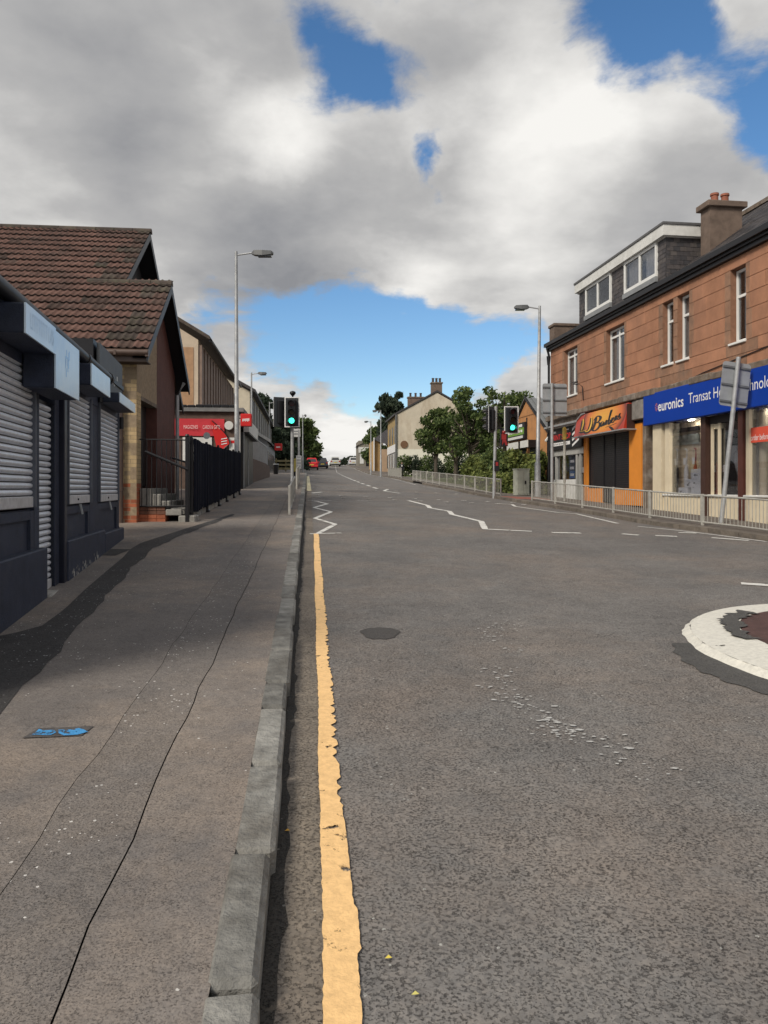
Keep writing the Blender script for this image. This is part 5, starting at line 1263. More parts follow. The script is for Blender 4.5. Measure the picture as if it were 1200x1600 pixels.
tr=thing('traffic_signal','right traffic signal with a green light facing the camera beside a side-on black head','traffic signal',(x,y,zg))
MB().tube([(x-.02,y,zg-.1),(x+.06,y,1.5+128*28.8/1200)],.06,10).build('pole',GREYM,tr,True)
head(tr,x+.62,y-.05,1.5+85.5*28.7/1200,math.radians(6),w=.54,h=1.02)
head(tr,x-.10,y+.05,1.5+87*28.8/1200,math.radians(-118),False,h=.98)
m=MB(); 
for q in (3.75,4.3): m.tube([(x+.05,y,q),(x+.6,y-.02,q)],.022,6)
m.build('bracket',BLACKP,tr)
PM=mat('dark_red_figure',(.28,.02,.02),.5,.1,4)
m=MB(); cx=x+.36; m.box(cx-.14,cx+.14,y-.05,y+.08,3.08,3.72); m.build('pedestrian_head',BLACKP,tr)
m=MB(); m.ball((cx-.02,y-.08,3.60),.07,8); m.cbox(cx-.10,cx+.08,y-.09,y-.055,3.32,3.54,.01); m.add([(cx-.07,y-.085,3.34),(cx+.05,y-.085,3.34),(cx+.13,y-.085,3.12),(cx+.05,y-.085,3.10),(cx-.01,y-.085,3.25),(cx-.08,y-.085,3.10)],[(0,1,2,3,4),(0,4,5)]); m.build('standing_figure',PM,tr)
m=MB().cbox(x-.02,x+.15,y-.20,y-.07,zg+.92,zg+1.32,.012).build('push_button_box',BLACKP,tr); MB().box(x+.02,x+.11,y-.207,y-.203,zg+1.12,zg+1.26).build('red_window',PM,m)
# ---- sign backs
def signback(label,cx,cy,z0,z1,w,post,rot=0,tilt=0,rounded=False,top=None):
    """grey back of a road sign: plate, stiffening channels, post; tilt leans it sideways about the foot"""
    px_,py_=post; zg=zp(px_,py_); t=thing('road_sign',label,'road sign',(px_,py_,zg),'road signs seen from behind'); T=math.tan(tilt)
    def sk(p): return (p[0]+(p[2]-zg)*T,p[1],p[2])
    n=8; R=.07; C=[]
    for (sx,sz,a0) in ((1,1,0),(-1,1,90),(-1,-1,180),(1,-1,270)):
        for i in range(5):
            a=math.radians(a0+22.5*i); C.append((cx+sx*(w/2-R)+R*math.cos(a),(z1 if sz>0 else z0)-sz*R+R*math.sin(a)))
    rr=math.tan(rot)
    m=MB(); m.loft([[sk((a,cy+d+(a-cx)*.12,b+(a-cx)*rr)) for a,b in C] for d in (0,.012)]); pl=m.build('plate',SIGNB,t)
    for k in (.10,.48,.88):
        z=lerp(z0,z1,k); m=MB(); m.add([sk((a,cy-d+(a-cx)*.12,z+e_+(a-cx)*rr)) for a in (cx-w/2+.005,cx+w/2-.005) for d,e_ in ((.002,-.03),(.03,-.02),(.03,.02),(.002,.03))],[(0,1,5,4),(1,2,6,5),(2,3,7,6),(0,3,2,1),(4,5,6,7)]); m.build('channel',mat('sign_channel',(.17,.18,.19),.5,.2,6,metal=.3),t)
    m=MB(); m.tube([sk((px_,py_,zg-.1)),sk((px_,py_,top or z1+.04))],.052,10); m.build('post',GREYM,t,True)
    return t
x,y,_=pxz(866,783,26.0); X=(867.5-600)*26/1200
signback('square grey sign back on a post in front of the print shop',X,y+.07,1.5+113.5*26/1200,1.5+164*26/1200,.85,((862.5-600)*26/1200,y),top=1.5+164*26/1200)
x,y,_=pxz(1127,815,17.4)
signback('leaning grey sign back on a tilted post before the blue fascia',(1127-600)*17.4/1200+.01,y+.06,1.5+128*17.4/1200,1.5+197*17.4/1200,.68,(x,y),rot=-math.radians(7),tilt=math.radians(6.0),top=1.5+205*17.4/1200)
x,y,_=pxz(882,782,26.8); zg=zp(x,y)
wp=thing('marker_post','thin white pole with a yellow top standing before the print shop','post',(x,y,zg))
MB().tube([(x,y,zg-.1),(x,y,3.2)],.045,8).build('pole',mat('worn_white_pole',(.50,.49,.44),.7,.3,8,stain=(.2,.18,.15),sscale=5),wp); MB().tube([(x,y,3.2),(x,y,3.58),(x,y,3.64)],[.075,.075,.03],10).build('yellow_cap',mat('yellow_cap',(.62,.44,.10),.6,.2,8),wp,True)
x,y=5.6,29.9; zg=zp(x,y)
x,y=(814.5-600)*30.8/1200,30.8
cb=thing('signal_cabinet','pale green-grey roadside control cabinet behind the right railing','cabinet',(x,y,zp(x,y)))
fr=Fr((x,y),(1,.25),(.25,-1)); zg=zp(x,y)
MB(fr).cbox(-.27,.27,-.2,.2,zg,zg+1.02,.012).build('body',CABM,cb); MB(fr).cbox(-.29,.29,-.22,.22,zg+1.02,zg+1.06,.008).build('lid',CABM,cb); MB(fr).box(-.24,-.01,.2,.212,zg+.06,zg+.97).build('door',CABM,cb); MB(fr).box(.01,.24,.2,.212,zg+.06,zg+.97).build('door',CABM,cb)
MB(fr).box(.05,.11,.213,.235,zg+.45,zg+.58).build('handle',BLACK,cb)
# ---- bus stop, bin, small street things on the left
x,y=(467-600)*36/1200,36; zg=zp(x,y)
bsp=thing('bus_stop','grey bus stop pole with white flag sign and timetable case','bus stop',(x,y,zg))
MB().tube([(x,y,zg-.1),(x,y,1.5+92*36/1200)],.05,8).build('pole',GREYM,bsp,True)
f=MB().cbox(x-.36,x+.07,y-.03,y-.0,1.5+80*36/1200,1.5+93*36/1200,.01).build('flag',WHITEP,bsp)
for k in (.3,.62): MB().box(x-.32,x+.02,y-.034,y-.031,1.5+(80+13*k)*36/1200,1.5+(80+13*k+2)*36/1200).build('flag_band',mat('flag_grey',(.25,.26,.28),.5,.1,4),f)
f=MB().cbox(x-.12,x+.13,y-.10,y-.055,1.5+30*36/1200,1.5+51*36/1200,.01).build('timetable_case',WHITEP,bsp)
for k in range(4): MB().box(x-.09,x+.10,y-.105,y-.101,2.5+.14*k,2.58+.14*k).build('timetable_print',mat('print_grey',(.42,.43,.45),.6,.2,8),f)
x,y,_=pxz(460,745,37.5); zg=zp(x,y)
yb=thing('grit_bin','small yellow bin standing behind the left signal pole','bin',(x,y,zg)); MB().cbox(x-.14,x+.14,y-.2,y+.2,zg+.4,zg+.95,.03).build('body',mat('yellow_plastic',(.55,.46,.12),.5,.1,5),yb); MB().cbox(x-.16,x+.16,y-.22,y+.22,zg+.95,zg+1.02,.02).build('lid',mat('yellow_plastic',(.5,.4,.1)),yb); MB().cbox(x-.1,x+.1,y-.15,y+.15,zg,zg+.4,.02).build('stand',BLACK,yb)
x,y=(431-600)*50/1200,50; zg=zp(x,y)
wb=thing('litter_bin','dark litter bin with a pale lid on the left pavement by the ramp','bin',(x,y,zg)); MB().loft([[(x+w*math.cos(a),y+w*math.sin(a),q) for a in [6.283*i/10 for i in range(10)]] for w,q in ((.15,zg),(.19,zg+.5),(.19,zg+.62))]).build('body',BLACKP,wb,True); MB().tube([(x,y,zg+.62),(x,y,zg+.67)],[.21,.18],10).build('lid',GREYM,wb)
# ================================================================== LEFT: RED SHOP, CLAD BUILDING, OTHERS
DX=(-.0995,.995)
rs=thing('red_sign_shop','single-storey brown convenience shop with a red fascia along its side wall','shop',(-6,27,1.5))
RW=mat('brown_roughcast',(.125,.085,.068),.9,.25,5,.5,60)
c0=Vector((-5.08,27.0)); SF=Fr(c0,DX,(.995,.0995)); zg=zp(*c0)
MB(SF).box(0,5.4,-7,0,.8,4.18).build('wall',RW,rs)
MB(SF).box(-.12,5.4,-7,.15,4.185,4.32).build('flat_roof',mat('grey_roof_edge',(.20,.20,.20),.8,.2,6),rs)
m=MB(SF); random.seed(13)
for k in range(24): m.cbox(-.14,.1,-7+.29*k,-7+.29*k+.27,4.32,4.40+random.random()*.03,.02)
m.build('roof_edge_tiles',BLACK,rs,kind='stuff')
fb=MB(SF).box(-.06,-.012,-4.2,-.52,3.33,3.93).build('red_fascia',RED,rs)
def letters_cam(name,txt,xa,xb,y,z0,z1,m,par):
    v,F=textmesh(txt,1,1); mb=MB(); mb.v=[(lerp(xa,xb,p[0]),y,lerp(z0,z1,p[1])) for p in v]; mb.f=F; mb.mi=[0]*len(F); return mb.build(name,m,par,norm=False)
PALE=mat('pale_lettering',(.80,.55,.55),.6,.1,4)
letters_cam('lettering','MAGAZINES',(289-600)*26.9/1200,(311-600)*26.9/1200,26.72,3.57,3.70,PALE,fb)
letters_cam('lettering','CARDS & GIFTS',(318-600)*26.9/1200,(345-600)*26.9/1200,26.78,3.57,3.70,PALE,fb)
MB(SF).box(-.05,-.012,-1.95,-.95,2.45,3.28).build('white_poster',WHITEP,rs)
MB(SF).box(-.05,-.012,-.36,-.08,2.5,3.28).build('white_poster',WHITEP,rs); MB(SF).box(-.055,-.051,-.30,-.14,3.08,3.18).build('poster_mark',REDB,rs)
MB(SF).box(-.05,-.012,-2.90,-2.66,2.85,3.33).build('white_poster',WHITEP,rs); MB(SF).box(-.05,-.012,-2.90,-2.66,1.6,2.845).build('red_poster',REDB,rs)
MB(SF).box(-.05,-.012,-3.6,-3.45,2.85,3.33).build('white_poster',WHITEP,rs); MB(SF).box(-.05,-.012,-3.6,-3.05,1.9,2.845).build('red_poster',REDB,rs)
MB(SF).disc((-.02,-.36,3.70),(-1,0,0),.16,.15,.10,18).build('bulkhead_lamp',WHITEP,rs,True)
m=MB(SF); n=16; A=[]
for i in range(n+1):
    t=i/n; z=lerp(3.86,2.80,t); right=-.95+.62*math.sin(min(1,t*1.25)*math.pi*.5)*(1 if t<.8 else 1)-(.0 if t<.75 else (t-.75)*1.2); left=-1.0+ .25*t+ (.0 if t>.25 else 0); A.append((left,right,z))
for l,r,z in A: m.v+=[SF((-.10,l,z)),SF((-.13,r,z))]
for i in range(n): m.f.append((2*i,2*i+1,2*i+3,2*i+2)); m.mi.append(0)
ff_=m.build('curved_flag',REDB,rs,norm=False); m=MB(SF); m.tube([(-.12,r+.01,z) for l,r,z in A],.02,6); m.build('flag_pole',BLACK,ff_)
m=MB(SF)
for k in range(3): m.add([(-.135,-.62+.0*k,3.02+.09*k),(-.135,-.42,3.06+.09*k),(-.135,-.42,3.09+.09*k),(-.135,-.62,3.05+.09*k)],[(0,1,2,3)])
m.build('flag_print',WHITE,ff_)
# street front of the red shop
MB(SF).box(.25,5.35,.01,.10,1.3,3.5).build('shop_front',BLACK,rs)
for u in (.45,2.6): MB(SF).box(u,u+.06,.10,.13,zg-.2,3.5).build('frame_post',GREYM,rs)
MB(SF).box(.5,5.4,.101,.30,3.52,3.98).build('street_fascia',WHITEP,rs); MB(SF).box(.5,5.4,.101,.302,3.46,3.519).build('fascia_soffit',BLACK,rs); MB(SF).box(.0,.2,.0,.02,1.5,4.1).build('pale_quoin',WHITEP,rs)
pj=thing('projecting_sign','red box sign sticking out from the corner of the brown shop','sign',SF((.2,.3,3.8)))
x0,x1=(377-600)*26.9/1200,(394-600)*26.9/1200
MB().cbox(x0,x1,26.75,26.95,3.66,4.10,.02).build('box',REDB,pj); m=MB(); random.seed(3)
for k in range(6): q=x0+.07+.042*k; m.box(q,q+.03,26.742,26.748,3.83+.02*(k%2),3.92+.008*k%3*.0+.004*k)
m.build('white_wording',WHITE,pj); MB().tube([(x0-.25,26.85,3.95),(x0,26.85,3.95)],.02,6).build('bracket',BLACK,pj)
# ramp wall and railing beyond
rw=thing('ramp_wall','low brown ramp wall beside the left pavement past the brown shop','wall',(-6,38,2))
RF2=Fr((-5.62,32.7),(-.068,1),(1,.068)); z0=zp(-5.62,32.7)
P=[(0,0,z0-.3),(9.5,0,zp(-6.3,42.2)-.2),(9.5,0,z0+.95),(7,0,z0+1.05),(0,0,z0+1.05)]
MB(RF2).prism([RF2(p) for p in P] if False else P,(0,-.3,0)).build('wall',mat('roughcast_ramp',(.13,.095,.08),.9,.25,5,.5,50),rw)
MB(RF2).box(-.1,.0,-1.6,.02,z0-.3,z0+1.05).build('end_wall',MATS['roughcast_ramp'],rw)
rr=thing('ramp_railing','grey ramp railing with sheeted bars above the brown ramp wall','railing',RF2((0,-.15,z0+1.05)))
m=MB(RF2); m.tube([(-.05,-.15,z0+2.1),(9.5,-.15,z0+2.0)],.03,6); m.tube([(-.05,-.15,z0+2.1),(-.05,-1.6,z0+2.1)],.03,6); m.build('top_rail',GREYM,rr)
b0=None
for k in range(60):
    u=.0+.158*k
    if b0 is None: b0=MB(RF2).tube([(0,-.15,z0+1.05),(0,-.15,z0+2.09)],.018,5).build('bar',GREYM,rr)
    else: q=link('bar',b0.data,rr); q.location=Vector((RF2.du.x*u,RF2.du.y*u,0))
for k in range(5):
    q=link('bar',b0.data,rr); q.location=Vector((-RF2.dn.x*.3*k,-RF2.dn.y*.3*k,0))
gp=thing('shop_graphic','white window hoarding with black scribble artwork above the ramp','hoarding',RF2((3,-1.6,z0+2)))
MB(RF2).box(-.2,8,-1.72,-1.65,z0+1.2,z0+3.0).build('panel',WHITEP,gp)
random.seed(17); m=MB(RF2)
for k in range(22):
    u=random.uniform(0,7.6); z=z0+random.uniform(1.7,2.7); m.tube([(u,-1.64,z),(u+random.uniform(-.4,.5),-1.64,z+random.uniform(-.3,.3)),(u+random.uniform(-.3,.7),-1.64,z+random.uniform(-.4,.4))],.03,4)
m.build('scribble',BLACK,gp,kind='stuff')
# clad two-storey building behind the red shop
def lf(c): return Fr((c,0),(-.0995,.995),(.995,.0995))
cb2=thing('clad_building','two-storey building with vertical brown cladding strips behind the brown shop','building',(-7.3,31,1.5))
CF=Fr((-4.25-3.08,30.8),DX,(.995,.0995)); LCL=14.0; ZC=7.45
CREAMR=mat('cream_roughcast',(.56,.46,.35),.85,.12,4,.3,60)
MB(CF).box(0,LCL,-8,-.12,1,ZC).build('wall',CREAMR,cb2)
mg=MB(CF); mg.add([(0,-8,ZC),(0,-.12,ZC),(0,-4,ZC+2.4),(LCL,-8,ZC),(LCL,-.12,ZC),(LCL,-4,ZC+2.4)],[(0,1,2),(3,5,4)]); mg.build('gable',CREAMR,cb2)
m=MB(CF); m.add([(-.2,.35,ZC-.0),(LCL+.2,.35,ZC-.0),(LCL+.2,-4.05,ZC+2.62),(-.2,-4.05,ZC+2.62),(-.2,.35,ZC+.14),(LCL+.2,.35,ZC+.14),(LCL+.2,-4.05,ZC+2.76),(-.2,-4.05,ZC+2.76)],[(0,1,2,3),(4,5,6,7),(0,1,5,4),(0,3,7,4),(1,2,6,5),(2,3,7,6)]); m.build('roof',TILED,cb2)
m=MB(CF); m.tube([(-.1,.38,ZC-.03),(LCL,.38,ZC-.03)],.07,8); m.tube([(LCL-.2,.3,ZC-.1),(LCL-.2,0,ZC-.5),(LCL-.2,0,3)],.05,8); m.build('gutter',BLACK,cb2,True)
CB=[mat('brown_board',(.24,.17,.135),.7,.2,5),mat('dark_board_gap',(.045,.034,.03),.8,.2,5)]
for k in range(14):
    u=.05+k*1.0; MB(CF).box(u,u+.52,-.11,.02,4.55,ZC-.2).build('cladding_board',CB[0],cb2); MB(CF).box(u+.52,u+1.0,-.118,-.10,4.55,ZC-.2).build('cladding_board',CB[1],cb2)
m=MB(CF); m.box(-.05,LCL,-.02,.05,4.40,4.54); m.build('sill_band',CB[0],cb2)
MB(CF).box(-.02,-.005,-1.0,-.3,4.5,ZC-.3).build('corner_panel',mat('orange_brown_panel',(.42,.25,.14),.7,.2,5),cb2)
for k in range(4): 
    w=MB(CF).box(.8+3.2*k,2.9+3.2*k,-.115,-.06,3.05,4.3).build('window',UPVC,cb2); MB(CF).box(.9+3.2*k,2.8+3.2*k,-.06,-.05,3.15,4.2).build('pane',mat('sky_glass',(.05,.07,.10),.05,.1,2,spec=.8),w)
# next building up the street, grey clad, dark roof
g2=thing('grey_clad_building','grey vertically clad building with cream gable end and dark roof farther up the left side','building',(-9,53,2.5))
GF=Fr((-3.9-5.0,51.5),DX,(.995,.0995)); ZG2=8.0; LG=38
CRG=mat('cream_gable',(.60,.54,.43),.85,.1,4,.3,50)
MB(GF).box(0,LG,-9,-.1,2,ZG2).build('wall',CRG,g2)
m=MB(GF); m.add([(0,-9,ZG2),(0,-.1,ZG2),(0,-4.5,ZG2+2.4)],[(0,1,2)]); m.build('gable',CRG,g2)
m=MB(GF); m.add([(-.3,.3,ZG2-.1),(LG,.3,ZG2-.1),(LG,-4.5,ZG2+2.55),(-.3,-4.5,ZG2+2.55),(-.3,.3,ZG2+.1),(LG,.3,ZG2+.1),(LG,-4.5,ZG2+2.75),(-.3,-4.5,ZG2+2.75)],[(0,1,2,3),(4,5,6,7),(0,1,5,4),(0,3,7,4),(1,2,6,5),(2,3,7,6)]); m.build('roof',SLATE,g2)
for k in range(12):
    u=.2+k*3.1; MB(GF).box(u,u+1.7,-.11,.0,5.0,ZG2-.3).build('cladding_board',mat('grey_board',(.27,.26,.25),.7,.2,5),g2); MB(GF).box(u+1.7,u+3.1,-.11,-.06,5.0,ZG2-.3).build('window',mat('dark_window_band',(.06,.06,.065),.3,.2,5),g2)
MB(GF).box(0,LG,-.1,.25,4.75,4.99).build('floor_band',mat('dark_band',(.05,.05,.05),.7,.2,4),g2)
# low shops beyond with a pale verge and a red sign
g3=thing('low_grey_shop','low grey shop with a pale sloping roof edge beyond the ramp','shop',(-9.3,60,2.6))
HF=Fr((-8.9,58.5),(-.0995,.995),(.995,.0995)); 
MB(HF).box(0,14,-6,0,2.4,5.1).build('wall',mat('grey_render',(.30,.31,.33),.85,.15,4,.3,40),g3)
m=MB(HF); m.add([(0,-6,5.1),(0,0,5.1),(0,-3,6.9)],[(0,1,2)]); m.build('gable',MATS['grey_render'],g3)
m=MB(HF); m.add([(-.2,.25,5.0),(14,.25,5.0),(14,-3,7.0),(-.2,-3,7.0),(-.2,.25,5.15),(14,.25,5.15),(14,-3,7.15),(-.2,-3,7.15)],[(0,1,2,3),(4,5,6,7),(0,1,5,4),(0,3,7,4),(1,2,6,5),(2,3,7,6)]); m.build('roof',SLATE,g3)
m=MB(HF); m.add([(-.24,.28,4.95),(-.24,-3,6.95),(-.24,-3,7.2),(-.24,.28,5.2)],[(0,1,2,3)]); m.build('bargeboard',WHITEP,g3)
for k in range(5): MB(HF).box(1+2.4*k,2.6+2.4*k,-.02,.03,2.6,4.4).build('window',mat('grey_shop_glass',(.10,.10,.11),.2,.2,3),g3)
ps2=thing('projecting_sign','small far red box sign above the low grey shop beyond the bin','sign',(-8,58,5))
xa,xb=(429.5-600)*57/1200,(441-600)*57/1200; MB().cbox(xa,xb,56.8,57.0,1.5+59*57/1200,1.5+70*57/1200,.02).build('box',REDB,ps2); MB().box(xa+.12,xb-.12,56.79,56.797,4.5,4.6).build('white_wording',WHITE,ps2); MB().tube([(xa-.4,56.9,4.6),(xa,56.9,4.6)],.03,6).build('bracket',BLACK,ps2)
pb=thing('timber_planter','weathered timber bench-like barrier on the far left pavement','planter',(-7.5,64,2.9))
for k in range(3): MB().cbox(-9.1,-7.3,63.9,64.0,3.05+.32*k,3.22+.32*k,.01).build('plank',mat('weathered_plank',(.30,.26,.14),.85,.3,6),pb)
for q in (-9.0,-8.2,-7.4): MB().cbox(q-.05,q+.05,64.0,64.1,2.5,4.0,.01).build('post',MATS['weathered_plank'],pb)
# ================================================================== RIGHT: ORANGE GABLE SHOP, WHITE GABLE HOUSE, FAR HOUSES
og=thing('orange_gable_shop','small orange rendered shop with pointed gable and grey sheet roof beyond the sandstone building','shop',(7,36,1.3))
OF=Fr((11.36-.133*32.6,32.6),(-.133,1),(-1,-.133)); OW=6.0; OZ=3.85; OA=5.62
ORR=mat('orange_render',(.50,.24,.095),.85,.15,3,.3,50,stain=(.40,.20,.09),sscale=1.5)
m=MB(OF); m.add([(0,0,.8),(OW,0,.8),(OW,0,OZ),(OW/2,0,OA),(0,0,OZ),(0,-9,.8),(OW,-9,.8),(OW,-9,OZ),(OW/2,-9,OA),(0,-9,OZ)],[(0,1,2,3,4),(9,8,7,6,5),(0,4,9,5),(1,6,7,2)]); m.build('wall',ORR,og)
sl=(OA-OZ)/(OW/2)
SHEET=mat('grey_sheet_roof',(.20,.21,.215),.5,.25,4,metal=.2,stain=(.12,.13,.12),sscale=2)
for s_ in (0,1):
    m=MB(OF); u0=-.25 if s_==0 else OW+.25; u1=OW/2
    n=30
    for k in range(n):
        a=.12-9.2*k/n; b=.12-9.2*(k+.55)/n; h=.05
        zz=lambda u:(OZ+sl*u if s_==0 else OZ+sl*(OW-u))+.06
        m.add([(u0,a,zz(u0)),(u1,a,zz(u1)),(u1,b,zz(u1)),(u0,b,zz(u0)),(u0,a,zz(u0)+h),(u1,a,zz(u1)+h),(u1,b,zz(u1)+h),(u0,b,zz(u0)+h)],[(4,5,6,7),(0,1,5,4),(2,3,7,6),(0,4,7,3)])
        c=.12-9.2*(k+1)/n; m.add([(u0,b,zz(u0)),(u1,b,zz(u1)),(u1,c,zz(u1)),(u0,c,zz(u0))],[(0,1,2,3)])
    m.build('roof_sheeting',SHEET,og)
m=MB(OF); m.add([(-.25,.14,OZ-.10),(OW/2,.14,OA+.02),(OW/2,.14,OA+.20),(-.25,.14,OZ+.08)],[(0,1,2,3)]); m.add([(-.25,.12,OZ-.10),(OW/2,.12,OA+.02),(OW/2,.12,OA+.20),(-.25,.12,OZ+.08)],[(3,2,1,0)]); m.build('bargeboard',BLACK,og)
MB(OF).tube([(-.28,.0,OZ-.05),(-.05,.18,OZ-.35)],.06,6).build('white_soffit',WHITEP,og)
MB(OF).box(OW/2-.05,OW/2+.05,.0,.03,OA-1.25,OA-.85).build('vent',BLACK,og); MB(OF).box(1.5,4.6,.0,.012,OA-.78,OA-.74).build('string_line',mat('dark_orange_joint',(.25,.12,.05),.9,.1,4),og)  # string line is a thin strip of darker orange
sg=thing('shop_board_sign','green white and black signboard on the orange gable shop','sign',OF((3,.1,3.5)))
MB(OF).box(2.95,5.8,.02,.14,3.80,4.58).build('board',BLACK,sg)
GL=mat('lime_green',(.17,.33,.05),.5,.1,4)
MB(OF).box(3.05,5.76,.141,.15,4.02,4.34).build('green_panel',GL,sg); MB(OF).box(3.3,5.5,.141,.15,4.38,4.50).build('white_panel',WHITE,sg); MB(OF).box(3.2,5.6,.141,.15,3.85,3.97).build('white_panel',WHITEP,sg)
m=MB(OF)
for k in range(6): m.box(3.25+.4*k,3.25+.4*k+.27,.151,.155,4.13,4.24)
m.build('white_wording',WHITE,sg)
for a,b in ((1.66,2.55),(3.1,4.66)):
    w=MB(OF).box(a,b,.0,.02,1.1,3.32).build('shop_window',mat('dark_shop_glass',(.04,.045,.045),.12,.2,3),og); h=MB(OF).box(a-.1,b+.1,.02,.42,3.32,3.66).build('shutter_housing',BLACK,og); MB(OF).box(a-.1,b+.1,.42,.45,3.34,3.65).build('white_face',WHITEP,h)  # window panes in plain dark glass
MB(OF).tube([(-.1,.08,3.8),(-.1,.08,1.0)],.07,8).build('downpipe',BLACK,og)
# white gable house
gh=thing('white_gable_house','tall whitewashed gable-ended house with chimneys beyond the park trees','house',(6,98,3.5))
HF2=Fr((1.63,98),(.995,.0995),(-.0995,.995))    # u along the gable (to the right), n away from the camera
HW=10.4; HE=10.9; HA=13.75; HZ=2.6; HL=11
GW=mat('dirty_whitewash',(.60,.53,.43),.9,.15,.6,.3,12,stain=(.36,.28,.20),sscale=.8,streak=.3)
GWL=mat('whitewash',(.76,.73,.63),.9,.1,.6,.3,12)
def gtop(u): return lerp(HE,HA,u/(HW/2)) if u<HW/2 else lerp(HA,HE,(u-HW/2)/(HW/2))
m=MB(HF2); wallpoly(m,[0,2,4,4.7,HW/2,5.7,7,8.5,HW],HZ-.5,lambda u:6.5,0,.3); m.build('lower_wall',GWL,gh)
m=MB(HF2); wallpoly(m,[0,2,4,4.7,HW/2,5.7,7,8.5,HW],6.501,gtop,.0,.3); m.build('gable_wall',GW,gh)
YW=mat('ochre_front',(.36,.26,.12),.9,.2,1.2,.3,20)
MB(HF2).box(0,.3,.301,HL,6.6,HE).build('street_wall',YW,gh); MB(HF2).box(.02,.3,.301,HL,HZ-.5,6.6).build('street_wall',WHITEP,gh); MB(HF2).box(HW-.3,HW,.3,HL,HZ-.5,HE).build('rear_wall',GW,gh)
for k in range(3): MB(HF2).box(-.03,.0,1.2+3.1*k,2.4+3.1*k,7.4,9.6).build('window',mat('dark_far_window',(.05,.05,.05),.3,.2,3),gh)
for k in range(3): MB(HF2).box(-.02,.015,.9+3.3*k,3.2+3.3*k,3.4,6.0).build('shop_window',mat('grey_far_shopglass',(.22,.24,.26),.2,.2,2),gh)
MB(HF2).box(-.12,-.022,.2,HL-.3,6.2,7.2).build('white_fascia',WHITE,gh)
m=MB(HF2); m.add([(-.35,-.12,HE-.1),(-.35,HL,HE-.1),(HW/2,HL,HA+.12),(HW/2,-.12,HA+.12),(-.35,-.12,HE+.12),(-.35,HL,HE+.12),(HW/2,HL,HA+.34),(HW/2,-.12,HA+.34)],[(0,1,2,3),(4,5,6,7),(0,3,7,4),(0,1,5,4)]); m.add([(HW+.35,-.12,HE-.1),(HW+.35,HL,HE-.1),(HW/2,HL,HA+.12),(HW/2,-.12,HA+.12),(HW+.35,-.12,HE+.12),(HW+.35,HL,HE+.12),(HW/2,HL,HA+.34),(HW/2,-.12,HA+.34)],[(0,1,2,3),(4,5,6,7),(0,3,7,4),(0,1,5,4)]); m.build('roof',SLATE,gh)
def stack(fr,u,n,z0,z1,w,d,np_,par,mm=CHIM):
    c=MB(fr).box(u-w/2,u+w/2,n,n+d,z0,z1).build('chimney',mm,par); MB(fr).cbox(u-w/2-.1,u+w/2+.1,n-.1,n+d+.1,z1,z1+.18,.02).build('chimney_cap',LEDGE,c)
    for k in range(np_): 
        q=u-w/2+w*(k+.5)/np_; MB(fr).tube([fr_ for fr_ in [(q,n+d/2,z1+.18),(q,n+d/2,z1+.62),(q,n+d/2,z1+.63),(q,n+d/2,z1+.75)]],[.16,.14,.18,.17],8).build('chimney_pot',mat('dark_pot',(.07,.055,.05),.8,.2,4),c,True)
stack(HF2,HW/2,.05,HA-.2,HA+1.2,1.35,.9,3,gh); stack(HF2,HW/2-1.3,HL-1.0,HA-.6,HA+.5,2.2,.9,3,gh)
MB(HF2).tube([(-.08,-.06,HE),(-.08,-.06,HZ)],.14,8).build('downpipe',mat('grey_pipe',(.12,.12,.12),.7,.2,4),gh)
m=MB(HF2); m.disc((.95,-.02,7.1),(0,-1,0),.48,.48,.08,20); m.build('round_sign',mat('brown_round_sign',(.17,.09,.05),.7,.2,4),gh,True)
# small house with dark roof next door
eh=thing('small_ochre_house','small ochre-fronted house with steep dark slate roof beyond the white gable','house',(-.5,112,4))
EF=Fr((-.55,112),(.995,.0995),(-.0995,.995))
OC=mat('ochre_render',(.50,.33,.15),.9,.15,1,.3,20)
m=MB(EF); wallpoly(m,[0,1.4,2.8],3.5,lambda u:7.2,0,.3); m.build('end_wall',mat('pinkish_render',(.48,.34,.23),.9,.15,1,.3,20),eh); MB(EF).box(-.9,.0,.5,9,3.5,8.6).build('street_wall',OC,eh)
m=MB(EF); m.add([(-1.0,.2,8.6),(3.2,-.2,7.1),(3.2,9,7.1),(-1.0,9,8.6),(1.2,2,10.3),(1.2,9,10.3)],[(0,1,4),(1,2,5,4),(0,4,5,3)]); m.build('roof',SLATE,eh)
MB(EF).box(-.95,-.85,-.1,.5,3.5,8.9).build('white_edge',WHITE,eh); MB(EF).box(1.0,1.6,-.02,.0,4.4,6.2).build('window',MATS['dark_far_window'],eh)
oh=thing('old_stone_house','old grey stone house with a pale shop band at the hilltop on the right','house',(-4,142,6))
QF=Fr((-4.6,140),(.995,.0995),(-.0995,.995)); STN=mat('grey_stone',(.22,.20,.165),.9,.3,1,.4,8)
MB(QF).box(0,4.5,0,8,4.5,10.2).build('wall',STN,oh)
m=MB(QF); m.add([(-.3,-.2,9.3),(4.8,-.2,11.4),(4.8,8,11.4),(-.3,8,9.3)],[(0,1,2,3)]); m.build('roof',SLATE,oh)
MB(QF).box(-.05,2.4,-.1,-.01,8.0,9.0).build('shop_band',WHITEP,oh); MB(QF).box(1.3,2.2,-.05,-.01,5.4,7.8).build('door',BLACK,oh); MB(QF).box(.2,.9,-.05,-.01,6.0,7.8).build('window',WHITEP,oh); MB(QF).box(3,3.8,-.05,-.01,6.0,7.8).build('window',MATS['dark_far_window'],oh)
stack(QF,3.4,3,11,12.2,1.0,.8,2,oh,STN)
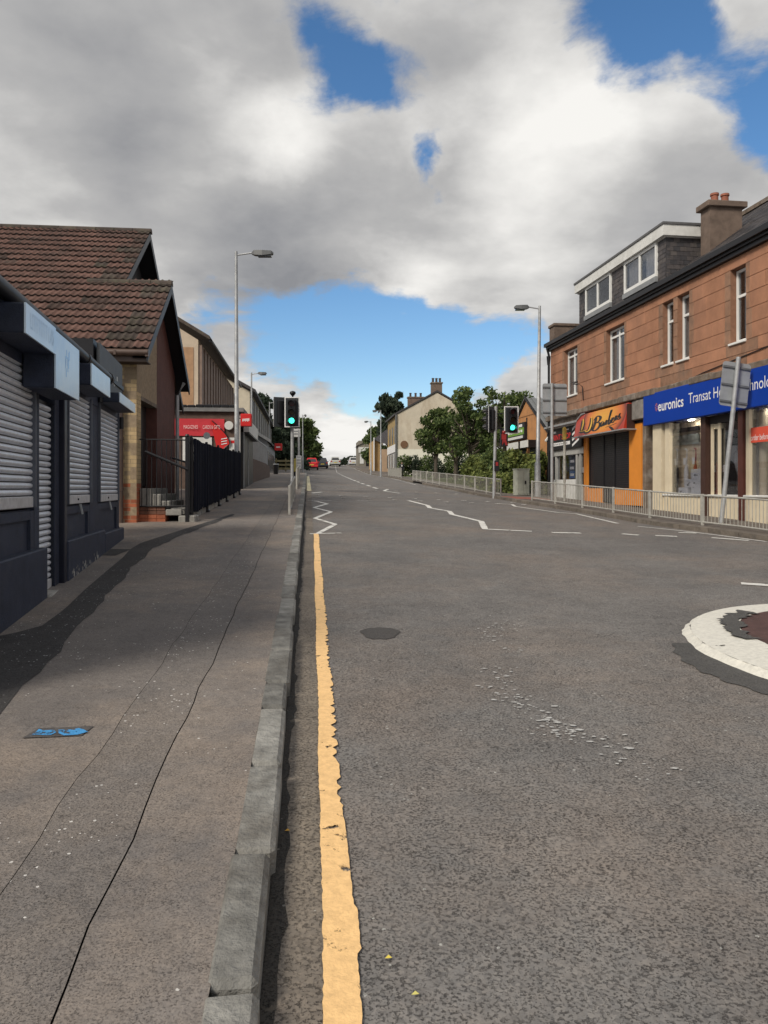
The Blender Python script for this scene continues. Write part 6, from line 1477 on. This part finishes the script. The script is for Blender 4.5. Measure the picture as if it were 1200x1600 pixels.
# ================================================================== VEGETATION
LEAF={}
def leafm(name,col,col2): 
    m=mat(name,col,.75,.3,3,spec=.25,col2=col2); 
    b=m.node_tree.nodes['Principled BSDF']
    nt=m.node_tree; tr_=nt.nodes.new('ShaderNodeBsdfTranslucent'); mx=nt.nodes.new('ShaderNodeMixShader'); mx.inputs[0].default_value=.38
    src=b.inputs['Base Color'].links[0].from_socket; nt.links.new(src,tr_.inputs[0]); nt.links.new(b.outputs[0],mx.inputs[1]); nt.links.new(tr_.outputs[0],mx.inputs[2]); nt.links.new(mx.outputs[0],nt.nodes['Material Output'].inputs[0])
    return m
LG=[leafm('leaf_mid',(.125,.170,.060),(.085,.125,.045)),leafm('leaf_light',(.20,.25,.085),(.15,.20,.065)),leafm('leaf_dark',(.070,.105,.040),(.05,.08,.03))]
LB=[leafm('conifer_mid',(.062,.085,.055),(.042,.062,.042)),leafm('conifer_light',(.10,.125,.08),(.075,.10,.06)),leafm('conifer_dark',(.035,.052,.035),(.028,.042,.028))]
LY=[leafm('bush_mid',(.20,.235,.07),(.145,.185,.055)),leafm('bush_light',(.30,.33,.11),(.23,.27,.08)),leafm('bush_dark',(.10,.13,.045),(.075,.10,.035))]
BARK=mat('bark',(.085,.07,.055),.95,.35,8,.6,30)
def leaves(clumps,n,size,seed,droop=0,shell=.55):
    """n leaf-sized faces scattered through ellipsoid clumps (x,y,z,rx,ry,rz)"""
    r=np.random.default_rng(seed); C=np.array(clumps); vol=(C[:,3]*C[:,4]*C[:,5])**.75; idx=r.choice(len(C),n,p=vol/vol.sum())
    d=r.normal(size=(n,3)); d/=np.linalg.norm(d,axis=1)[:,None]; rad=shell+(1-shell)*r.random(n)**.7; rad*=np.where(r.random(n)<.12,1.22,1)
    p=C[idx,:3]+d*rad[:,None]*C[idx,3:6]
    a=r.normal(size=(n,3)); a+=d*.6; a/=np.linalg.norm(a,axis=1)[:,None]
    t=np.cross(a,r.normal(size=(n,3))); t/=np.linalg.norm(t,axis=1)[:,None]; t[:,2]-=droop; b=np.cross(a,t); s=size*(.55+.9*r.random(n))[:,None]
    V=np.stack([p-t*s,p+b*s*.55,p+t*s,p-b*s*.55],1).reshape(-1,3); mi=r.choice(3,n,p=[.5,.25,.25])
    return V,mi
def leafpart(name,V,mi,mats,par,kind=None):
    L=np.array(BASE.get(par.name,(0,0,0)) if par else (0,0,0)); n=len(mi); me=bpy.data.meshes.new(name)
    me.vertices.add(4*n); me.vertices.foreach_set('co',(V-L).ravel()); me.loops.add(4*n); me.loops.foreach_set('vertex_index',np.arange(4*n)); me.polygons.add(n); me.polygons.foreach_set('loop_start',np.arange(0,4*n,4)); me.polygons.foreach_set('material_index',mi)
    for m in mats: me.materials.append(m)
    me.update(calc_edges=True); return link(name,me,par,kind)
def tree(name,label,x,y,h,crown,n,size,mats,seed,cat='tree',trunk_r=.14,zf=zp,group=None,droop=0,lift=.0):
    """crown: ellipsoid clumps relative to the foot"""
    z=zf(x,y); t=thing(name,label,cat,(x,y,z),group); rr=random.Random(seed)
    cl=[(x+a,y+b,z+c,p,q,s) for a,b,c,p,q,s in crown]
    top=max(c[2]+.3*c[5] for c in cl); m=MB(); k=.12*h
    m.tube([(x,y,z-.2),(x+rr.uniform(-.05,.05),y,z+h*.25),(x+rr.uniform(-.1,.1)*h*.2,y,z+h*.55),(x+rr.uniform(-.1,.1)*h*.3,y,top)],[trunk_r*1.25,trunk_r,trunk_r*.7,trunk_r*.15],8); m.build('trunk',BARK,t,True)
    m=MB()
    for c in cl: 
        s0=z+h*rr.uniform(.28,.5); m.tube([(x,y,s0),(lerp(x,c[0],.5),lerp(y,c[1],.5),lerp(s0,c[2],.6)),(c[0],c[1],c[2])],[trunk_r*.5,trunk_r*.3,trunk_r*.08],5)
    m.build('limbs',BARK,t,True,kind='stuff')
    V,mi=leaves(cl,n,size,seed,droop); leafpart('crown',V,mi,mats,t); return t
def clumps(seed,n,rx,ry,z0,z1,r0,r1,shape=None):
    rr=random.Random(seed); out=[]
    for i in range(n):
        t=rr.random(); a=rr.random()*6.283; s=(shape or (lambda t:math.sin(math.pi*(.12+.8*t))))(t); q=rr.random()**.6
        r=rr.uniform(r0,r1); out.append((rx*s*q*math.cos(a),ry*s*q*math.sin(a),lerp(z0,z1,t),r,r,r*rr.uniform(.6,.9)))
    return out
# small round tree on the verge, then the park trees behind it
x,y=(681-600)*56/1200,56
tree('park_tree','small round-crowned green tree with a slim bare trunk on the grass verge',x,y,4.0,clumps(1,22,1.3,1.2,2.2,4.9,.35,.65),3600,.12,LG,11,trunk_r=.13)
for i,(px,yy,top,w,n,lab) in enumerate([(735,62,604,3.3,5600,'tall loose-crowned tree in the park, left of the two tallest'),(790,60,604,3.0,5200,'tall loose-crowned tree in the park right behind the signals'),(762,70,640,3.2,4200,'broad dark tree filling the gap between the tall park trees'),(712,66,650,2.0,3200,'lower bushy tree against the white gable house')]):
    x=(px-600)*yy/1200; z=zp(x,yy); ht=1.5+(763-top)*yy/1200-z
    tree('park_tree',lab,x,yy,ht*.9,clumps(20+i,44,w*1.08,w*.95,ht*.40,ht-.3,.32,.80,lambda t:1-.5*t**1.6),int(n*.8),.15,LG,30+i,trunk_r=.17)
# hedge in front of the gable house
random.seed(5)
for i in range(7):
    px=628+i*18; yy=78; x=(px-600)*yy/1200; zt=1.5+(763-711+random.uniform(-2,2))*yy/1200; z=zp(x,yy)
    t=thing('hedge_shrub',['rounded dark hedge shrub beside the person, first from the left','second dark hedge shrub from the person','third dark hedge shrub from the person','fourth dark hedge shrub, behind the slim trunk','fifth dark hedge shrub, just right of the slim trunk','sixth dark hedge shrub from the person','seventh dark hedge shrub, nearest the green bushes'][i],'shrub',(x,yy,z),'hedge below the white gable')
    h=zt-z; V,mi=leaves([(x+random.uniform(-.3,.3),yy+random.uniform(-.4,.4),z+h*q,.75,.8,h*.28) for q in (.25,.5,.72)],1500,.10,50+i); leafpart('foliage',V,mi,LB if i%2 else LG,t); MB().tube([(x,yy,z-.1),(x,yy,z+h*.6)],[.08,.03],6).build('stem',BARK,t)
# yellow-green bushes by the signal
for i,(px,yy,top,w,lab) in enumerate([(735,44,712,1.0,'yellow-green bush at the left end of the roadside bushes'),(760,39,706,.95,'leafy green bush directly left of the right signal pole'),(788,36,700,.9,'tall leafy bush just right of the signal pole'),(813,33.4,703,.75,'leafy bush behind the control cabinet'),(843,32.2,706,.45,'bush between the lamp column and the shops'),(776,33,737,.6,'low pale bush at the foot of the signal pole'),(797,32.6,738,.5,'low pale bush left of the cabinet'),(752,35,738,.5,'low straggly bush by the end of the far railing')]):
    x=(px-600)*yy/1200; z=zp(x,yy); h=1.5+(763-top)*yy/1200-z
    t=thing('roadside_bush',lab,'bush',(x,yy,z),'roadside bushes')
    V,mi=leaves([(x+random.uniform(-.5,.5)*w,yy+random.uniform(-.5,.5)*w,z+h*q,w*random.uniform(.55,.8),w*.7,h*.26) for q in (.15,.35,.5,.65,.78)],2600,.10,70+i,shell=.35); leafpart('foliage',V,mi,LY if i not in (2,) else LG,t)
    m=MB()
    for k in range(4): m.tube([(x,yy,z-.1),(x+random.uniform(-.4,.4)*w,yy,z+h*.7)],[.03,.01],5)
    m.build('stems',BARK,t,kind='stuff')
# rough grass on the verge
r=np.random.default_rng(9); n=9000; yy=32.5+r.random(n)**1.4*30; xx=np.array([outer(XR(q),q)[0] for q in yy])+.1+r.random(n)**1.6*5; 
zz=np.array([zr(a,b)+.09 for a,b in zip(xx,yy)]); hgt=.10+.26*r.random(n)*(yy<44)+.30*r.random(n)*(yy<35.5)
an=r.random(n)*6.283; w=.02; lx=(r.random(n)-.5)*.14
V=np.stack([np.stack([xx-w*np.cos(an),yy-w*np.sin(an),zz],1),np.stack([xx+w*np.cos(an),yy+w*np.sin(an),zz],1),np.stack([xx+lx+w*.3,yy,zz+hgt],1),np.stack([xx+lx-w*.3,yy,zz+hgt],1)],1).reshape(-1,3)
go=leafpart('rough_grass',V,r.choice(3,n,p=[.5,.35,.15]),[leafm('grass_mid',(.10,.14,.035),(.07,.10,.025)),leafm('grass_light',(.17,.19,.06),(.12,.15,.04)),LY[2]],None,'stuff')
# far trees on the left of the hill
for i,(px,yy,top,w,mm,lab) in enumerate([(410,82,619,2.3,LB,'tall narrow conifer behind the grey clad building'),(432,96,650,3.4,LB,'dark spreading conifer behind the left signal heads'),(462,104,648,3.0,LG,'dark broadleaf tree right of the left signal pole'),(478,112,668,2.2,LG,'loose dark tree nearest the hilltop on the left'),(447,88,690,2.6,LB,'low dark bushy tree behind the bus stop')]):
    x=(px-600)*yy/1200; z=gL(yy)+.1; ht=1.5+(763-top)*yy/1200-z
    tree('dark_tree',lab,x,yy,ht*.9,clumps(90+i,26,w,w*.9,ht*.10,ht-.5,.6,1.2,(lambda t:1-.8*t) if mm is LB else (lambda t:1-.5*t**2)),5200,.26,mm,100+i,trunk_r=.25,zf=lambda a,b:gL(b)+.1)
x,yy=(609-600)*122/1200,118; z=zp(x,yy); ht=1.5+(763-607)*yy/1200-z
tree('birch_tree','tall feathery grey-green tree rising behind the white gable house',x+.2,yy,ht*.9,clumps(120,36,2.5,2,ht*.3,ht-.5,.5,.95,lambda t:1-.35*t),6500,.30,LB,121,trunk_r=.25,droop=.5)
x,yy=(588-600)*132/1200,132; z=zp(x,yy); ht=1.5+(763-668)*yy/1200-z
tree('dark_tree','dark rounded tree between the small ochre house and the old stone house',x,yy,ht*.8,clumps(123,20,2.2,2,1.0,ht-.4,.7,1.3),3600,.30,LG,124,trunk_r=.2)
x,yy=(546-600)*175/1200,172; z=gL(yy)-.2
tree('dark_tree','tiny dark tree on the skyline right of the far vehicles',x,yy,2.5,[(0,0,1.2,1.8,1,.8),(.9,0,1.7,1.2,1,.6),(-1.3,0,.9,1.1,1,.6)],1200,.28,LB,126,trunk_r=.1,zf=lambda a,b:gL(b)-.2)
# ================================================================== VEHICLES
TYRE=mat('tyre',(.012,.012,.012),.85,.2,9); RIM=mat('alloy',(.35,.35,.36),.35,.1,5,metal=.6); CG=mat('car_glass',(.02,.022,.025),.06,.1,3,spec=.7)
TL=mat('tail_lamp',(.35,.01,.01),.25,.1,4); PLATE=mat('rear_plate',(.60,.48,.08),.5,.1,4)
def vehicle(label,cat,px,py,Y,yaw,col,L_=4.0,Wd=1.72,H_=1.45,bonnet=.26,boot=.04,rear_slope=.12,cabin=None,name='parked_car',group=None):
    x=(px-600)*Y/1200; z=zp(x,Y) if False else zr(max(x,XL(Y)+.01),Y)
    t=thing(name,label,cat,(x,Y,z),group); fr=Fr((x,Y),(math.cos(yaw),math.sin(yaw)),(-math.sin(yaw),math.cos(yaw)),z)   # n points forward (away)
    P=mat('paint_'+cat.replace(' ','_')+str(px),col,.22,.03,2,spec=.6)
    def ring(n,w,z0,zb_,k=.9):
        return [(-w*.92,n,z0),(w*.92,n,z0),(w,n,lerp(z0,zb_,.35)),(w,n,lerp(z0,zb_,.7)),(w*k,n,zb_),(-w*k,n,zb_),(-w,n,lerp(z0,zb_,.7)),(-w,n,lerp(z0,zb_,.35))]
    W2=Wd/2; belt=H_*.62
    m=MB(fr); m.loft([ring(-L_/2,W2*.86,.36,belt*.86),ring(-L_/2+.12,W2*.95,.24,belt*.98),ring(-L_*.28,W2,.2,belt),ring(.1*L_,W2,.2,belt*.98),ring(L_*.3,W2*.98,.2,belt*.9),ring(L_/2-.2,W2*.93,.24,belt*.78),ring(L_/2,W2*.8,.34,belt*.62)]); m.build('body',P,t,True)
    r0=-L_/2+boot*L_+.06; r1=r0+rear_slope*L_; f1=.08*L_; f0=L_*(.5-bonnet)
    cw=W2*.88; tw_=W2*.62
    m=MB(fr); m.loft([[(-cw,r0,belt-.02),(cw,r0,belt-.02),(cw,f0,belt-.06),(-cw,f0,belt-.06)],[(-tw_-.06,r1-.02,H_-.12),(tw_+.06,r1-.02,H_-.12),(tw_+.06,f1+.03,H_-.12),(-tw_-.06,f1+.03,H_-.12)],[(-tw_,r1+.06,H_),(tw_,r1+.06,H_),(tw_,f1,H_),(-tw_,f1,H_)]]); cab=m.build('cabin',P,t)
    def q(a,b,c,d,nm='rear_window',mm=CG,off=.012): 
        A=[Vector(v) for v in (a,b,c,d)]; nn=(A[1]-A[0]).cross(A[3]-A[0]).normalized()*off; mb=MB(fr); mb.add([tuple(v+s_*nn) for s_ in (1,-1) for v in A],[(0,1,2,3),(7,6,5,4)]); return mb.build(nm,mm,t,norm=False)
    def on(u,t_): return (lerp(-1,1,u)*lerp(cw,tw_+.06,t_),lerp(r0,r1-.02,t_),lerp(belt-.02,H_-.12,t_))
    q(on(.08,.12),on(.92,.12),on(.90,.93),on(.10,.93))
    for s_ in (-1,1):
        def sd_(k,t_): return (s_*lerp(cw,tw_+.06,t_),lerp(lerp(r0,f0,k),lerp(r1,f1,k),t_),lerp(belt-.02,H_-.12,t_))
        q(sd_(.06,.12),sd_(.52,.12),sd_(.52,.92),sd_(.08,.92),'side_window'); q(sd_(.56,.12),sd_(.95,.12),sd_(.95,.92),sd_(.56,.92),'side_window')
        MB(fr).cbox(s_*W2*.62 if s_>0 else -W2*.9,s_*W2*.9 if s_>0 else -W2*.62,-L_/2-.02,-L_/2+.14,belt*.70,belt*.92,.02).build('tail_light',TL,t)
        MB(fr).cbox(min(s_*W2,s_*(W2+.16)),max(s_*W2,s_*(W2+.16)),.12*L_,.12*L_+.1,belt+.0,belt+.14,.02).build('mirror',P,t)
        for n in (-L_*.31,L_*.31):
            w=MB(fr).tube([(s_*W2*.78,n,.31),(s_*W2*1.0,n,.31)],.31,16).build('wheel',TYRE,t,True); MB(fr).tube([(s_*W2*1.0,n,.31),(s_*(W2*1.0+.012),n,.31)],.19,12).build('rim',RIM,w)
    MB(fr).cbox(-W2*.9,W2*.9,-L_/2-.06,-L_/2+.1,.30,.50,.03).build('bumper',P if True else BLACKP,t); MB(fr).box(-.26,.26,-L_/2-.075,-L_/2-.062,.52,.63).build('number_plate',PLATE,t); MB(fr).box(-.6,.6,-L_/2-.03,-L_/2+.0,.22,.30).build('underbody',BLACKP,t)
    return t
G='cars going up the hill'
vehicle('small red hatchback parked at the left kerb up the hill','car',487,734,96,.10,(.50,.012,.018),3.8,1.64,1.45,group=G)
vehicle('dark blue-grey car just beyond the red hatchback','car',503,729,113,.12,(.03,.035,.05),4.2,1.7,1.5,group=G)
vehicle('silver car heading over the hilltop in the left lane','car',523.5,726,134,.10,(.40,.41,.38),4.4,1.85,1.55,boot=.05,group=G)
vehicle('white car half hidden behind the dark car on the left','car',495,730,121,.12,(.6,.6,.6),4.0,1.7,1.42,group=G)
vehicle('tiny white van cresting the hill near the skyline','van',551,723.5,158,.12,(.55,.55,.55),4.5,1.8,1.7,group=G)
# ================================================================== PERSON
def person(label,px,Y,H_):
    x=(px-600)*Y/1200; z=zp(x,Y); t=thing('person',label,'person',(x,Y,z)); s=H_/1.75
    J={'pel':(0,0,.95),'sp':(0,.01,1.15),'ch':(0,0,1.36),'nk':(0,-.01,1.50),'hd':(0,-.03,1.60),'tp':(0,-.02,1.70),
       'shl':(-.19,0,1.42),'ell':(-.25,.03,1.14),'wrl':(-.22,-.10,.90),'hal':(-.215,-.13,.82),'shr':(.19,0,1.42),'elr':(.25,.04,1.14),'wrr':(.23,-.06,.89),'har':(.225,-.09,.81),
       'hil':(-.10,0,.90),'knl':(-.12,-.10,.50),'anl':(-.12,-.02,.09),'tol':(-.13,-.16,.04),'hir':(.10,0,.90),'knr':(.11,-.02,.50),'anr':(.11,.16,.10),'tor':(.12,.03,.04)}
    R={'pel':.15,'sp':.14,'ch':.155,'nk':.06,'hd':.098,'tp':.07,'shl':.075,'ell':.05,'wrl':.034,'hal':.04,'shr':.075,'elr':.05,'wrr':.034,'har':.04,'hil':.095,'knl':.065,'anl':.045,'tol':.035,'hir':.095,'knr':.065,'anr':.045,'tor':.035}
    E=[('pel','sp'),('sp','ch'),('ch','nk'),('nk','hd'),('hd','tp'),('ch','shl'),('shl','ell'),('ell','wrl'),('wrl','hal'),('ch','shr'),('shr','elr'),('elr','wrr'),('wrr','har'),('pel','hil'),('hil','knl'),('knl','anl'),('anl','tol'),('pel','hir'),('hir','knr'),('knr','anr'),('anr','tor')]
    K=list(J); 
    for sd_,w,hx in (('l','hal',-1),('r','har',1)):      # five fingers from each palm
        a=J[w]
        for f_ in range(5):
            nm='f%s%d'%(sd_,f_); off=(hx*(-.02),-.045,-.01) if f_==0 else (.0,-.03+.02*(f_-1),-.075+.008*abs(f_-2))
            J[nm]=(a[0]+off[0],a[1]+off[1],a[2]+off[2]); R[nm]=.009; E.append((w,nm)); K.append(nm)
    me=bpy.data.meshes.new('body'); me.from_pydata([tuple(c*s for c in J[k]) for k in K],[(K.index(a),K.index(b)) for a,b in E],[])
    o=link('body',me,t); sk=o.modifiers.new('skin','SKIN'); sk.use_smooth_shade=True
    for i,k in enumerate(K): v=me.skin_vertices[0].data[i]; v.radius=(R[k]*s,R[k]*s*(.8 if k in('pel','sp','ch') else 1)); v.use_root=(k=='pel')
    o.modifiers.new('sub','SUBSURF').levels=1; o.modifiers['sub'].render_levels=2
    m=bpy.data.materials.new('dark_clothing'); m.use_nodes=True; nt=m.node_tree; N=nt.nodes; L=nt.links; tc=N.new('ShaderNodeTexCoord'); sp=N.new('ShaderNodeSeparateXYZ'); L.new(tc.outputs['Object'],sp.inputs[0])
    r=N.new('ShaderNodeValToRGB'); r.color_ramp.interpolation='CONSTANT'; e=r.color_ramp.elements; dv=N.new('ShaderNodeMath'); dv.operation='DIVIDE'; dv.inputs[1].default_value=1.8*s; L.new(sp.outputs[2],dv.inputs[0]); L.new(dv.outputs[0],r.inputs[0])
    e[0].position=0; e[0].color=(.015,.015,.018,1); e[1].position=.845; e[1].color=(.45,.28,.2,1)
    for p,c in ((.05,(.012,.012,.016,1)),(.53,(.010,.010,.013,1))): q=e.new(p); q.color=c
    L.new(r.outputs[0],N['Principled BSDF'].inputs['Base Color']); me.materials.append(m)
    SKN=mat('skin',(.45,.28,.20),.6,.1,9)
    h=MB(); h.ball((x,Y-.025*s,z+1.665*s),.108*s,10,1.0); h.v=[p if True else p for p in h.v]; h.build('hair',mat('grey_brown_hair',(.06,.045,.035),.8,.3,20),t,True)
    f=MB(); f.ball((x,Y-.075*s,z+1.60*s),.082*s,10,1.25); fo=f.build('face',SKN,t,True)
    f=MB(); f.tube([(x,Y-.15*s,z+1.62*s),(x,Y-.175*s,z+1.585*s)],[.010*s,.016*s],6); f.build('nose',SKN,fo)
    for a in (-1,1): f=MB(); f.ball((x+a*.032*s,Y-.148*s,z+1.635*s),.012*s,6); f.build('eye',BLACK,fo)
    f=MB(); f.box(x-.03*s,x+.03*s,Y-.152*s,Y-.14*s,z+1.535*s,z+1.545*s); f.build('mouth',mat('lips',(.25,.09,.08)),fo)
    f=MB(); f.box(x-.07*s,x+.05*s,Y-.16*s,Y-.12*s,z+1.22*s,z+1.42*s); f.build('pale_shirt',WHITEP,t)
    return t
person('person in dark clothes with a pale shirt front walking on the right pavement',628,66,1.30)
